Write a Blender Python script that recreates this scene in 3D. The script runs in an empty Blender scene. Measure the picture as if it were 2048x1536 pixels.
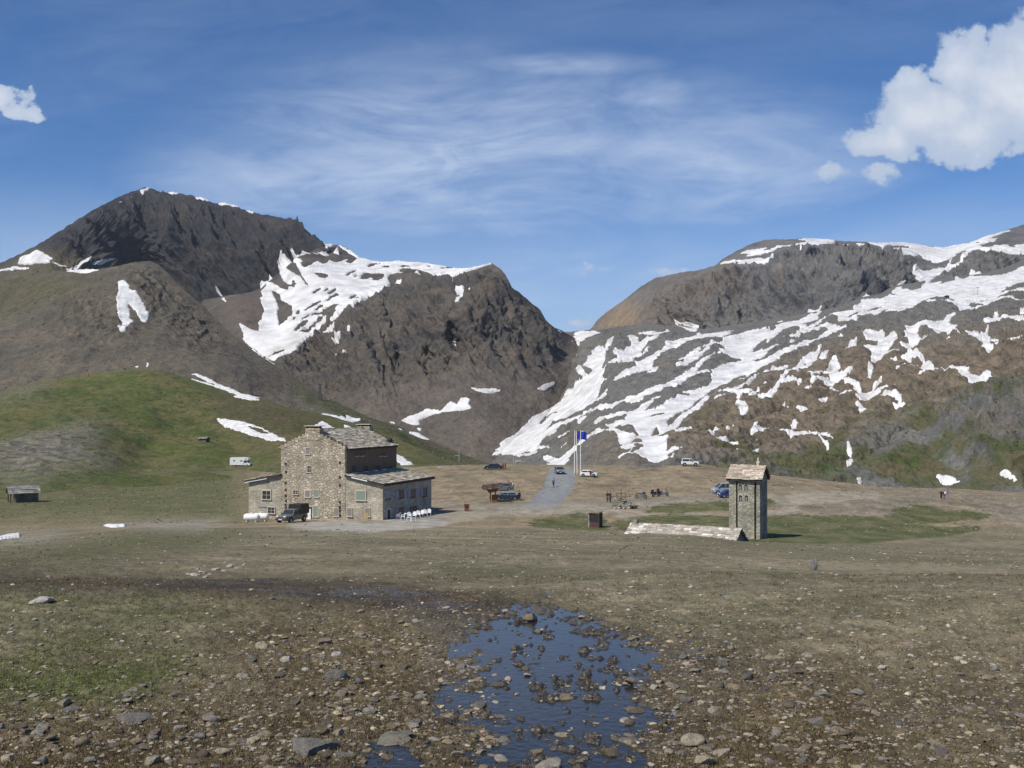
# Mountain pass with a stone lodge, a chapel tower and snow streaked peaks.
import bpy, bmesh, math, random
import numpy as np
from mathutils import Vector, Matrix

random.seed(7)
rng = np.random.default_rng(11)
sc = bpy.context.scene
COL = sc.collection
F, HZ, CX, H = 2100.0, 815.0, 1024.0, 15.0     # survey of the site: focal length, eye level line, axis, eye height
R = math.radians

# ------------------------------------------------------------------ noise
_perm = np.random.default_rng(3).permutation(512).astype(np.int32)
_perm = np.concatenate([_perm, _perm, _perm])
_g3 = np.array([[1,1,0],[-1,1,0],[1,-1,0],[-1,-1,0],[1,0,1],[-1,0,1],[1,0,-1],[-1,0,-1],
                [0,1,1],[0,-1,1],[0,1,-1],[0,-1,-1],[1,1,0],[0,-1,1],[-1,1,0],[0,-1,-1]], dtype=np.float32)
def pn(x, y, z=None, seed=0):
    """gradient noise, about -1..1"""
    x = np.asarray(x, np.float32) + seed*17.31; y = np.asarray(y, np.float32) + seed*7.77
    z = (np.zeros_like(x) if z is None else np.asarray(z, np.float32)) + seed*3.91
    xi = np.floor(x).astype(np.int32); yi = np.floor(y).astype(np.int32); zi = np.floor(z).astype(np.int32)
    xf = x-xi; yf = y-yi; zf = z-zi
    u = xf*xf*xf*(xf*(xf*6-15)+10); v = yf*yf*yf*(yf*(yf*6-15)+10); w = zf*zf*zf*(zf*(zf*6-15)+10)
    xi &= 511; yi &= 511; zi &= 511
    out = 0
    for dx in (0, 1):
        a = _perm[(xi+dx) & 511]
        wx = u if dx else 1-u
        for dy in (0, 1):
            b = _perm[(a+yi+dy) & 511]
            wy = v if dy else 1-v
            for dz in (0, 1):
                g = _g3[_perm[(b+zi+dz) & 511] & 15]
                out = out + wx*wy*(w if dz else 1-w)*(g[..., 0]*(xf-dx)+g[..., 1]*(yf-dy)+g[..., 2]*(zf-dz))
    return out
def fbm(x, y, z=None, oct=4, seed=0, gain=.5):
    s = 0; a = 1.0; f = 1.0
    for o in range(oct):
        s = s + a*pn(x*f, y*f, None if z is None else z*f, seed+o*5)
        a *= gain; f *= 2.03
    return s
def ridged(x, y, z=None, oct=4, seed=0, gain=.5):
    s = 0; a = 1.0; f = 1.0
    for o in range(oct):
        s = s + a*(1-2*np.abs(pn(x*f, y*f, None if z is None else z*f, seed+o*5)))
        a *= gain; f *= 2.07
    return s
def ridge2(x, y, z=None, oct=4, seed=0, gain=.55):
    s = 0; a = 1.0; f = 1.0
    for o in range(oct):
        s = s + a*(np.maximum(1-2.6*np.abs(pn(x*f, y*f, None if z is None else z*f, seed+o*5)), -.3)**2*1.1-.45)
        a *= gain; f *= 2.07
    return s
def sstep(a, b, x):
    t = np.clip((x-a)/(b-a), 0, 1); return t*t*(3-2*t)
def cells(x, y, seed=0):
    """distance to nearest / second nearest scattered point, random id"""
    xi = np.floor(x).astype(np.int32); yi = np.floor(y).astype(np.int32)
    d1 = np.full(x.shape, 9., np.float32); d2 = d1.copy(); idn = np.zeros(x.shape, np.float32)
    for dx in (-1, 0, 1):
        for dy in (-1, 0, 1):
            cx = xi+dx; cy = yi+dy
            h = _perm[(_perm[(cx+seed*13) & 511]+cy) & 511]
            h2 = _perm[(h+91) & 511]; h3 = _perm[(h+211) & 511]
            d = np.hypot(cx+.1+.8*h/512.-x, cy+.1+.8*h2/512.-y)
            m = d < d1
            d2 = np.where(m, d1, np.minimum(d2, d)); idn = np.where(m, h3/512., idn); d1 = np.where(m, d, d1)
    return d1, d2, idn

# ------------------------------------------------------------------ surveyed outlines -> masks over the view bearing grid
def parse(s): return np.array([[float(t) for t in q.split(',')] for q in s.split()])
def raster(arr, P, val, ss=1.0):
    P = P*ss
    x0 = max(int(P[:, 0].min())-1, 0); x1 = min(int(P[:, 0].max())+2, arr.shape[1])
    y0 = max(int(P[:, 1].min())-1, 0); y1 = min(int(P[:, 1].max())+2, arr.shape[0])
    if x1 <= x0 or y1 <= y0: return
    X, Y = np.meshgrid(np.arange(x0, x1)+.5, np.arange(y0, y1)+.5)
    ins = np.zeros(X.shape, bool)
    n = len(P)
    for i in range(n):
        ax, ay = P[i]; bx, by = P[(i+1) % n]
        if ay == by: continue
        c = (ay > Y) != (by > Y)
        ins ^= c & (X < (bx-ax)*(Y-ay)/(by-ay)+ax)
    sub = arr[y0:y1, x0:x1]; sub[ins] = val
def blur(a, r, passes=3):
    if r < 1: return a
    for _ in range(passes):
        for ax in (0, 1):
            p = [(0, 0), (0, 0)]; p[ax] = (r+1, r)
            c = np.cumsum(np.pad(a, p, mode='edge'), axis=ax, dtype=np.float64)
            a = (np.take(c, np.arange(2*r+1, c.shape[ax]), axis=ax)-np.take(c, np.arange(0, c.shape[ax]-2*r-1), axis=ax))/(2*r+1)
    return a.astype(np.float32)
def area(polys, r=4):
    """soft mask (half resolution)"""
    a = np.zeros((768, 1024), np.float32)
    for p in polys.split(';'):
        if p.strip(): raster(a, parse(p.strip()), 1.0, .5)
    return blur(a, r)
def look(a, px, py):
    s = a.shape[1]/2048.
    px = np.where(px > 2046, 4092-px, px); px = np.abs(px)
    x = np.clip(px*s-.5, 0, a.shape[1]-1.001); y = np.clip(py*s-.5, 0, a.shape[0]-1.001)
    xi = x.astype(np.int32); yi = y.astype(np.int32); xf = x-xi; yf = y-yi
    return (a[yi, xi]*(1-xf)+a[yi, xi+1]*xf)*(1-yf)+(a[yi+1, xi]*(1-xf)+a[yi+1, xi+1]*xf)*yf

# ------------------------------------------------------------------ object helpers
def tag(o, label=None, cat=None, group=None, kind=None):
    if label: o['label'] = label
    if cat: o['category'] = cat
    if group: o['group'] = group
    if kind: o['kind'] = kind
    return o
def empty(name, loc, rz=0.0, label=None, cat=None, group=None):
    o = bpy.data.objects.new(name, None); COL.objects.link(o)
    o.empty_display_size = .3
    o.location = loc; o.rotation_euler = (0, 0, rz)
    return tag(o, label, cat, group)
def np_mesh(name, V, T, mat, col=None, smooth=True, parent=None):
    me = bpy.data.meshes.new(name)
    V = np.asarray(V, np.float32).reshape(-1, 3); T = np.asarray(T, np.int32)
    k = T.shape[1]; T = T.reshape(-1)
    me.vertices.add(len(V)); me.vertices.foreach_set('co', V.ravel())
    n = len(T)//k
    me.loops.add(len(T)); me.loops.foreach_set('vertex_index', T)
    me.polygons.add(n); me.polygons.foreach_set('loop_start', np.arange(0, k*n, k, dtype=np.int32))
    me.polygons.foreach_set('use_smooth', np.full(n, smooth))
    if col is not None:
        at = me.attributes.new('Col', 'FLOAT_COLOR', 'POINT')
        col = np.asarray(col, np.float32); col = col.reshape(-1, col.shape[-1]); c4 = np.ones((len(V), 4), np.float32); c4[:, :col.shape[1]] = col
        at.data.foreach_set('color', c4.ravel())
    me.update()
    o = bpy.data.objects.new(name, me); COL.objects.link(o)
    me.materials.append(mat)
    if parent: o.parent = parent
    return o
def tri_grid(nr, nc):
    i = np.arange(nr*nc, dtype=np.int32).reshape(nr, nc)
    a, b, c, d = i[:-1, :-1].ravel(), i[:-1, 1:].ravel(), i[1:, 1:].ravel(), i[1:, :-1].ravel()
    return np.concatenate([np.stack([a, b, c], 1), np.stack([a, c, d], 1)])
def grid_normals(P):
    du = np.gradient(P, axis=1); dv = np.gradient(P, axis=0)
    n = np.cross(du, dv); n /= np.linalg.norm(n, axis=2, keepdims=True)+1e-9
    return n

class MB:
    """collects simple solids in one mesh"""
    def __init__(s): s.bm = bmesh.new()
    def box(s, a, b, M=None, bev=0.0):
        a = Vector(a); b = Vector(b)
        r = bmesh.ops.create_cube(s.bm, size=1.0)
        vs = r['verts']
        for v in vs: v.co = Vector([(a[i]+b[i])/2+v.co[i]*(b[i]-a[i]) for i in range(3)])
        if bev > 0:
            es = list({e for v in vs for e in v.link_edges})
            rr = bmesh.ops.bevel(s.bm, geom=es, offset=bev, segments=1, affect='EDGES', profile=.5)
            vs = list({v for f in rr['faces'] for v in f.verts} | {v for v in vs if v.is_valid})
        if M is not None:
            for v in vs: v.co = M @ v.co
        return s
    def tube(s, p, q, r0, r1=None, n=10, cap=True):
        p = Vector(p); q = Vector(q); r1 = r0 if r1 is None else r1
        d = (q-p).normalized()
        a = d.orthogonal().normalized(); b = d.cross(a)
        A = []; B = []
        for i in range(n):
            t = 2*math.pi*i/n; w = a*math.cos(t)+b*math.sin(t)
            A.append(s.bm.verts.new(p+w*r0)); B.append(s.bm.verts.new(q+w*r1))
        for i in range(n): s.bm.faces.new((A[i], A[(i+1) % n], B[(i+1) % n], B[i]))
        if cap: s.bm.faces.new(list(reversed(A))); s.bm.faces.new(B)
        return s
    def prism(s, pts, d):
        """closed flat polygon pts extruded by vector d"""
        d = Vector(d)
        A = [s.bm.verts.new(Vector(p)) for p in pts]; B = [s.bm.verts.new(Vector(p)+d) for p in pts]
        n = len(A)
        for i in range(n): s.bm.faces.new((A[i], A[(i+1) % n], B[(i+1) % n], B[i]))
        s.bm.faces.new(list(reversed(A))); s.bm.faces.new(B)
        return s
    def loft(s, rings, cap=True):
        L = [[s.bm.verts.new(Vector(p)) for p in r] for r in rings]
        n = len(L[0])
        for a, b in zip(L, L[1:]):
            for i in range(n): s.bm.faces.new((a[i], a[(i+1) % n], b[(i+1) % n], b[i]))
        if cap: s.bm.faces.new(list(reversed(L[0]))); s.bm.faces.new(L[-1])
        return s
    def ball(s, c, r, n=2):
        rr = bmesh.ops.create_icosphere(s.bm, subdivisions=n, radius=1.0)
        for v in rr['verts']: v.co = Vector((c[0]+v.co.x*r[0], c[1]+v.co.y*r[1], c[2]+v.co.z*r[2]))
        return s
    def rock(s, c, r, seed=0, n=2):
        rd = random.Random(seed)
        rr = bmesh.ops.create_icosphere(s.bm, subdivisions=n, radius=1.0)
        cuts = [(Vector((rd.gauss(0, 1), rd.gauss(0, 1), rd.gauss(0, 1))).normalized(), rd.uniform(.55, .85)) for _ in range(9)]
        for v in rr['verts']:
            p = v.co.copy()
            for d, k in cuts:
                t = p.dot(d)
                if t > k: p -= d*(t-k)
            v.co = Vector((c[0]+p.x*r[0], c[1]+p.y*r[1], c[2]+p.z*r[2]))
        return s
    def build(s, name, mat, parent=None, smooth=False):
        bmesh.ops.recalc_face_normals(s.bm, faces=s.bm.faces[:])
        me = bpy.data.meshes.new(name); s.bm.to_mesh(me); s.bm.free()
        if smooth:
            me.polygons.foreach_set('use_smooth', np.ones(len(me.polygons), bool))
        me.materials.append(mat)
        o = bpy.data.objects.new(name, me); COL.objects.link(o)
        if parent: o.parent = parent
        return o
def copy_tree(o, parent=None):
    c = o.copy(); COL.objects.link(c)
    if parent: c.parent = parent
    for ch in [x for x in o.children]: copy_tree(ch, c)
    return c

# ------------------------------------------------------------------ materials
def newmat(name):
    m = bpy.data.materials.new(name); m.use_nodes = True
    nt = m.node_tree; b = nt.nodes['Principled BSDF']
    return m, nt, b
def nd(nt, t, **kw):
    n = nt.nodes.new(t)
    for k, v in kw.items(): setattr(n, k, v)
    return n
def setin(n, **kw):
    for k, v in kw.items(): n.inputs[k.replace('_', ' ')].default_value = v
    return n
def plain(name, c, rough=.6, metal=0.0, var=.12, scale=3.0, spec=.4, bump=0.0):
    """a painted / woven / cast surface with a little unevenness"""
    m, nt, b = newmat(name)
    tc = nd(nt, 'ShaderNodeTexCoord'); nz = setin(nd(nt, 'ShaderNodeTexNoise'), Scale=scale, Detail=6.0)
    nt.links.new(tc.outputs['Object'], nz.inputs['Vector'])
    mx = nd(nt, 'ShaderNodeMix', data_type='RGBA')
    mx.inputs['A'].default_value = (*[x*(1-var) for x in c], 1); mx.inputs['B'].default_value = (*[min(1, x*(1+var)) for x in c], 1)
    nt.links.new(nz.outputs['Fac'], mx.inputs['Factor'])
    nt.links.new(mx.outputs['Result'], b.inputs['Base Color'])
    b.inputs['Roughness'].default_value = rough; b.inputs['Metallic'].default_value = metal
    b.inputs['Specular IOR Level'].default_value = spec
    if bump > 0:
        bp = setin(nd(nt, 'ShaderNodeBump'), Strength=.6, Distance=bump)
        nt.links.new(nz.outputs['Fac'], bp.inputs['Height']); nt.links.new(bp.outputs['Normal'], b.inputs['Normal'])
    return m
def terrain_mat(name, scale, bumpd, contrast=.45, rough=.95, fine=6.0):
    """colours come from the survey map on the mesh, broken up by fine grain"""
    m, nt, b = newmat(name)
    L = nt.links
    at = nd(nt, 'ShaderNodeAttribute', attribute_name='Col')
    geo = nd(nt, 'ShaderNodeNewGeometry')
    n1 = setin(nd(nt, 'ShaderNodeTexNoise'), Scale=scale, Detail=9.0, Roughness=.68)
    n2 = setin(nd(nt, 'ShaderNodeTexNoise'), Scale=scale*fine, Detail=4.0, Roughness=.7)
    L.new(geo.outputs['Position'], n1.inputs['Vector']); L.new(geo.outputs['Position'], n2.inputs['Vector'])
    r1 = setin(nd(nt, 'ShaderNodeMapRange'), From_Min=.25, From_Max=.75, To_Min=1-contrast, To_Max=1+contrast)
    r2 = setin(nd(nt, 'ShaderNodeMapRange'), From_Min=.25, From_Max=.75, To_Min=1-contrast*.8, To_Max=1+contrast*.8)
    L.new(n1.outputs['Fac'], r1.inputs['Value']); L.new(n2.outputs['Fac'], r2.inputs['Value'])
    mu = nd(nt, 'ShaderNodeMath', operation='MULTIPLY'); L.new(r1.outputs['Result'], mu.inputs[0]); L.new(r2.outputs['Result'], mu.inputs[1])
    vm = nd(nt, 'ShaderNodeVectorMath', operation='SCALE'); L.new(at.outputs['Color'], vm.inputs[0]); L.new(mu.outputs[0], vm.inputs['Scale'])
    L.new(vm.outputs['Vector'], b.inputs['Base Color'])
    ad = nd(nt, 'ShaderNodeMath', operation='MULTIPLY_ADD'); L.new(n2.outputs['Fac'], ad.inputs[0]); ad.inputs[1].default_value = .35; L.new(n1.outputs['Fac'], ad.inputs[2])
    bp = setin(nd(nt, 'ShaderNodeBump'), Strength=1.0, Distance=bumpd)
    L.new(ad.outputs[0], bp.inputs['Height']); L.new(bp.outputs['Normal'], b.inputs['Normal'])
    b.inputs['Roughness'].default_value = rough; b.inputs['Specular IOR Level'].default_value = .15
    return m
def snow_mat(name, scale):
    m, nt, b = newmat(name); L = nt.links
    geo = nd(nt, 'ShaderNodeNewGeometry')
    n1 = setin(nd(nt, 'ShaderNodeTexNoise'), Scale=scale, Detail=8.0, Roughness=.6)
    L.new(geo.outputs['Position'], n1.inputs['Vector'])
    mx = nd(nt, 'ShaderNodeMix', data_type='RGBA')
    mx.inputs['A'].default_value = (.43, .42, .41, 1); mx.inputs['B'].default_value = (.72, .72, .73, 1)
    r1 = setin(nd(nt, 'ShaderNodeMapRange'), From_Min=.28, From_Max=.60); L.new(n1.outputs['Fac'], r1.inputs['Value'])
    L.new(r1.outputs['Result'], mx.inputs['Factor']); L.new(mx.outputs['Result'], b.inputs['Base Color'])
    bp = setin(nd(nt, 'ShaderNodeBump'), Strength=.7, Distance=.5/scale*.1)
    L.new(n1.outputs['Fac'], bp.inputs['Height']); L.new(bp.outputs['Normal'], b.inputs['Normal'])
    b.inputs['Roughness'].default_value = .75; b.inputs['Specular IOR Level'].default_value = .2
    return m
# ------------------------------------------------------------------ snow outlines (traced sheet by sheet; '-' = bare ground inside snow)
SNOW = np.zeros((1536, 2048), np.float32)
def sheet(x0, y0, s, data):
    for ln in data.strip().split('\n'):
        ln = ln.strip()
        if not ln: continue
        v = 1.0
        if ln[0] == '-': v = 0.0; ln = ln[1:]
        raster(SNOW, parse(ln)/s+np.array([x0, y0]), v)
sheet(460, 470, 5.907, """
95,1020 160,1170 170,1270 210,1310 330,1400 440,1470 530,1528 600,1475 680,1420 780,1400 850,1370 800,1350 870,1290 900,1240 930,1190 1000,1165 1040,1130 1100,1090 1180,1040 1250,990 1330,940 1390,918 1425,945 1410,900 1490,820 1660,752 1660,300 1520,262 1420,185 1300,118 1270,120 1340,170 1400,210 1440,255 1510,285 1470,310 1400,330 1370,325 1395,290 1350,290 1300,320 1240,325 1170,285 1150,330 1110,350 1040,315 980,340 960,370 890,395 850,370 830,330 860,315 810,275 710,285 780,340 830,440 870,515 950,625 900,590 830,490 740,445 640,375 600,365 580,430 600,480 620,520 650,560 740,600 690,610 690,650 640,640 560,600 480,560 430,560 430,600 360,670 395,720 360,740 370,830 410,900 375,940 380,980 335,1010 345,1080 340,1150 240,1105 150,1050
-490,640 530,665 580,690 600,740 610,790 670,805 730,830 730,950 690,960 680,1000 650,1010 580,1070 570,1000 555,930 580,880 560,820 540,760 510,710
-780,890 830,875 815,945 780,940
-750,970 780,965 770,1005 745,1010
-970,685 1000,650 1060,625 1090,625 1040,660 1000,690
-1095,670 1130,630 1180,615 1150,650
-1150,690 1190,650 1260,620 1260,650 1200,690 1160,700
-1120,790 1180,720 1260,690 1300,715 1220,740 1160,775
-865,890 920,850 1000,800 1085,755 1070,790 990,840 900,890
-985,900 1060,820 1110,810 1100,840 1020,890
-960,960 1000,925 1080,900 1160,850 1240,835 1330,840 1360,855 1260,870 1230,890 1280,900 1210,960 1130,1020 1040,1050 940,1140 860,1165 820,1150 880,1110 980,1060 1060,990 1140,975 1060,960
-845,1005 920,950 960,930 930,970 870,1005
-745,1135 800,1070 860,1020 930,1010 900,1060 830,1110 780,1140
-980,460 1080,465 1170,485 1120,535 1080,520
-1400,770 1440,735 1530,720 1490,745 1530,765 1440,780
-1360,500 1400,460 1440,420 1510,410 1440,450 1430,480
-1460,500 1500,480 1520,485 1480,505
-1540,535 1560,490 1610,450 1654,455 1654,510 1600,525
-720,530 745,525 790,580 760,630 715,600 740,570
-450,1465 560,1390 660,1360 640,1390 540,1430 470,1465
-1330,670 1400,656 1350,678
1000,1245 1010,1200 1080,1140 1180,1110 1280,1065 1240,1110 1150,1170 1090,1215 1060,1245
1240,1330 1290,1260 1380,1200 1480,1130 1480,1160 1400,1230 1310,1320 1270,1340
1285,1500 1310,1440 1395,1400 1390,1425 1330,1480
1095,105 1190,105 1230,125 1200,150 1140,160 1110,130
""")
sheet(700, 480, 5.689, """
0,115 60,160 100,195 180,225 260,240 400,244 560,240 700,252 860,262 980,284 1100,304 1300,320 1350,320 1480,290 1600,258 1610,275 1500,310 1400,345 1320,370 1240,400 1190,430 1175,405 1130,390 1060,400 1010,415 940,395 860,370 760,340 680,325 600,320 560,350 560,365 630,385 600,395 540,385 470,385 430,410 440,460 470,480 450,530 400,580 350,620 300,660 230,670 150,710 80,735 40,780 0,800
-180,315 240,265 380,265 300,285 230,310
-360,300 450,290 440,320 380,315
-120,455 130,410 170,375 250,380 380,385 390,410 310,455 260,460 270,420 220,430 180,455
-560,300 610,285 720,298 640,305 600,310
-740,320 820,325 790,335
-865,300 900,288 950,298 890,312
-1015,330 1060,310 1200,317 1290,325 1180,326 1060,327
-35,430 80,405 100,408 60,430
-0,370 40,340 90,335 40,370 0,400
-0,690 0,660 60,635 110,635 50,655 110,680
-0,165 20,170 90,212 40,250 0,262
500,465 540,445 600,460 560,480
730,395 770,390 810,420 760,415
1165,480 1175,430 1190,430 1185,470
1270,560 1320,560 1375,580 1320,640 1290,660 1280,750 1262,805 1250,800 1250,720 1228,640 1300,625 1310,600 1280,590
1163,1200 1170,1150 1190,1140 1178,1200
""")
sheet(0, 340, 2.844, """
105,540 115,500 170,480 210,455 250,475 315,515 270,540 190,545
0,568 100,555 200,562 100,572 0,576
295,545 400,555 340,560
365,575 450,565 585,565 540,575 490,590
675,660 700,652 730,665 740,690 775,705 810,745 850,800 845,840 820,848 790,820 770,790 740,760 720,760 740,790 740,830 760,870 745,890 720,910 715,940 695,945 660,915 700,905 700,880 680,850 665,800 665,740 680,710
745,1117 790,1121 785,1129
830,1100 850,1120 840,1130 815,1130 840,1122
1075,1186 1120,1188 1250,1228 1400,1278 1490,1308 1420,1309 1320,1286 1350,1280 1230,1237 1120,1202
795,118 840,105 858,92 845,118 810,145
868,92 892,104 875,112
940,122 1000,126 1045,134 980,142
665,192 705,175 690,197
1105,205 1140,215 1130,228
1100,145 1140,152 1205,174 1160,180
1235,186 1380,203 1365,214 1250,202
1395,226 1450,240 1420,252
738,150 756,155 745,162
1255,730 1275,725 1290,755
""")
sheet(0, 0, 1.0, """
432,838 450,839 469,845 495,853 520,860 545,870 570,883 574,891 540,884 515,878 495,870 470,863 450,858
-490,857 520,862 545,872 520,868
627,852 645,843 660,850 672,856 690,857 688,848 700,852 718,862 690,868 640,866
791,906 800,910 815,919 834,931 815,929 790,920
612,818 622,815 636,817 639,822 632,826 615,822
203,1050.5 253,1050 250,1054 222,1055
0,1074 16,1070 39,1068 42,1073 16,1077 0,1079
""")
sheet(480, 460, 2.7676, """
890,1050 930,1025 980,1010 1030,985 1080,995 1110,1000 1140,970 1170,945 1200,965 1220,930 1250,925 1275,940 1265,965 1285,990 1200,1000 1100,1010 1020,1035 985,1060 1000,1080 960,1080 920,1065
975,1093 1005,1095 1000,1117
800,1053 860,1068 855,1076
925,1117 980,1123 1062,1165 1010,1157
870,1093 903,1109 890,1111
1270,865 1340,875 1450,880 1440,890 1370,905 1310,890
1645,880 1690,855 1745,838 1740,860 1710,880 1680,892
1010,800 1030,795 1035,815
""")
sheet(980, 640, 5.119, """
1265,195 1280,200 1250,270 1210,330 1175,400 1170,460 1130,505 1180,480 1250,430 1331,390 1331,430 1260,450 1190,490 1200,530 1160,590 1180,620 1140,660 1135,710 1100,770 1060,830 1150,780 1210,730 1245,690 1215,780 1240,805 1150,830 1030,870 960,920 860,960 760,1010 700,1030 640,1060 560,1150 480,1215 500,1300 480,1350 430,1375 510,1380 480,1410 370,1440 290,1430 240,1410 130,1390 110,1360 15,1380 50,1330 110,1310 30,1300 90,1290 120,1260 100,1240 160,1210 260,1170 320,1110 380,1060 430,990 500,955 560,930 640,890 720,840 750,800 790,740 850,700 870,660 920,610 960,570 1000,540 950,570 920,570 920,520 960,500 1010,450 1020,400 1060,340 1120,295 1180,300 1225,230
430,1240 560,1170 700,1090 860,1030 940,1000 1050,970 1150,930 1331,860 1331,905 1230,935 1120,970 1030,995 950,1020 880,1060 780,1110 700,1140 620,1190 560,1235 520,1280 490,1350 430,1340
480,1350 540,1365 660,1350 600,1340 520,1330
720,1170 680,1160 640,1190 610,1235 660,1210
730,1270 720,1255 790,1215 860,1180 850,1200 780,1240
735,1355 770,1310 830,1285 790,1320
930,1095 980,1030 1030,1020 1030,1050 990,1090 940,1105
560,1430 600,1420 740,1415 830,1360 930,1300 1000,1260 1060,1220 1110,1190 1160,1165 1331,1130 1331,1150 1220,1170 1110,1215 1040,1250 960,1310 900,1370 820,1430 830,1500 800,1540 640,1540 590,1500 640,1480 600,1470 565,1460
940,1188 990,1188 1030,1213 1055,1240 1020,1232 960,1202
-960,500 1045,490 1020,540 980,545
-500,1070 560,1000 640,945 720,940 640,970 590,1010 540,1060
-300,1395 360,1360 430,1355 390,1385 330,1405
-340,1275 420,1225 380,1260
860,140 920,115 1000,115 1110,118 1090,133 1160,130 1060,165 980,190 940,240 910,285 890,240 870,190 845,165 920,170 860,150
665,78 750,133 720,134
825,208 850,213 845,230
895,333 920,350 900,402
480,710 560,665 600,700 580,680 640,630 675,630 650,680 610,700 560,730
1170,640 1225,605 1215,632
""")
sheet(1160, 640, 7.681, """
1450,0 1520,40 1600,60 1660,75 1700,55 1830,80 1830,125 1790,185 1730,190 1650,160 1560,120 1500,90 1510,50
-1510,70 1600,80 1680,140 1560,110
720,320 790,305 900,320 915,375 1000,370 1010,325 1070,310 1075,345 1180,300 1250,265 1100,280 1000,285 860,245 960,235 1090,220 1250,255 1330,215 1320,185 1410,210 1300,250 1180,320 1240,325 1060,400 960,440 915,490 960,530 1060,480 1190,410 1090,480 900,590 820,655 640,690 560,720 480,755 530,700 630,655 480,655 600,610 580,585 640,545 660,520 530,565 550,545 495,510 600,495 680,480 790,430 790,385
1997,230 1870,240 1850,220 1770,230 1830,260 1700,300 1590,330 1480,340 1400,380 1340,410 1230,440 1330,430 1400,470 1330,500 1240,540 1130,580 1000,620 900,650 830,660 860,700 960,690 900,740 860,780 760,830 640,890 570,940 525,995 620,960 700,910 800,860 900,830 1040,810 1110,780 1140,700 1165,640 1140,640 1250,580 1350,530 1430,495 1540,460 1640,400 1750,350 1900,310 1997,295
1030,890 1110,830 1230,775 1225,810 1190,850 1250,835 1180,890 1120,900
1997,435 1900,470 1800,510 1700,560 1580,640 1480,700 1560,690 1640,660 1590,720 1500,750 1490,790 1600,770 1680,720 1780,650 1880,600 1960,540 1997,520 1997,480 1900,510 1780,575 1760,560 1870,490 1997,450
1680,478 1750,478 1700,497
1997,610 1900,660 1860,680 1800,730 1700,790 1600,850 1560,920 1470,970 1380,1010 1420,990 1320,1020 1330,1045 1200,1090 1070,1100 1000,1150 880,1200 760,1230 640,1290 500,1340 380,1390 330,1400 200,1450 100,1480 0,1510 0,1536 80,1520 200,1480 400,1410 560,1360 700,1310 860,1280 960,1230 1040,1190 1140,1160 1260,1110 1400,1060 1470,1050 1410,1100 1520,1040 1600,1000 1690,940 1760,930 1880,900 1997,880 1997,845 1880,870 1760,900 1780,850 1780,810 1850,750 1997,670
1070,1078 1140,1078 1130,1092
1997,980 1990,1010 1860,1060 1720,1090 1640,1110 1550,1150 1650,1150 1800,1120 1700,1170 1500,1190 1470,1230 1400,1270 1330,1330 1200,1350 1080,1370 970,1400 900,1430 800,1460 720,1536 1360,1536 1480,1460 1590,1380 1680,1300 1800,1260 1900,1190 1997,1140
390,1536 500,1480 650,1440 800,1420 870,1370 960,1290 1060,1255 1160,1260 1110,1300 1000,1380 960,1410 840,1455 700,1480 560,1510 480,1536
310,1390 350,1365 375,1385
-1050,1455 1130,1430 1240,1410 1360,1410 1200,1440 1080,1470
1997,1220 1900,1280 1760,1330 1670,1385 1750,1370 1810,1345 1780,1380 1700,1420 1590,1470 1520,1500 1540,1536 1640,1490 1760,1430 1890,1380 1900,1340 1860,1320 1960,1270 1997,1250
1020,1240 1140,1210 1310,1193 1160,1237
""")
sheet(1160, 800, 7.877, """
230,410 330,350 440,300 560,250 660,210 800,200 930,190 1000,180 1100,150 1260,120 1440,20 1560,0 1870,0 1800,60 1650,150 1500,230 1420,290 1370,330 1390,380 1480,330 1560,290 1640,200 1720,130 1850,60 1990,0 2048,10 1960,70 1840,120 1720,160 1940,110 1940,150 1840,220 1700,290 1620,340 1500,430 1440,490 1560,440 1660,425 1600,480 1620,540 1740,505 1770,550 1640,580 1510,580 1440,540 1290,510 1190,520 1210,560 1290,590 1420,615 1360,670 1310,715 1370,730 1370,850 1480,830 1640,825 1560,860 1420,880 1330,920 1300,950 1470,920 1340,980 1380,960 1390,990 1480,970 1480,1000 1370,1020 1240,1035 1130,1040 1040,980 930,915 820,950 700,980 620,1005 660,960 760,890 820,830 860,780 900,740 980,690 900,730 860,760 770,830 670,830 700,770 760,740 830,720 960,690 990,650 960,590 900,560 870,530 940,515 880,490 840,420 830,390 770,400 740,440 620,490 520,540 440,530 520,490 440,465 540,420 620,380 720,330 740,280 800,240 860,240 760,250 560,300 440,330 360,370 290,430
590,550 780,540 880,520 880,560 820,610 780,660 720,720 620,730 630,620
-550,480 640,425 710,430 680,460
-760,470 770,400 820,400 850,460 900,500 800,520 680,545
-1110,495 1150,430 1210,395 1250,440 1210,490
-1070,240 1160,205 1300,190 1400,190 1240,215 1120,240
-1160,300 1220,270 1290,280
-780,890 860,800 930,720 1000,720 1010,750 940,830 880,900 820,920
-1270,850 1290,840 1295,870
-1370,970 1440,975 1400,990
""")
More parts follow.
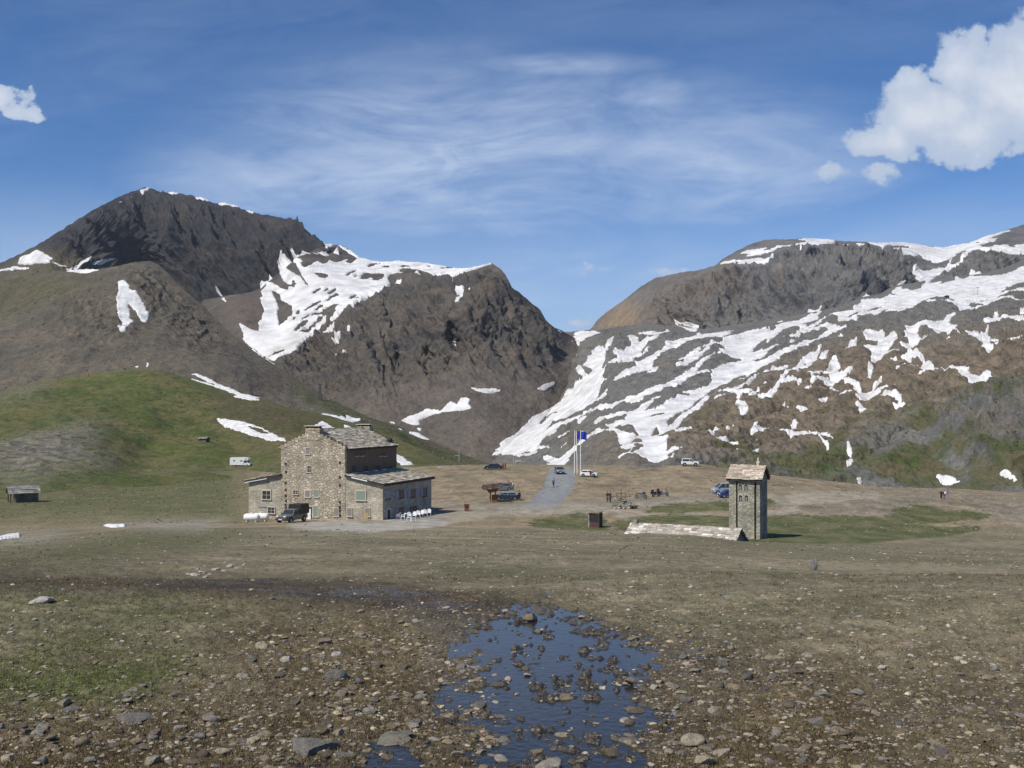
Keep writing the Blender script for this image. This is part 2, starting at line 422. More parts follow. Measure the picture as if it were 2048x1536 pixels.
sheet(1380, 640, 7.681, """
0,330 120,290 180,260 75,235 165,220 190,245 300,225 480,200 620,175 770,160 640,190 520,215 450,240 560,215 660,205 620,235 480,290 400,295 250,300 100,340 0,370
460,350 520,300 640,260 760,240 900,200 1100,180 1240,160 1230,185 1330,150 1310,115 1400,70 1480,50 1600,40 1700,30 1800,0 1997,0 1997,15 1850,35 1770,50 1720,110 1820,100 1720,130 1640,145 1500,165 1380,220 1240,290 1120,350 1020,410 950,470 1040,460 1110,440 1120,480 1200,470 1290,450 1400,460 1320,490 1200,540 1100,600 1000,590 970,610 1000,640 1100,650 1180,640 1250,590 1340,540 1420,490 1350,550 1440,540 1560,480 1700,420 1740,400 1720,420 1800,360 1870,330 1850,360 1780,400 1997,270 1997,360 1850,440 1690,520 1560,570 1400,640 1250,720 1100,800 950,870 1000,840 960,840 820,890 680,940 560,1010 440,1080 300,1140 200,1200 100,1270 0,1310 0,1110 120,1080 260,1050 300,1020 290,1000 340,960 330,900 300,840 420,760 540,700 680,650 810,610 740,600 720,580 620,565 500,560 400,580 300,630 200,700 130,780 90,850 60,910 200,860 320,830 380,860 200,890 60,925 0,940 0,800 80,760 160,700 260,640 380,570 480,545 430,530 430,510 540,490 540,450 460,430 340,450 290,480 270,540 170,610 80,660 0,700 0,560 100,540 250,470 320,440 300,400 460,400 500,390
-935,665 1010,658 1000,682
-660,797 730,778 690,803
-750,545 830,565 800,577
-80,570 180,510 290,460 180,532
1380,350 1460,310 1560,290 1660,260 1760,215 1900,190 1997,150 1997,185 1850,220 1700,260 1680,300 1600,310 1500,310
1150,400 1210,350 1280,280 1390,275 1330,320 1250,360
1500,410 1560,350 1640,335 1600,370
1680,150 1900,130 1960,130 1900,160 1800,170
1800,130 1900,80 1997,50 1997,90 1880,140
1280,65 1400,28 1500,8 1400,47 1330,62
680,133 750,138 700,150
0,1380 120,1330 220,1300 340,1240 430,1180 560,1120 640,1080 600,1085 700,1080 800,1060 900,1000 1020,930 1120,880 1260,830 1400,790 1510,775 1480,830 1350,870 1460,870 1400,885 1280,870 1150,890 1050,930 960,1010 860,1070 760,1120 720,1140 900,1150 970,1150 960,1170 800,1180 620,1180 640,1150 540,1170 430,1200 300,1260 200,1310 130,1340 210,1340 190,1380 80,1440 0,1490 0,1420 100,1370 60,1350 0,1390
720,1000 800,990 860,940 900,900 950,850 930,890 880,950 800,1010
350,1265 430,1220 550,1195 540,1220 420,1260
355,1295 450,1270 430,1290 370,1300
880,1225 960,1180 1060,1150 1090,1165 1000,1215 920,1235
1110,1060 1195,1033 1190,1050 1120,1067
1997,540 1900,610 1800,660 1680,720 1680,780 1640,810 1560,860 1500,890 1400,960 1380,1030 1280,1070 1240,1140 1180,1190 1040,1210 1020,1240 1050,1280 1020,1340 1050,1360 1070,1320 1120,1390 1135,1340 1100,1310 1190,1280 1250,1290 1320,1300 1340,1270 1310,1245 1250,1240 1300,1200 1350,1170 1320,1110 1400,1070 1520,1020 1620,1030 1650,1090 1690,1090 1720,1060 1690,1010 1690,975 1580,985 1450,1010 1480,960 1560,900 1700,890 1800,900 1850,920 1900,960 1900,910 1997,880 1997,840 1800,850 1640,850 1700,820 1760,820 1870,800 1880,740 1930,690 1997,640
-1740,790 1780,750 1790,770
1840,1030 1900,990 1997,960 1997,1010 1900,1050 1850,1055
1690,1165 1780,1120 1870,1105 1870,1130 1790,1170 1720,1190
710,1310 740,1270 820,1260 780,1310 740,1340
680,1440 720,1380 780,1370 850,1410 890,1450 890,1490 830,1545 800,1545 760,1480
1390,1395 1480,1350 1440,1390
1460,1410 1500,1370 1530,1390 1490,1415
1605,1440 1700,1405 1780,1400 1800,1430 1870,1490 1800,1520 1740,1536 1740,1500 1680,1455
1150,1510 1170,1478 1177,1500 1155,1522
""")
sheet(1600, 540, 8.904, """
0,910 100,840 200,780 280,780 330,745 430,718 360,760 320,820 340,855 260,890 350,880 420,880 320,915 200,930 110,940 60,1000 20,1030 150,1000 100,1035 190,1020 320,970 420,920 520,880 640,830 760,790 900,770 990,760 940,710 980,690 950,660 1060,670 1040,615 1080,600 1085,530 1200,520 1390,510 1440,535 1520,510 1610,430 1660,450 1740,430 1620,420 1630,390 1720,320 1840,295 1790,350 1920,345 1970,370 2048,370 2048,710 1880,750 1700,785 1760,750 1640,740 1520,780 1480,775 1560,740 1700,710 1640,690 1500,740 1420,780 1470,790 1440,820 1300,860 1230,870 1340,830 1260,820 1100,850 1050,840 1010,890 1060,900 1020,945 850,950 720,975 670,960 700,940 640,920 710,910 680,870 600,870 500,900 400,960 300,1010 270,1035 300,1050 260,1070 120,1085 40,1085 0,1070
-830,890 950,838 1060,787 1200,747 1340,687 1500,677 1380,713 1250,753 1120,793 1000,843 900,893
-1060,655 1200,662 1100,671
0,1150 150,1110 300,1080 420,1050 480,1025 600,1025 700,1030 860,1025 800,1070 720,1120 560,1200 400,1280 250,1360 120,1430 0,1490 0,1400 60,1370 210,1280 280,1230 380,1180 310,1200 360,1160 520,1080 440,1070 300,1110 150,1150 0,1200
360,1060 400,1020 410,1030 380,1060
0,1380 60,1330 210,1265 160,1310 60,1370
970,1230 1080,1205 1140,1220 1160,1170 1260,1160 1400,1165 1480,1155 1530,1210 1520,1250 1620,1270 1720,1250 1760,1300 1710,1360 1620,1370 1700,1390 1640,1410 1560,1460 1540,1514 1040,1514 1140,1450 1280,1430 1380,1400 1390,1320 1330,1300 1200,1305 1140,1270 1140,1250
-1570,1380 1600,1340 1640,1330 1620,1370
665,1300 730,1260 820,1250 760,1280 710,1315
600,1355 640,1340 630,1362
1880,1130 1910,1070 2048,1065 2048,1420 1980,1440 1880,1420 1770,1430 1780,1405 1900,1370 1970,1320 1950,1295 1840,1290 1890,1240 1870,1210 1920,1150
""")
sheet(1818, 440, 8.904, """
0,405 140,440 300,463 440,482 620,488 760,464 900,438 1060,412 1200,362 1350,292 1500,258 1640,218 1820,172 1810,200 1700,225 1590,270 1480,310 1420,335 1560,330 1620,305 1530,370 1400,400 1300,430 1250,470 1330,495 1440,490 1540,470 1620,465 1700,440 1760,450 1800,495 1920,510 1900,460 1850,415 1950,420 2048,400 2048,650 1950,640 1780,620 1700,600 1560,575 1420,595 1320,570 1200,560 1150,570 1100,560 960,555 880,610 760,680 640,715 520,735 430,735 390,690 290,690 240,650 180,620 130,625 80,660 0,625
-1170,412 1230,385 1285,395 1230,412
-1100,478 1170,470 1160,486
-300,500 340,488 440,488 400,503
-140,470 200,475 170,490
-290,655 330,645 310,662
-0,515 120,505 140,525 0,535
10,935 100,910 170,905 220,945 330,910 440,870 480,880 560,850 640,860 700,800 760,740 820,700 830,715 780,760 740,790 830,790 900,760 950,730 1010,650 1090,610 1180,565 1130,650 1060,700 1000,740 900,780 820,830 700,880 680,910 620,970 500,1020 400,1060 380,1100 340,1130 440,1120 600,1090 740,1050 620,1085 540,1140 700,1110 820,1080 830,1060 800,1020 880,1010 900,1045 1000,1055 1040,1020 1120,990 1200,1010 1400,1010 1600,1005 1750,975 1900,910 2048,830 2048,1150 1900,1190 1800,1200 1740,1190 1700,1230 1560,1300 1600,1310 1740,1320 1640,1360 1480,1390 1300,1410 1160,1440 1000,1480 900,1514 0,1514 0,1260 120,1250 210,1210 250,1160 300,1110 270,1080 190,1100 130,1080
-180,1500 330,1450 470,1430 520,1400 640,1395 700,1415 870,1410 760,1450 680,1460 600,1480 540,1500 480,1490 400,1490
1560,1320 1760,1338 2048,1325 2048,1362 1780,1372 1600,1382 1400,1432 1200,1475 1300,1440 1480,1393
1100,1514 1570,1487 1640,1468 2048,1478 2048,1494 1600,1505
""")
sheet(1600, 680, 8.535, """
0,460 120,390 220,320 320,250 420,205 360,260 350,360 260,420 230,450 300,440 350,390 440,340 520,310 480,390 450,430 330,440 220,460 210,540 130,570 40,575 0,555
-50,520 110,490 110,515 70,535
0,610 150,600 300,600 400,580 490,560 520,500 570,430 630,370 655,360 640,430 700,500 690,560 630,605 730,610 760,630 860,615 950,625 860,650 730,690 720,730 840,760 960,800 1060,890 1020,930 960,940 905,890 960,870 880,850 760,835 770,800 720,750 640,750 610,815 520,805 390,790 460,740 400,760 320,790 200,830 160,800 260,750 400,710 410,675 530,680 490,640 530,590 420,610 300,640 240,680 240,725 180,690 130,660 0,655
680,320 780,260 880,200 985,160 1000,190 900,240 780,290
955,265 1050,220 1200,180 1330,150 1330,80 1270,50 1150,45 1100,0 1640,0 1690,50 1630,120 1510,130 1640,145 1500,210 1500,260 1600,250 1700,225 1720,245 1650,290 1560,320 1440,370 1380,440 1260,490 1230,480 1215,400 1240,350 1220,260 1100,265
-1500,125 1560,80 1560,115
-1310,380 1330,330 1420,310 1340,370
-1370,230 1460,193 1400,227
1700,180 1780,150 1900,110 1963,90 1963,160 1880,185 1790,175
1190,530 1290,560 1240,620 1260,700 1230,790 1220,810 1160,800 1160,770 1170,680 1165,600
310,1135 430,1065 600,1010 800,980 1000,950 1060,910 1200,900 1330,830 1450,770 1400,815 1450,830 1330,870 1220,940 1300,970 1440,960 1600,920 1700,935 1560,970 1430,1000 1350,1045 1180,1055 1100,1090 1070,1130 1000,1100 950,1050 1040,1010 960,985 780,1030 600,1060 440,1130 350,1165
470,965 530,930 505,870 570,880 680,970 580,980
0,940 200,885 205,905 80,960 0,985
0,1215 60,1210 120,1240 200,1310 100,1380 50,1385 60,1330 0,1290
935,1200 1000,1175 1120,1200 1130,1230 1090,1280 1120,1340 1170,1360 1030,1415 1000,1360 1040,1290 1030,1230
1350,1105 1450,1060 1520,1025 1560,1040 1650,1040 1750,1060 1750,1140 1650,1110 1560,1080
1570,1170 1690,1135 1780,1165 1810,1200 1963,1215 1963,1245 1850,1265 1750,1265 1600,1210
1535,445 1600,420 1660,430 1690,480 1660,510 1620,460
1720,400 1840,350 1830,310 1880,255 1930,270 1963,290 1963,380 1900,390 1860,470 1800,440 1720,415
1790,550 1900,510 1963,530 1963,580 1870,565
1560,710 1700,638 1880,588 1780,642
0,820 40,830 0,852
""")
sheet(1818, 600, 6.983, """
660,100 760,60 860,65 810,90 870,125 960,125 1060,80 980,70 870,40 1000,20 1230,0 1240,25 1370,40 1270,50 1130,120 950,190 730,215 690,150
0,420 60,415 200,390 350,360 480,320 600,280 720,250 640,300 570,340 600,390 695,410 640,440 590,510 700,540 850,560 1000,575 1080,540 1090,480 1130,470 1110,560 1160,610 1300,625 1606,640 1606,652 1400,648 1200,642 1055,650 1050,690 1010,715 1015,670 1040,640 900,625 760,570 660,550 600,580 560,600 500,545 440,530 300,550 280,545 400,515 500,520 340,470 330,450 230,440 130,490 75,550 180,580 210,600 320,590 340,615 180,640 60,690 0,710
1045,345 1130,320 1190,300 1200,250 1240,240 1270,310 1400,350 1606,345 1606,370 1420,390 1450,370 1340,370 1220,405 1120,440 1110,390 1050,380
1540,215 1606,220 1606,300 1530,295 1560,260
975,775 1060,740 1260,715 1270,730 1180,770 1110,815 1060,785
525,635 590,615 580,660 545,665
905,673 970,673 960,692 910,692
755,990 800,978 805,997
0,770 60,765 110,810 220,845 230,900 330,945 400,1000 500,1015 640,1000 720,990 700,1005 870,1020 830,1050 900,1110 960,1115 1010,1110 1070,1060 1130,1065 1180,1140 1110,1200 1200,1240 1330,1290 1420,1300 1475,1335 1400,1312 1270,1312 1130,1310 1020,1335 960,1290 1000,1270 920,1260 840,1200 830,1170 710,1110 700,1080 580,1050 460,1050 390,1050 200,1120 35,1190 30,1180 200,1100 340,1050 280,1030 100,1040 0,1000 60,980 150,990 200,970 200,900 150,870 60,890 0,930
""")
sheet(1400, 780, 6.0235, """
30,590 140,585 160,530 200,545 270,580 180,595 150,610 170,640 60,615
125,655 200,675 240,650 290,680 380,690 465,730 380,730 260,700 180,685
580,630 590,595 700,560 710,590 855,575 760,610 640,630
935,560 1010,565 1100,590 1200,605 1290,600 1400,595 1560,600 1620,630 1610,650 1530,640 1510,610 1430,620 1430,650 1540,690 1560,740 1545,790 1520,790 1530,760 1480,710 1400,650 1350,620 1240,630 1130,630 1020,600
1085,490 1140,440 1190,490 1150,530 1110,530
620,520 680,490 680,520 640,540
755,480 800,453 790,477
780,335 800,318 797,347
365,520 395,513 380,537
360,570 390,568 375,592
275,590 340,590 320,620
650,660 690,643 680,667
400,768 440,778 497,820 460,812
575,780 620,800 720,790 680,820 640,840
1765,770 1790,765 1840,810 1820,860 1780,820
1755,930 1770,905 1830,890 1845,920 1820,950 1770,970
1870,1150 1930,1140 1945,1210 1900,1210
""")
sheet(1540, 880, 4.0315, """
1335,325 1360,315 1440,325 1480,340 1510,370 1560,378 1500,385 1420,395 1370,375
1825,400 1870,405 1970,480 1940,478
""")
sheet(1420, 450, 4.876, """
275,280 370,240 500,225 565,225 530,250 490,265 560,255 640,225 650,210 780,200 850,190 930,170 940,155 870,145 830,138 950,132 1100,139 1220,149 1215,180 1100,195 1000,215 940,225 905,230 890,250 905,310 885,280 870,240 830,250 820,225 740,220 670,235 600,275 500,300 400,305 325,300 420,280 340,280
80,385 130,355 250,345 420,345 550,345 600,360 640,370 590,395 480,400 350,395 200,403 90,410 200,395 350,382 250,375 140,378
795,295 815,280 830,295 810,305
1270,185 1360,200 1350,225 1300,215
1410,172 1480,183 1550,205 1540,235 1480,220
1430,225 1470,220 1485,250 1440,245
1480,160 1560,170 1700,178 1800,168 1950,174 2048,194 2048,290 1960,310 1900,300 1870,315 1820,280 1760,235 1850,225 1960,230 2010,225 1900,205 1740,200 1700,210 1690,250 1670,210 1600,195
990,255 1035,250 1020,265
1085,205 1110,205 1095,220
1690,320 1705,315 1705,335
""")
SNOW = blur(SNOW, 1, 1)
SNOWB = blur(SNOW[::2, ::2].copy(), 4)
# ------------------------------------------------------------------ terrain sheets
def world(px, py, D): return np.stack([(px-CX)/F*D, D, H-(py-HZ)/F*D], -1)
def poly_y(s):
    P = parse(s); return lambda px: np.interp(px, P[:, 0], P[:, 1])
class Depth:
    """smooth distance field through surveyed points px,py,D"""
    def __init__(s, txt):
        P = np.array([[float(t) for t in q.split(',')] for q in txt.split()])
        s.X = P[:, :2]/500.; y = np.log(P[:, 2])
        n = len(P)
        K = s.k(s.X[:, None]-s.X[None]) + np.eye(n)*2e-4
        A = np.zeros((n+3, n+3)); A[:n, :n] = K; A[:n, n] = 1; A[:n, n+1:] = s.X; A[n, :n] = 1; A[n+1:, :n] = s.X.T
        s.w = np.linalg.solve(A, np.concatenate([y, np.zeros(3)])); s.n = n
    def k(s, d):
        r2 = (d*d).sum(-1)+1e-12; return .5*r2*np.log(r2)
    def __call__(s, px, py):
        # coarse lattice, then bilinear
        x0, x1, y0, y1 = px.min()-5, px.max()+5, py.min()-5, py.max()+5
        nx, ny = 140, 100
        gx, gy = np.meshgrid(np.linspace(x0, x1, nx), np.linspace(y0, y1, ny))
        Q = np.stack([gx, gy], -1)/500.
        v = s.w[s.n]+Q[..., 0]*s.w[s.n+1]+Q[..., 1]*s.w[s.n+2]
        for i in range(s.n): v = v+s.w[i]*s.k(Q-s.X[i])
        fx = (px-x0)/(x1-x0)*(nx-1); fy = (py-y0)/(y1-y0)*(ny-1)
        xi = np.clip(fx.astype(int), 0, nx-2); yi = np.clip(fy.astype(int), 0, ny-2); a = fx-xi; b = fy-yi
        return np.exp((v[yi, xi]*(1-a)+v[yi, xi+1]*a)*(1-b)+(v[yi+1, xi]*(1-a)+v[yi+1, xi+1]*a)*b)
def lerp(a, b, t): return a+(b-a)*t
def C3(*c): return np.array(c, np.float32)
def mixc(c, d, m): return c+(np.asarray(d, np.float32)-c)*np.clip(m, 0, 1)[..., None]

LAYERS = {}
def layer(name, label, crest, bottom, dtxt, x0, x1, nc, nr, disp, colour, mat, snowm, crestn=2.0, back=(.35, 60), snowh=2.0, carve=None):
    px1 = np.linspace(x0, x1, nc); cy = poly_y(crest)(px1); by = poly_y(bottom)(px1)
    cy = cy+crestn*fbm(px1/14., px1*0+.5, oct=4, seed=21)
    by = np.maximum(by, cy+8)
    t = np.linspace(0, 1, nr)[:, None]
    px = np.broadcast_to(px1, (nr, nc)); py = by+(cy-by)*t
    D = Depth(dtxt)(px, py)
    if carve is not None: D = D*carve(px, py)
    P = world(px, py, D)
    N = grid_normals(P)
    if N[..., 1].mean() > 0: N = -N
    sb = look(SNOWB, px, py)
    sm = look(SNOW, px+1.6*fbm(px/5., py/2.6, oct=3, seed=31), py+1.0*fbm(px/5.+40, py/2.6, oct=3, seed=33))+.0+.34*fbm(px/4.2, py/2.0, oct=3, seed=37)*sstep(.02, .3, look(SNOWB, px, py))*sstep(.99, .75, look(SNOWB, px, py))
    big, fine = disp(P[..., 0], P[..., 1], P[..., 2], px, py, sb)
    edge = sstep(0, 34, py-cy)*.93+.07
    big = big*edge; fine = fine*edge
    P = P+N*(big+fine*(1-.8*sstep(.25, .8, sb)))[..., None]
    c = colour(P, px, py, sb, N)
    # the far side of the ridge
    nb = 10
    Q = [P]; k = np.linspace(1, 0, 0)
    last = P[-1]; run = back[1]
    rows = []
    for i in range(1, nb+1):
        s_ = (i/nb)**1.3
        q = last.copy()
        q[:, 1] += run*8*s_; q[:, 0] += last[:, 0]/last[:, 1]*run*8*s_
        q[:, 2] -= back[0]*run*8*s_*np.minimum(1, .35+s_)
        rows.append(q)
    V = np.concatenate([P, np.stack(rows)], 0); cc = np.concatenate([c, np.repeat(c[-1:], nb, 0)], 0)
    T = tri_grid(nr+nb, nc)
    o = np_mesh(name, V, T[:, ::-1], mat, cc); tag(o, label, kind='structure')
    # snow lies on the sheet as a skin of its own that thins out and dips under at its rim
    if snowm is not None:
        px_m = D/F
        off = np.clip((sm-.5)*2, -1, 1)*snowh*np.clip(px_m*1.1, .05, 2)
        SV = P+N*off[..., None]
        T2 = tri_grid(nr, nc)
        f = sm.ravel()
        keep = (f[T2] > .5).any(1); T2 = T2[keep]
        if len(T2):
            u, inv = np.unique(T2.ravel(), return_inverse=True)
            s = np_mesh('snow', SV.reshape(-1, 3)[u], inv.reshape(-1, 3)[:, ::-1], snowm[0]); tag(s, snowm[1], kind='stuff')
    LAYERS[name] = (px1, t[:, 0], P)
    return o

M_far = terrain_mat('far_rock', .07, 4.0, .34, fine=5)
M_mid = terrain_mat('slope_ground', .18, 1.6, .38, fine=4.5)
M_hill = terrain_mat('hill_turf', .4, .5, .42, fine=5)
S_far = snow_mat('far_snow', .05); S_mid = snow_mat('slope_snow', .12); S_near = snow_mat('near_snow', .5)

# --- dark peak on the left
def d_peak(x, y, z, px, py, sb):
    u = (x+.55*y)/1.0
    g = ridged(u/75., z/260., oct=3, seed=2, gain=.5)
    f = ridge2(u/30., z/60.+u/70., oct=5, seed=5)
    ff = fbm(x/9., y/9., z/9., oct=3, seed=9)
    lf = sstep(330, 160, px)*sstep(470, 420, py)       # smooth shoulder on the left
    k = 1-.7*lf
    k = k*(.12+.88*sstep(60, 190, px))
    return 9*g*k, (15*f+3.0*ff)*k
def c_peak(P, px, py, sb, N):
    x, y, z = P[..., 0], P[..., 1], P[..., 2]
    c = np.broadcast_to(C3(.044, .044, .048), P.shape).copy()
    n = fbm(x/40., y/60., z/30., oct=4, seed=41)
    c = mixc(c, C3(.076, .066, .060), sstep(-.1, .7, n)*.8)
    c = mixc(c, C3(.05, .05, .055), sstep(.1, .6, fbm((x+.5*y)/16., z/60., oct=3, seed=43))*.55)
    sh = area('0,600 0,545 60,500 120,510 190,545 215,548 240,600', 5)
    c = mixc(c, C3(.105, .092, .06), look(sh, px, py)*1.2)
    return c
layer('mountain', 'dark craggy peak with a flat snow rimmed crest',
 '-300,640 -100,580 0,527 40,508 75,490 120,462 160,437 200,412 240,393 275,381 290,375 305,377 330,386 360,388 395,395 430,406 470,412 500,424 530,430 555,434 580,437 600,446 615,462 630,478 645,490 665,500 700,530 760,570',
 '-300,680 0,610 200,620 350,660 450,660 560,620 700,590 760,600',
 '0,600,1050 120,600,1040 240,610,1100 350,640,1120 450,640,1085 560,600,1090 700,570,1120 760,570,1150 60,500,1150 150,470,1130 165,530,1090 240,520,1195 290,500,1280 325,480,1235 295,560,1240 340,570,1190 420,570,1170 500,545,1150 600,520,1160 640,500,1170 290,376,1400 345,386,1390 500,425,1340 600,446,1290 650,492,1220 0,528,1180 180,425,1235 -300,640,1100 430,480,1230 380,500,1215 540,490,1200',
 -300, 760, 560, 190, d_peak, c_peak, M_far, (S_far, 'bright snow patches on the rim and foot of the dark peak'), crestn=2.6, back=(.5, 60))

# --- buttress with the snow bowl
rough5 = area('560,725 600,660 690,610 780,570 860,545 984,524 1024,570 1092,640 1125,690 1060,740 1000,735 930,745 880,752 840,770 740,790 660,785', 9)
def line_mask(txt, w):
    a = np.zeros((768, 1024), np.float32); P = parse(txt)/2
    for (ax, ay), (bx, by) in zip(P, P[1:]):
        n = int(max(abs(bx-ax), abs(by-ay))*2)+2
        for t in np.linspace(0, 1, n):
            xx = int(ax+(bx-ax)*t); yy = int(ay+(by-ay)*t)
            r = max(int(w/4), 0); a[max(yy-r, 0):yy+r+1, max(xx-r, 0):xx+r+1] = 1
    return blur(a, max(1, int(w/4)))
gul5 = line_mask('908,560 912,620 906,650 902,690 900,730 896,745', 9)*1.0
gul5 = np.maximum(gul5, line_mask('760,610 772,650 780,690 800,720', 9)*.8)
gul5 = np.maximum(gul5, line_mask('612,690 618,720 628,750', 12)*.9)
gul5 = np.maximum(gul5, line_mask('722,640 730,680 745,720 770,750', 9)*.8)
gul5 = np.maximum(gul5, line_mask('855,700 858,720 850,745', 8)*.8)
gul5 = np.maximum(gul5, line_mask('930,640 915,680 905,700', 6)*.6)
def carve5(px, py): return 1+.020*look(gul5, px, py)
def d_mid(x, y, z, px, py, sb):
    r = look(rough5, px, py)
    u = x*.9+y*.3
    g = ridged(u/60.+z/160., z/85.-u/200., y/150., oct=3, seed=12)
    f = ridge2(u/26.+z/95., z/62., y/120., oct=6, seed=15, gain=.58)
    st = fbm((x*.6+z)/9., (z-x*.6)/42., y/60., oct=3, seed=18)
    ff = fbm(x/7., y/7., z/7., oct=3, seed=19)
    return 3*g*r+2.5*(1-r)*fbm(x/60., y/60., oct=3, seed=3), r*(8.5*f+1.2*st+2.4*ff)+(1-r)*(.9*ff)
scree5 = area('640,800 700,790 830,770 900,752 1000,740 1060,745 1125,690 1165,690 1120,830 1000,940 800,900', 8)
def c_mid(P, px, py, sb, N):
    x, y, z = P[..., 0], P[..., 1], P[..., 2]
    n = fbm(x/30., y/30., z/30., oct=4, seed=51)
    c = np.broadcast_to(C3(.112, .098, .082), P.shape).copy()
    c = mixc(c, C3(.062, .060, .060), sstep(-.25, .5, n)*.8)
    c = mixc(c, C3(.135, .105, .085), sstep(.2, .7, fbm(x/22., y/40., z/18., oct=3, seed=53))*.6)
    s = look(scree5, px, py)
    c = mixc(c, lerp(C3(.145, .122, .102), C3(.118, .103, .088), sstep(-.4, .5, fbm(x/25., y/25., z/90., oct=3, seed=55))[..., None]), s)
    b = area('420,600 545,580 520,650 540,680 500,700 460,660', 5)
    c = mixc(c, C3(.12, .098, .082), look(b, px, py))
    return c
layer('mountain', 'brown rocky buttress below a snow bowl with scree at its foot',
 '380,640 405,601 440,593 500,585 520,578 535,565 560,545 580,527 600,512 625,502 640,495 652,487 668,489 685,490 700,500 718,514 745,522 800,523 850,527 900,535 935,538 960,532 984,526 1000,537 1010,548 1018,562 1024,575 1045,590 1065,607 1080,620 1092,640 1105,652 1125,663 1145,672 1165,690 1200,730',
 '380,740 480,780 560,810 640,850 760,900 900,960 1000,985 1060,930 1120,860 1170,770 1200,770',
 '480,650,880 500,690,835 545,725,790 430,610,1040 545,575,1060 590,520,1090 650,488,1180 710,512,1150 760,522,1120 850,528,1100 900,537,1060 940,560,930 984,526,900 700,600,925 600,650,860 620,720,785 700,700,775 800,740,745 860,755,735 900,700,775 900,600,835 1000,690,790 1010,600,860 1090,640,890 1110,690,865 1000,905,622 1060,850,690 1120,800,750 1145,740,830 1158,690,910 1125,663,905 1145,672,925 1125,720,850 1080,780,740 1060,900,640 860,890,640 760,850,660 640,800,720 540,760,740 400,700,900 1000,760,730 930,800,690 780,640,860 1170,740,840 1200,740,850 1000,960,600 480,780,790',
 380, 1200, 540, 300, d_mid, c_mid, M_far, (S_far, 'snow filling the high bowl and gullies of the buttress'), crestn=1.6, carve=carve5)

# --- far right mountain
rough7 = area('1310,650 1320,595 1450,545 1550,545 1560,505 1700,492 1800,500 1840,575 1720,600 1560,640;1870,585 1900,540 1950,505 2040,515 2040,545 1960,555', 8)
def d_r7(x, y, z, px, py, sb):
    r = look(rough7, px, py)
    u = x*.95-y*.2
    g = ridged(u/70.+z/300., z/300., oct=3, seed=62)
    f = ridge2(u/28.+z/80., z/44., y/70., oct=5, seed=65)
    ff = fbm(x/9., y/9., z/9., oct=3, seed=69)
    return r*7*g+3*fbm(x/90., y/90., oct=2, seed=4)*(1-r), r*(13*f+3*ff)+(1-r)*1.6*ff
brown7 = area('1180,660 1240,606 1310,556 1430,532 1500,545 1480,600 1400,650 1250,660', 14)
tan7 = area('1180,662 1215,625 1260,600 1290,640 1230,665', 7)
def c_r7(P, px, py, sb, N):
    x, y, z = P[..., 0], P[..., 1], P[..., 2]
    n = fbm(x/35., y/50., z/28., oct=4, seed=71)
    c = np.broadcast_to(C3(.155, .152, .148), P.shape).copy()
    c = mixc(c, C3(.108, .108, .112), sstep(-.2, .5, n)*.8)
    c = mixc(c, C3(.155, .12, .09), look(brown7, px, py)*(.6+.4*n))
    c = mixc(c, C3(.27, .20, .135), look(tan7, px, py))
    c = mixc(c, C3(.22, .13, .08), look(area('1548,585 1560,555 1570,552 1562,575 1540,598', 3), px, py)*.8)
    return c
layer('mountain', 'broad grey cliff mountain with a snow covered top',
 '1100,672 1125,664 1150,662 1180,660 1195,640 1215,622 1240,606 1280,575 1310,556 1360,545 1400,540 1432,530 1445,518 1470,503 1500,488 1530,479 1560,479 1600,477 1640,480 1700,482 1760,487 1800,486 1850,492 1890,495 1920,490 1950,482 1990,467 2020,458 2048,449 2300,380',
 '1100,730 1180,720 1330,700 1500,690 1640,665 1720,640 1830,610 1960,590 2300,500',
 '1130,700,1290 1180,661,1350 1240,606,1330 1310,556,1300 1240,660,1230 1400,670,1010 1400,640,1015 1400,600,1065 1400,545,1200 1500,650,990 1500,560,1065 1500,488,1250 1600,650,940 1600,560,1015 1600,477,1260 1700,625,940 1700,540,1030 1700,482,1290 1800,600,980 1800,520,1160 1800,487,1360 1900,600,1030 1900,540,1120 1950,500,1250 1900,494,1400 2048,545,1120 2048,500,1250 2048,449,1500 2300,450,1400',
 1100, 2300, 620, 190, d_r7, c_r7, M_far, (S_far, 'snow on the top and ledges of the grey cliff mountain'), crestn=1.6)

# --- snow striped slope on the right
cliff6 = area('1890,860 1960,815 2048,800 2048,1000 1960,960 1900,920', 10)
bump6 = area('1300,880 1440,800 1600,720 1700,680 1850,660 2048,640 2048,820 1900,840 1800,960 1500,960 1340,930;1160,940 1180,890 1260,860 1280,930', 16)
SNOWD = blur(SNOW[::2, ::2].copy(), 7)
def d_slope(x, y, z, px, py, sb):
    b = look(bump6, px, py); cl = look(cliff6, px, py)
    hollow = look(SNOWD, px, py)
    s = x*.75+y*.66; w = -x*.66+y*.75              # along / across the strips of rock
    st = ridged(s/190., w/34., oct=3, seed=82)
    d1, d2, idn = cells((s/34.+.3*fbm(x/30., y/30., seed=8)), (w/20.+.3*fbm(x/30.+9, y/30., seed=8)), seed=4)
    dome = np.clip((d2-d1)*1.6, 0, 1)**.6
    f = ridged(x/9., y/12., z/8., oct=4, seed=85); ff = fbm(x/3., y/4., z/3., oct=3, seed=89)
    k = np.clip(y/700., .35, 1.3)
    g = ridged((x+z*.6)/15., z/26., oct=3, seed=92)
    big = (2.6*st-4.5*hollow)*k+b*5.0*(dome-.5)*k+cl*6*g
    return big, (1.3*f*k+.6*ff)*(1+.8*b)+cl*2.2*f
brown6 = area('1250,905 1330,850 1440,800 1560,740 1700,690 1850,690 2048,660 2048,800 1900,830 1800,850 1600,930 1420,930;1170,935 1200,880 1260,870 1270,930', 12)
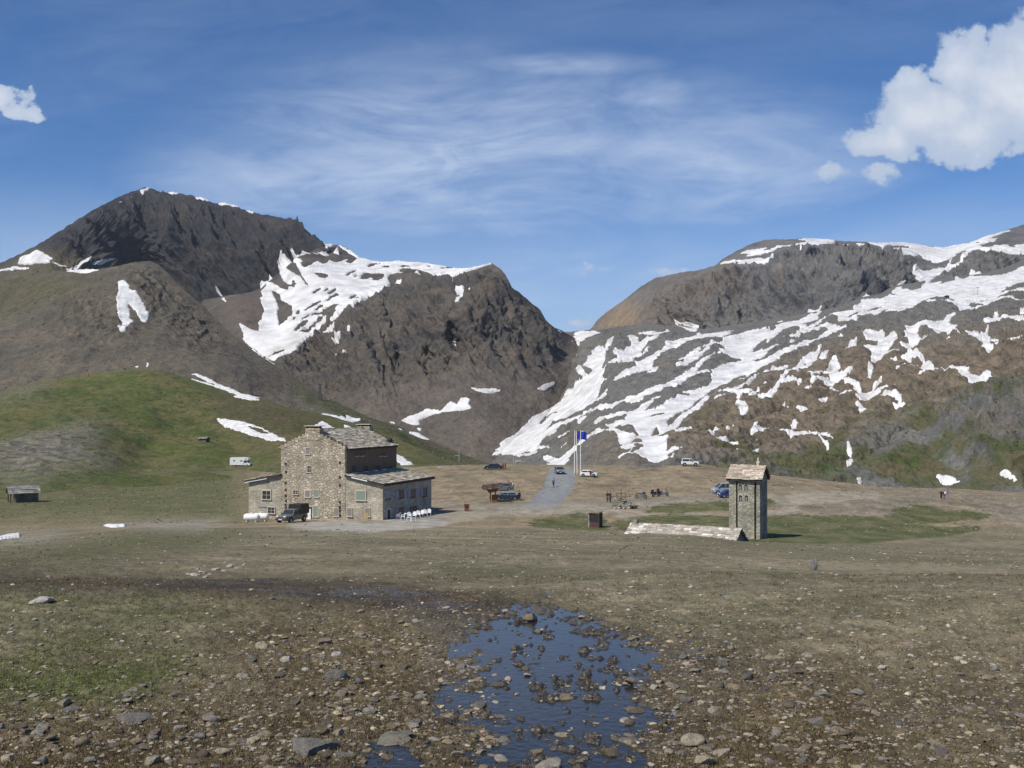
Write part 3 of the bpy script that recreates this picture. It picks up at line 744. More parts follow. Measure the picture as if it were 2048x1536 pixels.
green6 = area('1330,935 1420,900 1430,820 1500,860 1560,880 1640,860 1700,830 1780,850 1850,820 1960,800 2048,790 2048,1020 1850,1010 1650,980 1500,960;1380,850 1440,810 1480,850 1420,880', 12)
green6b = area('1560,960 1600,920 1680,930 1680,980;1720,980 1760,880 1850,830 1900,900 1890,980 1800,1000;1980,960 2048,930 2048,1000;1900,790 2048,790 2048,830 1950,815', 8)
grey6b = area('1900,880 1960,830 2040,810 2048,900 2020,960 1960,930', 9)
def c_slope(P, px, py, sb, N):
    x, y, z = P[..., 0], P[..., 1], P[..., 2]
    n = fbm(x/22., y/30., z/20., oct=4, seed=101); n2 = fbm(x/7., y/9., z/6., oct=4, seed=103)
    c = np.broadcast_to(C3(.150, .148, .140), P.shape).copy()
    c = mixc(c, C3(.18, .155, .12), sstep(.0, .6, n)*.6)
    c = mixc(c, C3(.095, .094, .09), sstep(.05, .5, -n2)*.6)
    b = look(brown6, px, py)
    c = mixc(c, lerp(C3(.185, .148, .106), C3(.118, .097, .07), sstep(-.3, .5, n2)[..., None]), b*.95)
    g = look(green6, px, py)
    gm = g*sstep(-.2, .3, n+.6*n2)*.95
    c = mixc(c, lerp(C3(.062, .078, .030), C3(.10, .092, .045), sstep(-.4, .5, n2)[..., None]), gm)
    c = mixc(c, lerp(C3(.062, .082, .028), C3(.11, .10, .055), sstep(-.3, .4, n2)[..., None]), look(green6b, px, py)*sstep(-.45, .15, n+.5*n2)*1.0)
    c = mixc(c, C3(.14, .125, .105), look(grey6b, px, py)*sstep(-.2, .2, n2))
    tr = line_mask('1440,930 1500,850 1560,790;1700,880 1690,960 1715,985'.split(';')[0], 4)
    return c
layer('mountainside', 'long slope of grey and brown rock striped with snow',
 '900,990 940,965 985,925 1000,908 1030,880 1080,848 1120,800 1140,760 1150,715 1158,690 1165,672 1190,662 1215,657 1250,652 1290,647 1340,652 1380,660 1440,656 1500,645 1560,635 1600,628 1640,623 1690,608 1720,596 1760,588 1790,572 1830,566 1850,558 1900,555 1960,548 2010,535 2048,520 2300,440',
 '900,1010 940,1000 1100,985 1250,975 1400,965 1550,985 1700,1020 1900,1030 2300,1050',
 '900,985,560 940,960,580 1000,915,600 1050,880,615 1100,900,480 1100,840,660 1120,800,745 1150,720,865 1160,690,925 1190,660,1000 1150,930,345 1170,900,390 1050,950,420 1250,935,275 1250,880,330 1250,800,480 1250,720,700 1250,660,1050 1400,930,270 1400,900,292 1400,850,350 1400,780,460 1400,700,650 1400,655,950 1550,950,278 1550,880,330 1550,780,440 1550,700,600 1550,640,900 1700,980,272 1700,900,310 1700,800,400 1700,700,550 1700,605,900 1900,990,268 1900,900,300 1900,800,370 1900,700,480 1900,620,680 1900,556,1000 2048,1000,262 2048,900,290 2048,800,350 2048,700,450 2048,600,680 2048,525,1050 2300,1000,270 2300,800,360 2300,480,1050',
 900, 2300, 980, 430, d_slope, c_slope, M_mid, (S_mid, 'long snow stripes lying in the hollows of the slope'), crestn=1.2, back=(.3, 40))

# --- brown scree hill on the left
rough3 = area('235,530 300,520 345,560 400,600 440,650 420,700 360,690 330,620 290,600 250,570;120,600 300,640 220,690 120,660', 10)
def d_scree(x, y, z, px, py, sb):
    r = look(rough3, px, py)
    g = fbm(x/70., y/70., oct=3, seed=111); f = ridge2(x/10.+z/30., y/16., z/12., oct=4, seed=113); ff = fbm(x/5., y/5., z/4., oct=3, seed=115)
    rill = ridged((x+.2*y)/17., z/120., oct=2, seed=117)
    return 5*g, r*(2.4*f)+.55*ff+.8*rill
grass3 = area('0,550 60,545 180,545 210,550 150,600 60,620 0,630', 8)
green3 = area('560,740 640,785 760,840 900,897 1000,932 1000,950 860,950 700,880 640,830', 7)
lowb3 = area('420,700 560,745 700,830 560,800 400,760', 14)
def c_scree(P, px, py, sb, N):
    x, y, z = P[..., 0], P[..., 1], P[..., 2]
    n = fbm(x/30., y/30., z/40., oct=4, seed=121); n2 = fbm(x/8., y/8., z/8., oct=4, seed=123)
    c = lerp(C3(.134, .114, .086), C3(.104, .093, .074), sstep(-.4, .4, n)[..., None])
    c = mixc(c, C3(.075, .068, .058), look(rough3, px, py)*sstep(-.3, .3, n2)*.8)
    c = mixc(c, C3(.085, .08, .042), look(grass3, px, py)*(.7+.5*n2))
    c = mixc(c, C3(.10, .088, .072), look(lowb3, px, py)*.8)
    c = mixc(c, lerp(C3(.058, .076, .026), C3(.095, .08, .045), sstep(-.3, .5, n2)[..., None]), look(green3, px, py)*1.15)
    return c
layer('scree_hill', 'bare brown scree hill with one snow patch below its top',
 '-300,560 0,545 100,543 180,540 230,533 270,524 300,521 320,530 345,555 370,582 400,605 430,635 460,665 500,695 540,722 560,736 600,762 640,785 690,812 740,835 800,855 850,876 900,898 950,918 1000,934 1040,950',
 '-300,860 0,850 300,800 500,850 640,890 800,930 1000,990 1040,1000',
 '0,850,470 0,780,520 0,650,640 0,545,760 300,800,500 300,740,540 300,650,620 300,521,720 500,850,480 500,750,560 500,695,640 640,860,470 640,785,590 800,910,430 800,855,540 1000,980,380 1000,934,460 900,930,430 900,898,500 -300,560,800 -300,850,470 400,605,690',
 -300, 1040, 560, 220, d_scree, c_scree, M_mid, (S_mid, 'snow patch below the top of the brown scree hill'), crestn=1.2, back=(.35, 35))

# --- green hill on the left
rocks2 = area('0,890 60,870 130,860 220,850 200,880 150,905 240,915 230,935 120,950 60,965 0,960;0,790 60,770 120,775 60,795 0,800', 7)
def d_green(x, y, z, px, py, sb):
    r = look(rocks2, px, py)
    g = fbm(x/45., y/45., oct=3, seed=131); f = fbm(x/10., y/10., oct=4, seed=133)
    st = ridged((z*2.5+x*.25)/6., x/40., y/60., oct=3, seed=135)
    k = sstep(180, 300, y)
    return 2.2*g*k, .5*f*k+.22*fbm(x/2.5, y/2.5, oct=3, seed=137)+r*1.3*st
brown2 = area('380,765 520,800 640,825 700,850 640,880 560,870 450,860 420,800;820,900 1000,935 1000,950 850,945;480,880 560,900 560,930 500,905', 10)
dirt2 = area('0,1010 60,1000 180,985 300,975 180,1005 60,1020 0,1060;300,1050 500,1010 700,990 500,1000 380,1030;800,945 900,950 1000,945 1000,960 800,960', 6)
stone2 = area('0,1040 120,1035 260,1025 240,1042 120,1050 0,1070', 6)
def c_green(P, px, py, sb, N):
    x, y, z = P[..., 0], P[..., 1], P[..., 2]
    n = fbm(x/18., y/18., z/12., oct=4, seed=141); n2 = fbm(x/4., y/5., z/4., oct=4, seed=143)
    c = lerp(C3(.076, .094, .026), C3(.122, .114, .046), sstep(-.35, .45, n+.35*n2)[..., None])
    c = mixc(c, C3(.055, .068, .024), sstep(.15, .55, -n2)*.7)
    c = mixc(c, lerp(C3(.088, .068, .042), C3(.07, .062, .035), sstep(-.2, .4, n2)[..., None]), look(brown2, px, py)*.85)
    rk = look(rocks2, px, py)*sstep(-.35, .25, n2+.3)
    c = mixc(c, lerp(C3(.215, .195, .155), C3(.115, .108, .092), sstep(-.2, .4, n2)[..., None]), rk)
    c = mixc(c, C3(.19, .165, .12), look(dirt2, px, py)*sstep(-.3, .3, n+.2))
    c = mixc(c, C3(.14, .128, .10), look(stone2, px, py)*sstep(-.3, .3, n2+.2))
    rd = look(line_mask('280,941 380,935 460,934 560,937', 3), px, py)
    c = mixc(c, C3(.16, .14, .105), rd*.8)
    rd = look(line_mask('795,943 830,940 870,941 960,944', 5), px, py)
    c = mixc(c, C3(.26, .25, .22), rd)
    return c
layer('hill', 'rounded green hill with grey rock bands and two snow stripes',
 '-300,800 0,787 40,772 90,760 150,752 220,742 290,738 340,745 380,757 450,778 520,798 570,812 620,824 660,832 720,850 780,870 830,893 880,915 940,930 1000,940',
 '-300,1120 0,1080 300,1062 500,1030 700,1000 850,980 1000,980',
 '0,1075,138 0,1060,152 0,1000,195 0,960,235 0,900,300 0,850,350 0,787,430 300,1060,138 300,1045,155 300,1000,205 300,950,290 300,920,340 300,850,390 290,738,480 500,1015,190 500,935,335 500,880,380 520,800,450 700,985,214 700,1000,208 700,920,330 700,850,420 850,965,242 850,940,290 850,905,370 1000,965,245 1000,940,330 850,980,236 1000,980,238 -300,1060,152 -300,900,300 -300,800,430',
 -300, 1000, 620, 300, d_green, c_green, M_hill, (S_near, 'narrow snow stripes on the crest of the green hill'), crestn=.8, back=(.3, 25), snowh=1.2)

# ------------------------------------------------------------------ the ground: foreground slope and the floor of the pass
ctl = {
 -450: '1,13.3 9.5,13.3 14,12.9 25,11.6 50,8.3 90,3.6 120,.6 150,-1.8 190,-2.0 250,-3.5 330,-4 430,-6',
 0: '1,13.3 9.5,13.3 14,12.9 25,11.6 50,8.3 90,3.4 120,.5 150,-1.8 190,-2.0 250,-3.5 330,-4 430,-6',
 300: '1,13.3 9.5,13.3 14,12.85 25,11.6 50,8.6 100,3.4 120,1.55 140,-.1 170,-1.76 200,-2.6 260,-3.6 330,-4 430,-6',
 600: '1,13.3 9.5,13.3 14,12.8 25,11.6 50,8.7 100,3.4 115,2.1 130,.7 138,.15 150,-.1 170,-.5 200,-1.2 260,-3 330,-4.6 430,-7',
 860: '1,13.3 9.5,13.3 14,12.8 25,11.55 50,8.7 100,3.3 130,.8 150,.0 170,-.3 200,-.5 240,.3 262,.6 300,-3 430,-12',
 1024: '1,13.3 9.5,13.3 14,12.8 25,11.55 50,8.7 100,3.1 118,1.2 140,0 167,.0 200,-.24 240,.9 262,1.0 300,-3 430,-14',
 1250: '1,13.3 9.5,13.3 14,12.78 25,11.5 50,8.55 94,3.75 100,2.9 104,1.0 106,.7 125,.0 140,-.13 150,-.36 167,.05 200,-.5 240,.14 262,.65 290,-2 430,-12',
 1390: '1,13.3 9.5,13.3 14,12.76 25,11.45 50,8.4 90,4.05 97,3.25 101,1.7 106,.6 125,.1 140,-.1 150,-.3 170,.2 200,-.2 240,.9 255,1.3 268,1.0 300,-3 430,-12',
 1500: '1,13.3 9.5,13.3 14,12.75 25,11.4 50,8.2 90,3.35 100,2.25 106,1.4 111,.9 118,.6 130,.3 150,-.36 170,.3 185,.2 200,-.4 240,-.8 262,-1.1 300,-4 430,-12',
 1750: '1,13.3 9.5,13.3 14,12.7 25,11.3 50,8.0 95,2.3 105,1.25 120,.43 140,-.13 160,0 180,-.17 195,-1 210,-2.5 260,-4.8 430,-12',
 2048: '1,13.3 9.5,13.3 14,12.68 25,11.2 50,7.8 95,1.74 110,.33 130,-.48 150,-1.07 180,-1.3 188,-1.5 200,-2.8 260,-6 430,-12',
 2500: '1,13.3 9.5,13.3 14,12.68 25,11.2 50,7.8 95,1.74 110,.33 130,-.48 150,-1.07 180,-1.3 188,-1.5 200,-2.8 260,-6 430,-12'}
gD = np.concatenate([np.array([2.2, 2.7, 3.2, 3.7, 4.0]), 1.7*F/np.arange(1655-HZ, 1192-HZ, -1.6), np.geomspace(9.55, 100, 190), np.linspace(100.6, 272, 225), np.linspace(276, 430, 14)])
gX = np.linspace(-450, 2500, 1180)
dd = np.geomspace(1.5, 440, 700)
tab = np.stack([np.interp(dd, *parse(v).T) for v in ctl.values()], 1)
ks = np.array(list(ctl.keys()), float)
full = np.stack([np.interp(gX, ks, tab[i]) for i in range(len(dd))])
w = np.exp(-np.linspace(-2, 2, 41)**2); w /= w.sum()
full = np.apply_along_axis(lambda r: np.convolve(np.pad(r, 20, mode='edge'), w, 'valid'), 1, full)
w = np.exp(-np.linspace(-2, 2, 9)**2); w /= w.sum()
full = np.apply_along_axis(lambda r: np.convolve(np.pad(r, 4, mode='edge'), w, 'valid'), 0, full)
full[dd < 9.3] = 13.3
def gz(x, y):
    """smooth height of the ground at a place"""
    px = np.clip(CX+F*np.asarray(x)/np.asarray(y), gX[0], gX[-1]); 
    a = np.interp(px, gX, np.arange(len(gX))); b = np.interp(y, dd, np.arange(len(dd)))
    ai = np.clip(np.int32(a), 0, len(gX)-2); bi = np.clip(np.int32(b), 0, len(dd)-2); af = a-ai; bf = b-bi
    return (full[bi, ai]*(1-af)+full[bi, ai+1]*af)*(1-bf)+(full[bi+1, ai]*(1-af)+full[bi+1, ai+1]*af)*bf
def at(px, D):
    x = (px-CX)/F*D; return Vector((float(x), float(D), float(gz(x, D))))

gXX, gDD = np.meshgrid(gX, gD)
gx = (gXX-CX)/F*gDD
gzz = gz(gx, gDD)
gpy = HZ+F*(H-gzz)/gDD
ZW = 13.2935
water_a = area('930,1268 965,1250 1000,1222 1040,1206 1100,1214 1180,1236 1240,1262 1335,1290 1270,1312 1320,1335 1290,1372 1255,1400 1285,1440 1240,1480 1290,1520 1270,1560 880,1560 990,1500 985,1460 945,1440 1000,1390 970,1350 985,1325 915,1305 975,1290;1370,1298 1500,1316 1640,1342 1600,1347 1450,1328;720,1500 800,1485 850,1520 830,1560 720,1560;880,1395 930,1385 925,1420;1290,1440 1360,1425 1340,1455;1395,1425 1440,1418 1425,1440;560,1530 640,1525 640,1560 560,1560', 8)
wet_a = area('0,1145 300,1150 560,1155 850,1180 1060,1205 1300,1260 1420,1300 1660,1340 1500,1420 1400,1560 800,1560 820,1400 860,1300 820,1250 700,1215 400,1190 0,1180;300,1560 500,1480 800,1420 900,1560', 12)
wetband = area('0,1146 300,1150 560,1152 850,1176 1040,1204 940,1240 700,1214 400,1190 0,1182', 5)
green_a = area('60,1300 200,1270 300,1300 380,1340 250,1400 0,1410 0,1340;330,1290 420,1300 400,1330 340,1320;0,1180 400,1195 560,1210 300,1240 0,1210', 14)
green_b = area('120,1085 260,1060 420,1055 540,1068 400,1100 200,1120 0,1150 0,1110;1290,1072 1480,1082 1560,1092 1800,1105 2048,1112 2048,1118 1700,1112 1400,1090', 5)
moss_a = area('0,1440 200,1420 500,1440 700,1400 900,1380 1000,1560 0,1560;400,1260 820,1240 900,1380 700,1400 480,1330;1300,1360 1600,1340 1760,1400 1700,1560 1330,1560', 18)
meadow = area('1225,1042 1290,1030 1460,1032 1700,1030 1800,1036 1880,1050 1960,1062 1900,1072 1740,1085 1530,1090 1480,1085 1300,1075 1240,1062;1275,1022 1320,1012 1400,1004 1540,1000 1560,1006 1480,1020 1350,1026;1060,1042 1110,1032 1170,1030 1215,1040 1220,1062 1120,1060 1070,1055', 1)
meadow2 = area('1780,1030 1800,1014 1850,1012 1900,1020 1960,1024 1985,1034 1940,1040 1860,1046 1800,1042;1960,1064 1900,1056 1840,1058 1900,1050 1960,1052', 1)
path_a = area('1225,1035 1240,1028 1300,1026 1480,1022 1600,1018 1600,1030 1480,1030 1300,1033 1250,1042;860,1030 1000,1018 1180,1010 1400,1000 1600,985 1760,984 1760,996 1600,1012 1500,1004 1350,1008 1200,1028 1000,1030 880,1050 760,1062 560,1056 700,1046', 2)
lot_a = area('555,1044 700,1040 770,1046 900,1030 900,1050 760,1064 600,1060', 4)
road_a = area('1100,936 1144,936 1152,955 1147,975 1130,998 1105,1016 1040,1016 1072,992 1092,968', 1)
grey_a = area('860,1012 1000,1008 1180,1005 1460,990 1460,998 1300,1012 1180,1014 1000,1018 880,1022;140,1048 300,1038 480,1035 400,1062 300,1055;0,1074 70,1072 150,1060 90,1080 0,1084', 3)
ground_rocky = area('1500,1010 1700,990 1850,985 2048,1000 2048,1050 1900,1010 1760,1030 1600,1030', 8)

def octs(lams, seed, x, y, D, sharp=False):
    s = 0; pix = D/F*2.5
    for i, (lam, amp) in enumerate(lams):
        k = sstep(1.2, 2.6, lam/np.maximum(pix, 1e-4))
        n = pn(x/lam, y/lam, seed=seed+i*3)
        s = s+amp*k*n
    return s
near = sstep(70, 20, gDD)
rgh = octs([(15, .10), (6, .10), (2.5, .06), (1.0, .035), (.4, .020), (.17, .012), (.07, .006), (.035, .003)], 200, gx, gDD, gDD)
built = sstep(105, 120, gDD)
rgh = rgh*(1-.65*built)
W = look(water_a, gXX, np.clip(gpy, 0, 1535))
flat = sstep(12, 9, gDD)
rg0 = octs([(.60, .012), (.30, .024), (.15, .036), (.075, .052), (.038, .034)], 240, gx, gDD, gDD)
Z = gzz+rgh*(1-flat*.65)
Z = Z+flat*(.029-.0325*W+.010*W*fbm(gx/.9, gDD/.9, oct=2, seed=270))+rg0*flat*(.28+.62*W)
# little knolls on the floor of the pass
Z = Z+.35*look(area('1860,1000 1980,1000 2048,1010 2048,1040 1900,1030', 8), gXX, gpy)*fbm(gx/3., gDD/3., oct=3, seed=260)*built
knoll = area('1540,1000 1700,980 1860,978 2048,990 2048,1060 1960,1070 1880,1046 1700,1026 1560,1030;1000,960 1450,955 1450,985 1000,985', 8)
Z = Z+look(knoll, gXX, np.clip(gpy, 0, 1535))*built*(.45*fbm(gx/7., gDD/11., oct=3, seed=262)+.16*ridge2(gx/2.6, gDD/5., oct=3, seed=264))
def c_ground():
    x, y = gx, gDD
    n = octs([(9, .5), (3.5, .4), (1.3, .35), (.5, .3), (.2, .25), (.08, .2)], 300, x, y, gDD)
    n2 = octs([(4, .4), (1.6, .4), (.6, .4), (.25, .35), (.1, .3), (.045, .25)], 330, x, y, gDD)
    py = np.clip(gpy, 0, 1535)
    wx = 16*n*sstep(20, 100, gDD)+9*n2; wy = 3.0*n2+2.2*n
    L = lambda a: look(a, gXX+wx, py+wy)
    SH = lambda m, w=.45: sstep(.30, .62, m+w*(n2*.8+n*.5)*sstep(.02, .2, m)*sstep(1.0, .8, m))
    fore = lerp(C3(.240, .205, .138), C3(.132, .120, .074), sstep(-.5, .5, n)[..., None])
    gravel = C3(.23, .215, .185)
    c = fore
    c = mixc(c, C3(.085, .085, .045), sstep(.05, .5, n2)*.40)
    m = L(moss_a)
    c = mixc(c, lerp(C3(.060, .044, .025), C3(.135, .10, .055), sstep(-.4, .6, n2)[..., None]), m*.85)
    c = mixc(c, lerp(C3(.060, .046, .028), C3(.13, .104, .062), sstep(-.3, .6, n2+.3*n)[..., None]), sstep(1225, 1420, py)*.72)
    c = mixc(c, lerp(C3(.07, .092, .025), C3(.12, .105, .055), sstep(-.2, .7, n)[..., None]), L(green_a)*sstep(-.35, .3, n2+.15))
    c = mixc(c, lerp(C3(.085, .088, .038), C3(.17, .145, .095), sstep(-.2, .6, n)[..., None]), L(green_b)*.85)
    we = L(wet_a)
    c = mixc(c, lerp(C3(.062, .046, .030), C3(.10, .08, .05), sstep(-.3, .5, n2)[..., None]), we*.75)
    c = mixc(c, lerp(C3(.062, .042, .023), C3(.036, .028, .019), sstep(-.3, .5, n)[..., None]), L(wetband)*.9)
    c = mixc(c, C3(.045, .036, .026), W*.8)
    # floor of the pass
    dirt = lerp(C3(.285, .228, .152), C3(.20, .158, .100), sstep(-.4, .5, n)[..., None])
    k = sstep(1062, 1050, py)*sstep(100, 112, gDD)
    dirt = mixc(dirt, C3(.12, .11, .062), sstep(.1, .6, fbm(x/11., y/16., oct=3, seed=350))*.5*sstep(150, 230, gDD))
    c = mixc(c, dirt, k)
    c = mixc(c, lerp(C3(.22, .195, .155), C3(.16, .145, .115), sstep(-.3, .4, n)[..., None]), L(ground_rocky)*k)
    c = mixc(c, C3(.30, .265, .205), SH(L(path_a))*.9)
    c = mixc(c, C3(.25, .235, .20), L(grey_a)*.9)
    c = mixc(c, C3(.36, .34, .295), SH(L(lot_a))*.9)
    ln1 = line_mask('940,1014 1000,1013 1090,1010 1180,1008', 3); ln2 = line_mask('860,1017 930,1013 1000,1008 1100,1006 1200,1003 1330,997 1460,990', 2)
    ed = line_mask('1096,945 1092,965 1080,988 1050,1008', 2); ed2 = line_mask('1140,950 1144,965 1135,985 1115,1002', 2)
    tx = fbm(x/5., y/9., oct=4, seed=360); tx2 = fbm(x/1.6, y/4., oct=4, seed=361)
    c = c*(1+(.30*tx+.28*tx2)[..., None]*k[..., None])
    c = mixc(c, C3(.10, .09, .06), sstep(.25, .6, tx+.4*tx2)*k*.5)
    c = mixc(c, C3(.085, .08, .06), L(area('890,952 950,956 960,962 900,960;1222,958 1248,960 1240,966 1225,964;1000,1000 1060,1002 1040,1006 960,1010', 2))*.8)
    c = mixc(c, C3(.225, .235, .24), sstep(.25, .6, look(road_a, gXX+.35*wx, py+.4*wy)))
    c = mixc(c, C3(.13, .13, .12), np.maximum(L(ed), L(ed2))*.9)
    c = mixc(c, C3(.11, .10, .08), L(ln2)*.8*k); c = mixc(c, C3(.34, .315, .26), L(ln1)*k)
    gr = lerp(C3(.058, .076, .022), C3(.125, .12, .055), sstep(-.4, .6, fbm(x/2.2, y/5., oct=4, seed=370))[..., None])
    c = mixc(c, gr, SH(np.maximum(L(meadow), L(meadow2)), .9)*(.72+.28*sstep(-.3, .3, n2))*sstep(100, 104, gDD))
    lf = sstep(560, 420, gXX)*sstep(118, 132, gDD)
    c = mixc(c, lerp(C3(.078, .09, .032), C3(.135, .125, .065), sstep(-.3, .5, n+.3*n2)[..., None]), lf*.92*(1-L(grey_a))*sstep(1062, 1046, py)*(1-.8*L(stone2)))
    global WETM
    WETM = np.clip(np.maximum(we*.55, np.maximum(L(wetband)*np.interp(gXX, [300, 560, 800], [.25, .85, .85])*sstep(-.1, .3, n2+.3*n), W)), 0, 1)
    return c*(1+.10*n2[..., None])
gcol = c_ground()
M_ground = terrain_mat('stony_ground', 5.0, .035, .48, fine=7)
def ground_shader():
    """finer grain close by, coarser far away, the same soil"""
    nt = M_ground.node_tree; L = nt.links; b = nt.nodes['Principled BSDF']
    n3 = setin(nd(nt, 'ShaderNodeTexNoise'), Scale=.9, Detail=10.0, Roughness=.72)
    geo = nd(nt, 'ShaderNodeNewGeometry'); L.new(geo.outputs['Position'], n3.inputs['Vector'])
    r = setin(nd(nt, 'ShaderNodeMapRange'), From_Min=.28, From_Max=.72, To_Min=.72, To_Max=1.3); L.new(n3.outputs['Fac'], r.inputs['Value'])
    src = b.inputs['Base Color'].links[0].from_socket
    vm = nd(nt, 'ShaderNodeVectorMath', operation='SCALE'); L.new(src, vm.inputs[0]); L.new(r.outputs['Result'], vm.inputs['Scale'])
    # pale grit
    v = setin(nd(nt, 'ShaderNodeTexVoronoi'), Scale=26.0); L.new(geo.outputs['Position'], v.inputs['Vector'])
    mr = setin(nd(nt, 'ShaderNodeMapRange'), From_Min=.16, From_Max=.30, To_Min=1.0, To_Max=0.0); L.new(v.outputs['Distance'], mr.inputs['Value'])
    sep = nd(nt, 'ShaderNodeSeparateColor'); L.new(v.outputs['Color'], sep.inputs[0])
    gt = nd(nt, 'ShaderNodeMath', operation='GREATER_THAN'); L.new(sep.outputs[0], gt.inputs[0]); gt.inputs[1].default_value = .62
    mm = nd(nt, 'ShaderNodeMath', operation='MULTIPLY'); L.new(gt.outputs[0], mm.inputs[0]); L.new(mr.outputs['Result'], mm.inputs[1])
    mk = nd(nt, 'ShaderNodeMath', operation='MULTIPLY'); L.new(mm.outputs[0], mk.inputs[0]); mk.inputs[1].default_value = .55
    mx = nd(nt, 'ShaderNodeMix', data_type='RGBA'); L.new(mk.outputs[0], mx.inputs['Factor']); L.new(vm.outputs['Vector'], mx.inputs['A']); mx.inputs['B'].default_value = (.26, .235, .19, 1)
    L.new(mx.outputs['Result'], b.inputs['Base Color'])
ground_shader()
GP = np.stack([gx, gDD, Z], -1)
wet_nt = M_ground.node_tree; wb = wet_nt.nodes['Principled BSDF']; wat = [x for x in wet_nt.nodes if x.type == 'ATTRIBUTE'][0]
wr = setin(nd(wet_nt, 'ShaderNodeMapRange'), From_Min=.15, From_Max=.9, To_Min=.95, To_Max=.22); wet_nt.links.new(wat.outputs['Alpha'], wr.inputs['Value']); wet_nt.links.new(wr.outputs['Result'], wb.inputs['Roughness'])
ws = setin(nd(wet_nt, 'ShaderNodeMapRange'), From_Min=.15, From_Max=.9, To_Min=.15, To_Max=.6); wet_nt.links.new(wat.outputs['Alpha'], ws.inputs['Value']); wet_nt.links.new(ws.outputs['Result'], wb.inputs['Specular IOR Level'])
o = np_mesh('ground', GP, tri_grid(*gx.shape)[:, ::-1], M_ground, np.concatenate([gcol, WETM[..., None]], -1))
tag(o, 'stony alpine ground of the pass with gravel, moss and grass', kind='structure')
# the same ground carried on to both sides of the surveyed strip
for sg, j in ((-1, 0), (1, -1)):
    ext = np.concatenate([[0], np.geomspace(60, 9000, 44)])*sg+gX[j]
    EX, ED = np.meshgrid(ext, gD); xx = (EX-CX)/F*ED
    zz = np.repeat(Z[:, [j]], len(ext), 1)+octs([(15, .2), (6, .12), (2.5, .06), (1.0, .035), (.4, .02)], 420, xx, ED, ED)*np.clip(np.abs(EX-gX[j])/600., 0, 1)*sstep(430, 330, ED)
    cc = np.repeat(gcol[:, [j]], len(ext), 1)*(1+.35*fbm(xx/1.2, ED/1.2, oct=4, seed=430))[..., None]
    T = tri_grid(*xx.shape); T = T[:, ::-1] if sg > 0 else T
    e_ = np_mesh('ground', np.stack([xx, ED, zz], -1), T, M_ground, np.concatenate([cc, 0*cc[..., :1]], -1)); tag(e_, 'stony ground beside the view', kind='structure')
# snow remnants low on the left
smg = look(SNOW, gXX, np.clip(gpy, 0, 1535))*sstep(1040, 1046, gpy)
T2 = tri_grid(*gx.shape); keep = (smg.ravel()[T2] > .5).any(1); T2 = T2[keep]
if len(T2):
    u, inv = np.unique(T2.ravel(), return_inverse=True)
    SV = GP+np.stack([0*smg, 0*smg, (smg-.5)*.5], -1)
    s = np_mesh('snow', SV.reshape(-1, 3)[u], inv.reshape(-1, 3)[:, ::-1], S_near); tag(s, 'last flat snow remnants beside the gravel track', kind='stuff')
# one wide base sheet far below everything, out to the horizon
b0 = MB(); 
base = np_mesh('terrain', [(-30000, -30000, -60), (30000, -30000, -60), (30000, 30000, -60), (-30000, 30000, -60)], [(0, 1, 2, 3)], M_hill, [(.10, .09, .07)]*4)
tag(base, 'wide valley floor far below the pass', kind='structure')
# ground behind the viewer
bk = np_mesh('terrain', [(-60, -80, 14), (60, -80, 14), (60, 2.25, 13.2), (-60, 2.25, 13.2)], [(0, 1, 2, 3)], M_ground, [(.15, .13, .09, 0)]*4)
tag(bk, 'stony ground behind the viewpoint', kind='structure')

# shallow water among the stones
mw, ntw, bw = newmat('shallow_water')
setin(bw, Roughness=.04, IOR=1.33); bw.inputs['Base Color'].default_value = (.022, .024, .028, 1)
bw.inputs['Specular IOR Level'].default_value = .5
nzw = setin(nd(ntw, 'ShaderNodeTexNoise'), Scale=22.0, Detail=3.0); gw = nd(ntw, 'ShaderNodeNewGeometry'); ntw.links.new(gw.outputs['Position'], nzw.inputs['Vector'])
bpw = setin(nd(ntw, 'ShaderNodeBump'), Strength=.25, Distance=.01); ntw.links.new(nzw.outputs['Fac'], bpw.inputs['Height']); ntw.links.new(bpw.outputs['Normal'], bw.inputs['Normal'])
sel = (W > .02) & (gDD < 9.6)
T2 = tri_grid(*gx.shape); T2 = T2[sel.ravel()[T2].any(1)]
u, inv = np.unique(T2.ravel(), return_inverse=True)
WV = GP.reshape(-1, 3)[u].copy(); WV[:, 2] = ZW
ow = np_mesh('water', WV, inv.reshape(-1, 3)[:, ::-1], mw); tag(ow, 'shallow meltwater puddle reflecting the blue sky among stones', kind='structure')
# ------------------------------------------------------------------ stones, gravel, grass
def ground_at(px, D):
    """height of the finished ground mesh"""
    c = np.clip((np.asarray(px)-gX[0])/(gX[1]-gX[0]), 0, len(gX)-1.001); r = np.clip(np.interp(D, gD, np.arange(len(gD))), 0, len(gD)-1.001)
    ci = c.astype(int); ri = r.astype(int); cf = c-ci; rf = r-ri
    return (Z[ri, ci]*(1-cf)+Z[ri, ci+1]*cf)*(1-rf)+(Z[ri+1, ci]*(1-cf)+Z[ri+1, ci+1]*cf)*rf
def at(px, D): return Vector((float((px-CX)/F*D), float(D), float(ground_at(px, D))))
nearrow = gD < 95
def D_of(px, py):
    j = int(np.clip((px-gX[0])/(gX[1]-gX[0]), 0, len(gX)-1))
    a = np.minimum.accumulate(gpy[nearrow, j]); return float(np.interp(-py, -a, gD[nearrow]))
def ico(n):
    bm = bmesh.new(); bmesh.ops.create_icosphere(bm, subdivisions=n, radius=1.0)
    V = np.array([v.co[:] for v in bm.verts]); T = np.array([[v.index for v in f.verts] for f in bm.faces]); bm.free(); return V, T
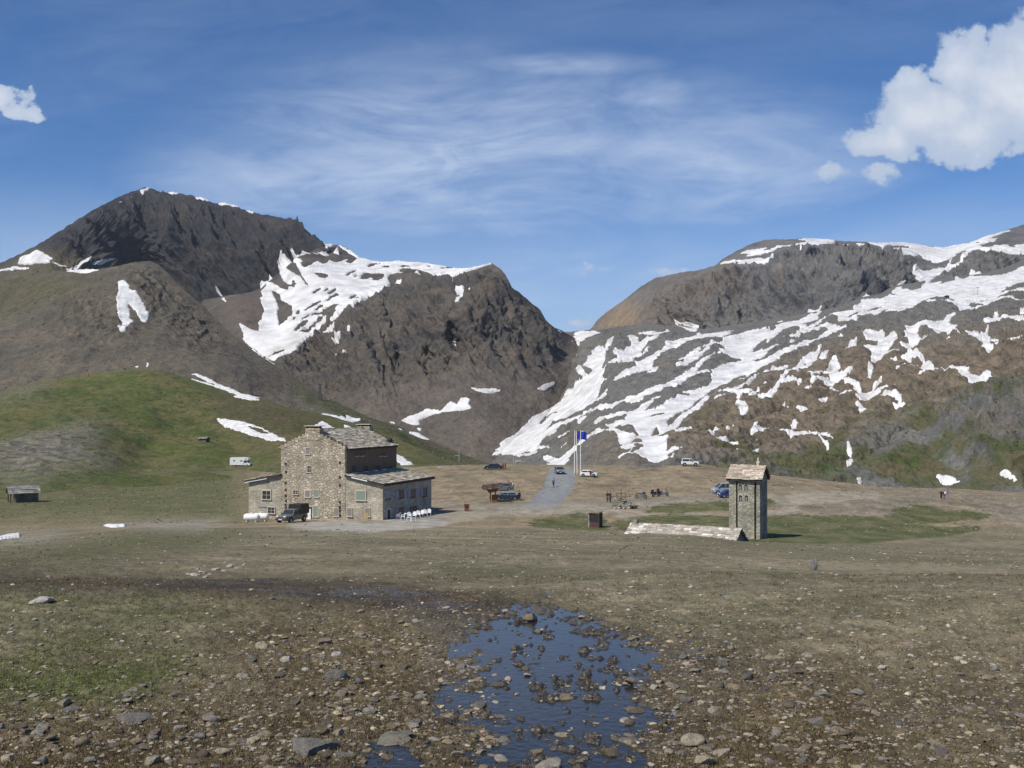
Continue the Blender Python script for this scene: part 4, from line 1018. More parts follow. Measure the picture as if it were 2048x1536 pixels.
def stone_shape(V, seed, cuts=10, lo=.45, hi=.9):
    r = np.random.default_rng(seed); P = V.copy()
    for _ in range(cuts):
        d = r.normal(size=3); d[2] *= 1.3; d /= np.linalg.norm(d); k = r.uniform(lo, hi); t = P@d
        P = P-np.where(t > k, t-k, 0)[:, None]*d
    P = P+.05*np.stack([pn(P[:, 0]*3+i*9, P[:, 1]*3, P[:, 2]*3, seed % 40) for i in range(3)], 1)
    return P/np.abs(P).max(0)
mS = {}
def stone_mat():
    m, nt, b = newmat('field_stone'); L = nt.links
    oi = nd(nt, 'ShaderNodeObjectInfo'); at = nd(nt, 'ShaderNodeTexCoord')
    n1 = setin(nd(nt, 'ShaderNodeTexNoise'), Scale=1.7, Detail=9.0, Roughness=.7); L.new(at.outputs['Object'], n1.inputs['Vector'])
    n2 = setin(nd(nt, 'ShaderNodeTexNoise'), Scale=9.0, Detail=5.0, Roughness=.7); L.new(at.outputs['Object'], n2.inputs['Vector'])
    r = setin(nd(nt, 'ShaderNodeMapRange'), From_Min=.25, From_Max=.75, To_Min=.45, To_Max=1.5); L.new(n1.outputs['Fac'], r.inputs['Value'])
    vm = nd(nt, 'ShaderNodeVectorMath', operation='SCALE'); L.new(oi.outputs['Color'], vm.inputs[0]); L.new(r.outputs['Result'], vm.inputs['Scale'])
    L.new(vm.outputs['Vector'], b.inputs['Base Color'])
    bp = setin(nd(nt, 'ShaderNodeBump'), Strength=.7, Distance=.08); L.new(n2.outputs['Fac'], bp.inputs['Height']); L.new(bp.outputs['Normal'], b.inputs['Normal'])
    b.inputs['Roughness'].default_value = .8; b.inputs['Specular IOR Level'].default_value = .3
    return m
M_stone = stone_mat(); M_gravel = terrain_mat('loose_stones', 40.0, .006, .35, rough=.85, fine=3)
v3, t3 = ico(3); v2, t2 = ico(2); v1, t1 = ico(1)
protos = []
for i in range(14):
    P = stone_shape(v3, 100+i, cuts=11)
    me = bpy.data.meshes.new('stone')
    me.from_pydata(P.tolist(), [], t3.tolist()); me.materials.append(M_stone)
    me.polygons.foreach_set('use_smooth', np.ones(len(me.polygons), bool)); me.set_sharp_from_angle(angle=R(24))
    protos.append(me)
def put_stone(px, py, wpx, hratio, col, label, group=None, k=None, rz=None, tilt=.15, lift=.25, name='stone', cat='stone', depth=.75):
    D = D_of(px, py); s = wpx/F*D*.5
    o = bpy.data.objects.new(name, protos[rng.integers(14) if k is None else k]); COL.objects.link(o)
    z = float(ground_at(px, D)); hz = s*hratio
    o.location = ((px-CX)/F*D, D, z+hz*lift)
    o.scale = (s, s*depth, hz); o.rotation_euler = (rng.normal(0, tilt), rng.normal(0, tilt), rng.uniform(0, 6.28) if rz is None else rz)
    o.color = (*col, 1); tag(o, label, cat, group); return o
GREY, PALE, WHITE, TAN, BROWN, SLATE, CREAM, PINK = (.235, .22, .195), (.37, .34, .285), (.56, .53, .47), (.31, .25, .17), (.185, .15, .105), (.165, .155, .14), (.46, .40, .29), (.30, .24, .195)
for q in [
 (628, 1502, 112, .40, GREY, 'large grey slab, biggest rock at the bottom edge left of the puddle', 3, .1),
 (667, 1358, 56, .75, GREY, 'light grey angular rock standing on brown moss above the big slab', 1, .3),
 (83, 1211, 54, .35, WHITE, 'long pale flat slab on gravel near the far left edge', 5, .0),
 (355, 1378, 42, .35, BROWN, 'flat brown stone amid moss in the left foreground', 2, .2),
 (267, 1383, 27, .5, PALE, 'pale stone left of the flat brown foreground stone', 6, .4),
 (365, 1350, 25, .6, TAN, 'small orange tan stone on green moss at left', 7, .1),
 (422, 1444, 36, .6, PALE, 'pale blocky stone on moss left of the big grey slab', 8, .5),
 (145, 1424, 42, .45, GREY, 'grey tilted flat stone near the left edge', 9, .6),
 (265, 1444, 82, .22, GREY, 'long thin grey slab lying flat in the left foreground', 10, .2),
 (575, 1318, 32, .5, WHITE, 'white stone on the mossy ground, left one of a pair', 11, .2),
 (672, 1313, 26, .55, WHITE, 'white stone on mossy ground above the grey angular rock', 12, .9),
 (650, 1288, 30, .7, PINK, 'pinkish rounded stone between moss and gravel', 13, .3),
 (832, 1285, 22, .8, TAN, 'tan upright stone by the upper left rim of the puddle', 0, .3),
 (740, 1422, 30, .8, PALE, 'pale upright stone left of the puddle', 4, .4),
 (677, 1470, 24, .95, CREAM, 'round cream stone just behind the big grey slab', 3, .4),
 (482, 1488, 34, .5, GREY, 'blue grey stone left of the big grey slab', 2, .4),
 (445, 1509, 36, .5, CREAM, 'cream flat stone at the bottom edge left of centre', 1, .1),
 (405, 1516, 30, .8, BROWN, 'brown rounded stone at the bottom edge', 5, .2),
 (690, 1513, 50, .3, GREY, 'thin grey slab right of and below the big slab', 7, .3),
 (900, 1431, 24, .9, CREAM, 'cream stone on the left bank of the puddle', 8, .2),
 (840, 1396, 32, .55, PALE, 'pale flat stone on brown bank left of the puddle', 9, .7),
 (945, 1263, 52, .25, BROWN, 'long flat brown stone at the far rim of the puddle', 6, .0),
 (305, 1534, 36, .6, CREAM, 'cream stone cut by the bottom edge at left', 10, .4),
 (1061, 1240, 34, .5, TAN, 'tan stone alone in the far water of the puddle', 11, .1),
 (1384, 1490, 54, .55, CREAM, 'bright cream boulder in the lower right of the puddle', 12, .2),
 (1346, 1490, 28, .5, PALE, 'grey stone leaning on the bright cream boulder', 13, .5),
 (1409, 1528, 46, .65, CREAM, 'cream tan rounded rock at the bottom edge of the puddle', 0, .8),
 (1101, 1534, 64, .35, PALE, 'pale grey slab at the bottom edge within the puddle', 4, .15),
 (1066, 1499, 24, .8, TAN, 'orange tan stone in the lower puddle', 3, .3),
 (1231, 1408, 20, .9, TAN, 'tan upright stone in mid puddle', 2, .4),
 (1449, 1193, 26, .5, GREY, 'grey stone on the gravel slope right of centre', 1, .3),
 (1624, 1405, 14, .7, WHITE, 'small white stone on gravel at right', 5, .3),
 (1604, 1510, 24, .7, CREAM, 'cream stone at the lower right above a grey one', 6, .2),
 (1604, 1527, 28, .5, GREY, 'grey stone at the bottom right below a cream one', 7, .7),
 (1714, 1396, 32, .6, PALE, 'pale stone pair like lump on gravel at right', 8, .2),
 (1274, 1419, 46, .4, BROWN, 'flat brown stone on the right shore of the puddle', 9, .3),
 (1309, 1379, 18, .8, WHITE, 'white round stone on the right shore of the puddle', 10, .4),
 (1839, 1505, 20, .8, CREAM, 'round cream stone near the bottom right corner', 11, .4),
 (1754, 1373, 32, .35, GREY, 'flat grey stone on gravel toward the right edge', 12, .4),
 (1089, 1424, 20, .7, TAN, 'tan stone in the left half of the puddle', 13, .4)]:
    px, py, w_, hr, col, lab, k, rz = q
    put_stone(px, py, w_, hr, col, lab, k=k, rz=rz, cat='rock' if w_ > 50 else 'stone')
st = put_stone(1625, 1139, 22, 1.55, (.30, .29, .265), 'grey pointed boulder standing alone on the gravel slope below the tower', k=1, rz=.6, lift=.72, tilt=.12, name='boulder', cat='boulder')
for i, (px, py, w_) in enumerate(((374, 1139, 14), (388, 1141, 22), (404, 1138, 16), (418, 1140, 12), (432, 1136, 18), (447, 1137, 12), (458, 1134, 20), (474, 1135, 12), (487, 1132, 14), (410, 1143, 14), (396, 1135, 10))):
    put_stone(px, py, w_, .4, WHITE, 'white flat stone in the thin row of white stones on the slope below the lodge', 'white stones in a row on the slope below the lodge')
# layered slate heap beside the big slab
sl_root = empty('slate_outcrop', ((790-CX)/F*D_of(790, 1480), D_of(790, 1480), float(ground_at(790, D_of(790, 1480)))), .35, 'heap of thin dark slate layers beside the left shore of the puddle', 'slate')
for i in range(9):
    P = stone_shape(v2, 300+i, cuts=7)*np.array([.085*rng.uniform(.6, 1), .045*rng.uniform(.6, 1), .006])
    P = P@np.array([[1, 0, .12], [0, 1, .45], [0, -.45, 1]])+np.array([rng.normal(0, .015), i*.011-.045, .012+.003*(4-abs(i-4))])
    oo = np_mesh('slate_layer', P, t2, M_gravel, np.tile(np.array([.15, .14, .115])*rng.uniform(.7, 1.3), (len(P), 1)), smooth=False, parent=sl_root)

# random stones: the largest ones are objects of their own, the rest loose gravel
N = 46000
py_ = np.concatenate([1575-(1575-1195)*rng.random(int(N*.66))**.9, 1104+(1195-1104)*rng.random(N-int(N*.66))])
px_ = rng.uniform(-140, 2190, N)
wpx = 3.6*(rng.pareto(2.2, N)+1); wpx = np.where(wpx > 26, 26*rng.uniform(.4, 1, N), wpx)
wpx *= np.interp(py_, [1100, 1140, 1200, 1300, 1560], [.42, .48, .62, .95, 1.3])
mW = look(water_a, px_, np.clip(py_, 0, 1535)); mG = look(green_a, px_, np.clip(py_, 0, 1535)); mM = look(moss_a, px_, np.clip(py_, 0, 1535)); mT = look(wet_a, px_, np.clip(py_, 0, 1535))
clump = fbm(px_/90., py_/40., oct=3, seed=77)
keep = rng.random(N) < np.clip(.75+.8*clump, .1, 1)*(1-.45*np.clip(mW, 0, 1))*np.interp(py_, [1104, 1190, 1240], [.5, .7, 1])*(1-.6*mG)*np.where(px_ < 700, np.interp(py_, [1100, 1200, 1290], [.35, .55, 1]), 1)
wpx *= np.where(mM+mT > .5, 1.12, .9)
wpx *= np.where((mT > .5) & (py_ < 1215), .6, 1)
px_, py_, wpx, mW, mG, mM, mT = [a[keep] for a in (px_, py_, wpx, mW, mG, mM, mT)]
D_ = np.array([D_of(a, b) for a, b in zip(px_, py_)])
order = np.argsort(-wpx); vis = [i for i in order if -20 < px_[i] < 2068 and py_[i] < 1536][:255]
big = set(vis)
pal = [(TAN, 'tan'), (BROWN, 'brown'), (GREY, 'grey'), (PALE, 'pale grey'), (SLATE, 'dark slate'), (CREAM, 'cream'), (PINK, 'pinkish')]
pw = np.array([.27, .21, .16, .17, .06, .09, .04]); pw /= pw.sum()
ci = rng.choice(len(pal), len(px_), p=pw)
for i in vis:
    c, cn = pal[ci[i]]
    zone = 'lying in the shallow puddle' if mW[i] > .45 else 'on the dark wet moss' if mT[i] > .5 else 'on the green turf at left' if mG[i] > .4 else 'on the brown moss' if mM[i] > .45 else 'on the grey gravel slope'
    hr = rng.uniform(.25, .7); fl = 'flat' if hr < .5 else 'rounded'
    col = tuple(np.array(c)*rng.uniform(.75, 1.25))
    put_stone(px_[i], py_[i], wpx[i]*1.15, hr, col, f'{fl} {cn} stone {zone}', f'{fl} {cn} stones {zone}', lift=.2)
Vs, Ts, Cs = [], [], []; base = 0
shp2 = [stone_shape(v2, 500+i, 8) for i in range(20)]; shp1 = [stone_shape(v1, 700+i, 6, .6, .95) for i in range(20)]
gzv = ground_at(px_, D_)
for i in range(len(px_)):
    if i in big: continue
    s = wpx[i]/F*D_[i]*.5
    P, T = (shp2[i % 20], t2) if wpx[i] > 7 else (shp1[i % 20], t1)
    a = rng.uniform(0, 6.28); ca, sa = math.cos(a), math.sin(a)
    Q = P*np.array([s, s*.75, s*rng.uniform(.22, .6)])
    Q = Q@np.array([[ca, sa, 0], [-sa, ca, 0], [rng.normal(0, .12), rng.normal(0, .12), 1]])
    Q = Q+np.array([(px_[i]-CX)/F*D_[i], D_[i], gzv[i]+s*.1])
    Vs.append(Q); Ts.append(T+base); base += len(Q)
    Cs.append(np.tile(np.array(pal[ci[i]][0])*rng.uniform(.6, 1.15), (len(Q), 1)))
# scattered grit and tufts over the long grazing slope farther down
N2 = 22000
D2 = np.exp(rng.uniform(math.log(13), math.log(100), N2)); px2 = rng.uniform(-150, 2200, N2)
cl2 = fbm((px2-CX)/F*D2/2.5, D2/5., oct=3, seed=277)
kk = rng.random(N2) < np.clip(.55+1.1*cl2, .05, 1); D2 = D2[kk]; px2 = px2[kk]; z2 = ground_at(px2, D2)
w2 = np.minimum(1.7*(rng.pareto(2.6, len(D2))+1), 7)/F*D2*.5
pal2 = np.array([(.17, .15, .105), (.24, .21, .155), (.11, .10, .07), (.30, .28, .23), (.075, .082, .035), (.09, .09, .045), (.42, .39, .33)]); pi2 = rng.choice(7, len(D2), p=[.24, .2, .2, .1, .13, .1, .03])
for i in range(len(D2)):
    P = shp1[i % 20]; s = w2[i]; a = rng.uniform(0, 6.28); ca, sa = math.cos(a), math.sin(a)
    Q = (P*np.array([s, s*.8, s*rng.uniform(.3, .7)]))@np.array([[ca, sa, 0], [-sa, ca, 0], [0, 0, 1]])+np.array([(px2[i]-CX)/F*D2[i], D2[i], z2[i]+s*.12])
    Vs.append(Q); Ts.append(t1+base); base += len(Q); Cs.append(np.tile(pal2[pi2[i]]*rng.uniform(.75, 1.2), (len(Q), 1)))
GRV = None
gv = np_mesh('gravel', np.concatenate(Vs), np.concatenate(Ts), M_gravel, np.concatenate(Cs), smooth=False); tag(gv, 'small loose stones strewn over the foreground', kind='stuff')
# blocks and tussocks on the slopes beyond, each far smaller than a hut
def speckle(name, P, n, px_size, cols, mat, label, keepf=None, seed=0, flat=.6):
    r = np.random.default_rng(seed); nr_, nc_ = P.shape[:2]
    i = r.integers(1, nr_-1, n); j = r.integers(1, nc_-1, n); Q = P[i, j]
    qx = CX+F*Q[:, 0]/Q[:, 1]; qy = HZ-F*(Q[:, 2]-H)/Q[:, 1]
    ok = (look(SNOWB, qx, np.clip(qy, 0, 1535)) < .12) & (qx > -200) & (qx < 2250)
    if keepf is not None: ok &= keepf(Q, qx, qy, r)
    Q = Q[ok]; s = np.minimum(px_size*(r.pareto(2.5, len(Q))+1), px_size*4)/F*Q[:, 1]*.5
    shp = np.stack(shp1); P0 = shp[r.integers(0, len(shp), len(Q))]
    a = r.uniform(0, 6.28, len(Q)); ca, sa = np.cos(a), np.sin(a)
    X = P0*np.stack([s, s*.8, s*flat*r.uniform(.6, 1.2, len(Q))], 1)[:, None, :]
    X = np.stack([X[..., 0]*ca[:, None]-X[..., 1]*sa[:, None], X[..., 0]*sa[:, None]+X[..., 1]*ca[:, None], X[..., 2]], -1)+Q[:, None, :]
    X[..., 2] += (s*.1)[:, None]
    cc = np.array(cols)[r.integers(0, len(cols), len(Q))]*r.uniform(.75, 1.25, (len(Q), 1))
    T = (t1[None]+(np.arange(len(Q))*len(v1))[:, None, None]).reshape(-1, 3)
    o = np_mesh(name, X, T, mat, np.repeat(cc, len(v1), 0), smooth=False); tag(o, label, kind='stuff')
GRN = [(.095, .11, .038), (.075, .09, .028), (.125, .12, .05), (.10, .095, .045)]
speckle('grass', LAYERS['hill'][2], 11000, 1.5, [(.085, .10, .034), (.11, .115, .042), (.125, .115, .055), (.19, .17, .13)], M_gravel, 'tussocks and stones on the green hill', seed=1, flat=.4)
speckle('rubble', LAYERS['scree_hill'][2], 9000, 1.3, [(.12, .10, .08), (.16, .14, .11), (.08, .072, .06), (.20, .175, .14)], M_gravel, 'blocks scattered over the brown scree hill', seed=2)
speckle('rubble', LAYERS['mountainside'][2], 14000, 1.5, [(.15, .13, .10), (.10, .095, .085), (.20, .18, .15), (.08, .085, .04)], M_gravel, 'blocks scattered over the snow striped slope', seed=3)
far_rows = GP[(gD > 116) & (gD < 300)]
def meadow_keep(Q, qx, qy, r):
    m = np.maximum(look(meadow, qx, qy), look(meadow2, qx, qy)); lf = (qx < 540) & (qy < 1046)
    return r.random(len(qx)) < np.where(lf, .8, np.clip(m*1.1, .05, 1))
speckle('grass', far_rows, 26000, 1.5, GRN, M_gravel, 'grass tussocks on the meadows of the pass', meadow_keep, seed=4, flat=.5)
speckle('gravel', far_rows, 15000, 1.1, [(.28, .24, .18), (.20, .165, .11), (.13, .115, .08), (.36, .33, .28)], M_gravel, 'loose stones on the dirt of the pass', lambda Q, qx, qy, r: (look(road_a, qx, qy) < .2) & (look(lot_a, qx, qy) < .3), seed=5)
# low moss and grass
N = 60000
py_ = 1570-(1570-1150)*rng.random(N)**1.1; px_ = rng.uniform(-120, 2170, N)
q = np.clip(py_, 0, 1535)
mG = look(green_a, px_, q); mM = look(moss_a, px_, q); mW = look(water_a, px_, q)
cl = fbm(px_/40., py_/22., oct=3, seed=177)
keep = rng.random(N) < np.clip(.35+.75*np.maximum(mG, mM)+.9*cl, 0, 1)*(1-.2*mW)
px_, py_, mG, mM = px_[keep], py_[keep], mG[keep], mM[keep]
D_ = np.array([D_of(a, b) for a, b in zip(px_, py_)]); zz = ground_at(px_, D_)
k = np.clip((D_-4)/6, .8, 2.2)
n = len(px_)
Vs = np.zeros((n, 4, 3, 3)); 
for b in range(4):
    a = rng.uniform(0, 6.28, n); ln = rng.uniform(.014, .036, n)*np.minimum(k, 1.7); lean = rng.uniform(.1, 1.1, n)
    bx = (px_-CX)/F*D_+rng.normal(0, .012, n)*k; by = D_+rng.normal(0, .012, n)*k; wd_ = rng.uniform(.0016, .0034, n)*k
    Vs[:, b, 0] = np.stack([bx-np.cos(a)*wd_, by-np.sin(a)*wd_, zz-.004], 1); Vs[:, b, 1] = np.stack([bx+np.cos(a)*wd_, by+np.sin(a)*wd_, zz-.004], 1)
    Vs[:, b, 2] = np.stack([bx-np.sin(a)*ln*lean, by+np.cos(a)*ln*lean, zz+ln*.75], 1)
gc = np.where((mG > .35)[:, None], np.array([.075, .10, .022]), np.array([.105, .072, .036]))
alt = rng.random(n) < .3; gc = np.where(alt[:, None], np.array([.14, .12, .055]), gc)*rng.uniform(.6, 1.4, (n, 1))
M_grass = terrain_mat('low_grass', 60., .001, .2, rough=.7, fine=2)
gr = np_mesh('grass', Vs.reshape(-1, 3), np.arange(n*12).reshape(-1, 3), M_grass, np.repeat(gc, 12, 0), smooth=False); tag(gr, 'low alpine grass and brown moss between the stones', kind='stuff')
# ------------------------------------------------------------------ stone lodge
def masonry(name, stone, pale, mortar, sx, sz, mw=.09, bump=.03, thr=.5):
    m, nt, b = newmat(name); L = nt.links
    tc = nd(nt, 'ShaderNodeTexCoord'); mp = nd(nt, 'ShaderNodeMapping'); mp.inputs['Scale'].default_value = (sx, sx, sz)
    L.new(tc.outputs['Object'], mp.inputs['Vector'])
    nz = setin(nd(nt, 'ShaderNodeTexNoise'), Scale=1.3, Detail=3.0); L.new(mp.outputs[0], nz.inputs['Vector'])
    ad = nd(nt, 'ShaderNodeVectorMath', operation='MULTIPLY_ADD'); L.new(nz.outputs['Color'], ad.inputs[0]); ad.inputs[1].default_value = (.5, .5, .5); L.new(mp.outputs[0], ad.inputs[2])
    v = setin(nd(nt, 'ShaderNodeTexVoronoi'), Scale=1.0); L.new(ad.outputs[0], v.inputs['Vector'])
    e = nd(nt, 'ShaderNodeTexVoronoi', feature='DISTANCE_TO_EDGE'); e.inputs['Scale'].default_value = 1.0; L.new(ad.outputs[0], e.inputs['Vector'])
    sp = nd(nt, 'ShaderNodeSeparateColor'); L.new(v.outputs['Color'], sp.inputs[0])
    c1 = nd(nt, 'ShaderNodeMix', data_type='RGBA'); c1.inputs['A'].default_value = (*stone, 1); c1.inputs['B'].default_value = (*pale, 1)
    r0 = setin(nd(nt, 'ShaderNodeMapRange'), From_Min=thr-.25, From_Max=thr+.4); L.new(sp.outputs[0], r0.inputs['Value']); L.new(r0.outputs['Result'], c1.inputs['Factor'])
    n2 = setin(nd(nt, 'ShaderNodeTexNoise'), Scale=.6, Detail=6.0); L.new(tc.outputs['Object'], n2.inputs['Vector'])
    r2 = setin(nd(nt, 'ShaderNodeMapRange'), From_Min=.3, From_Max=.7, To_Min=.72, To_Max=1.25); L.new(n2.outputs['Fac'], r2.inputs['Value'])
    re = setin(nd(nt, 'ShaderNodeMapRange'), From_Min=mw*.3, From_Max=mw); L.new(e.outputs['Distance'], re.inputs['Value'])
    c2 = nd(nt, 'ShaderNodeMix', data_type='RGBA'); c2.inputs['A'].default_value = (*mortar, 1); L.new(c1.outputs['Result'], c2.inputs['B']); L.new(re.outputs['Result'], c2.inputs['Factor'])
    vm = nd(nt, 'ShaderNodeVectorMath', operation='SCALE'); L.new(c2.outputs['Result'], vm.inputs[0]); L.new(r2.outputs['Result'], vm.inputs['Scale'])
    L.new(vm.outputs[0], b.inputs['Base Color'])
    hm = nd(nt, 'ShaderNodeMath', operation='MULTIPLY_ADD'); L.new(sp.outputs[1], hm.inputs[0]); hm.inputs[1].default_value = .5; L.new(re.outputs['Result'], hm.inputs[2])
    bp = setin(nd(nt, 'ShaderNodeBump'), Strength=.9, Distance=bump); L.new(hm.outputs[0], bp.inputs['Height']); L.new(bp.outputs['Normal'], b.inputs['Normal'])
    b.inputs['Roughness'].default_value = .9; b.inputs['Specular IOR Level'].default_value = .2
    return m
M_gable = masonry('rubble_wall', (.36, .315, .24), (.56, .51, .41), (.34, .285, .215), 2.3, 3.0, .14, .06, .55)
M_wing = masonry('coursed_wall', (.38, .35, .275), (.47, .43, .345), (.33, .295, .235), 1.6, 4.2, .10, .03)
M_tower = masonry('tower_wall', (.30, .29, .23), (.42, .40, .32), (.22, .20, .16), 2.0, 5.0, .10, .03)
M_lauze = terrain_mat('slate_slabs', 3.0, .02, .3, rough=.8, fine=4)
M_dark = plain('dark_recess', (.02, .02, .022), .5)
M_glass = plain('window_glass', (.03, .035, .04), .12, spec=.6)
M_shut = plain('grey_shutter', (.21, .20, .19), .7); M_shutg = plain('green_shutter', (.20, .25, .21), .7); M_shutv = plain('violet_grey_shutter', (.30, .28, .34), .7)
M_wood = plain('dark_cladding', (.17, .112, .072), .75, var=.55, scale=5)
M_edge = plain('dark_fascia', (.045, .038, .032), .8); M_white = plain('white_paint', (.80, .80, .80), .45, var=.04)
M_red = plain('rusty_flashing', (.20, .075, .045), .8, var=.4); M_sill = plain('pale_sill', (.50, .46, .38), .8)
M_redsill = plain('red_sill', (.17, .045, .035), .8)
def wood_grain():
    nt = M_wood.node_tree; b = nt.nodes['Principled BSDF']
    tc = nd(nt, 'ShaderNodeTexCoord'); mp = nd(nt, 'ShaderNodeMapping'); mp.inputs['Scale'].default_value = (1, 6.5, .25)
    nt.links.new(tc.outputs['Object'], mp.inputs[0])
    for n in nt.nodes:
        if n.type == 'TEX_NOISE': nt.links.new(mp.outputs[0], n.inputs['Vector']); n.inputs['Scale'].default_value = 1.0
wood_grain()

def slabs(name, O, U, V, lu, lv, su, sv, th, cols, parent, rag=.06, seed=0, mat=None):
    """courses of overlapping stone slabs on a roof plane: O eave corner, U along the eave, V up the slope"""
    r = np.random.default_rng(seed); U = np.array(U, float); V = np.array(V, float); O = np.array(O, float)
    U /= np.linalg.norm(U); V /= np.linalg.norm(V); N = np.cross(U, V)
    cu = np.array([[a, b, c] for c in (0, 1) for b in (0, 1) for a in (0, 1)], float)
    Fq = np.array([[0, 2, 3, 1], [4, 5, 7, 6], [0, 1, 5, 4], [2, 6, 7, 3], [0, 4, 6, 2], [1, 3, 7, 5]])
    VV, TT, CC = [], [], []; b = 0
    nv = max(1, int(lv/sv)); v = 0
    for j in range(nv+1):
        v = j*lv/nv-.03
        u = -r.uniform(0, su*.6)
        while u < lu:
            w = su*r.uniform(.55, 1.6); u0 = max(u, -.08); u1 = min(u+w-.025, lu+.08)
            if u1-u0 > .08:
                hgt = lv/nv*r.uniform(1.25, 1.5) if j < nv else lv/nv*.35
                v0 = v-r.uniform(0, rag)
                z0 = r.uniform(.0, .03); 
                p = cu.copy(); t = th*r.uniform(.7, 1.4)
                su_ = r.normal(0, .02, 8)
                X = u0+p[:, 0]*(u1-u0)+su_; Y = v0+p[:, 1]*hgt+r.normal(0, .02, 8); Zz = z0+p[:, 2]*t+(1-p[:, 1])*th*1.05
                VV.append(O+X[:, None]*U+Y[:, None]*V+Zz[:, None]*N); TT.append(Fq+b); b += 8
                CC.append(np.tile(np.array(cols[r.integers(len(cols))])*r.uniform(.75, 1.2), (8, 1)))
            u += w
    return np_mesh(name, np.concatenate(VV), np.concatenate(TT), mat or M_lauze, np.concatenate(CC), smooth=False, parent=parent)

TH = R(20.5); UX = np.array([math.cos(TH), -math.sin(TH)]); VX = np.array([math.sin(TH), math.cos(TH)])
OL = np.array([(562-CX)/F*141.0, 141.0]); Z0 = .1
lodge = empty('stone_lodge', (OL[0], OL[1], Z0), -TH, 'tall stone lodge with gabled centre, dark timber upper side and low wings', 'lodge')
def fac(px, py, v=0.0):
    """front plane: picture bearing -> along, up"""
    k = (px-CX)/F; ox, oy = OL+VX*v
    u = (k*oy-ox)/(UX[0]-k*UX[1]); D = oy+u*UX[1]
    return u, H-(py-HZ)/F*D-Z0
def sid(px, py, u):
    k = (px-CX)/F; ox, oy = OL+UX*u
    v = (k*oy-ox)/(VX[0]-k*VX[1]); D = oy+v*VX[1]
    return v, H-(py-HZ)/F*D-Z0
GW, GD, EA, RI = 9.76, 14.9, 9.55, 11.75; MID = GW/2
w_ = MB(); w_.prism([(0, 0, -.8), (GW, 0, -.8), (GW, 0, EA), (MID, 0, RI), (0, 0, EA)], (0, GD, 0)); lw = w_.build('wall', M_gable, lodge)
w_ = MB(); w_.prism([(-5.15, .06, -.8), (-.003, .06, -.8), (-.003, .06, 5.85), (-5.15, .06, 5.0)], (0, 14.2, 0)); lwl = w_.build('wall', M_wing, lodge); lwl['label'] = 'low left wing wall of pale coursed stone'
w_ = MB(); w_.prism([(GW+.003, .06, -.8), (15.26, .06, -.8), (15.26, .06, 5.05), (GW+.003, .06, 6.0)], (0, 14.9, 0)); lwr = w_.build('wall', M_wing, lodge); lwr['label'] = 'right wing wall of pale coursed stone'
# corner quoins: long pale blocks
SL = [(.36, .325, .26), (.43, .39, .31), (.29, .265, .22), (.50, .455, .365), (.38, .32, .25)]
import itertools
rd = random.Random(5)
sl_len = math.hypot(MID+.55, RI-EA+.25)
for sgn in (1, -1):
    e = (GW+.45, .35, EA-.12) if sgn > 0 else (-.45, GD-.35, EA-.12)
    U = (0, 1, 0) if sgn > 0 else (0, -1, 0)
    V = (-(MID+.45), 0, RI-EA+.30) if sgn > 0 else (MID+.45, 0, RI-EA+.30)
    q = slabs('roof', e, U, V, GD-.7, sl_len, .62, .42, .06, SL, lodge, seed=3+sgn)
    MB().prism([(e[0], e[1], e[2]-.02), (MID, e[1], RI+.16), (MID, e[1], RI+.02), (e[0], e[1], e[2]-.2)], (0, (GD-.7)*sgn, 0)).build('roof_deck', M_edge, q)
# stepped gable copings, front and back
for v0, v1 in ((-.04, .42), (GD-.42, GD+.04)):
    cp = MB(); n = 9
    for i in range(n):
        for s in (1, -1):
            u0 = MID+s*(MID+.04)*(1-i/n); u1 = MID+s*(MID+.04)*(1-(i+1)/n)
            zz = EA+(RI-EA)*(i+1)/n
            a, b = min(u0, u1), max(u0, u1)
            cp.box((a, v0, zz-.5), (b, v1, zz+.10+rd.uniform(-.02, .03)))
    c = cp.build('coping', M_gable, lodge)
    fl = MB()
    for i in range(n):
        for s in (1, -1):
            u0 = MID+s*(MID+.10)*(1-i/n); u1 = MID+s*(MID+.10)*(1-(i+.8)/n)
            zz = EA+(RI-EA)*(i+1)/n
            fl.box((min(u0, u1), v0-.03, zz+.13), (max(u0, u1), v1+.05, zz+.18))
    fl.build('flashing', M_red, c)
# chimneys
for v0 in (-.03, GD-1.0):
    u0, u1 = 3.78, 5.98
    if v0 > 1: u0, u1 = 3.9, 5.9
    ch = MB().box((u0, v0, RI-1.2), (u1, v0+1.02, RI+.42)).build('chimney', M_gable, lodge)
    p = MB()
    for t in (0, .30, .62, .9): p.box((u0+.03+t*(u1-u0-.25), v0+.05, RI+.42), (u0+.03+t*(u1-u0-.25)+.16, v0+.97, RI+.66))
    p.box((u0+.1, v0+.35, RI+.42), (u1-.1, v0+.7, RI+.655)); p.build('flue', M_edge, ch)
    MB().box((u0-.16, v0-.14, RI+.66), (u1+.16, v0+1.16, RI+.75)).build('cap_slab', M_sill, ch)
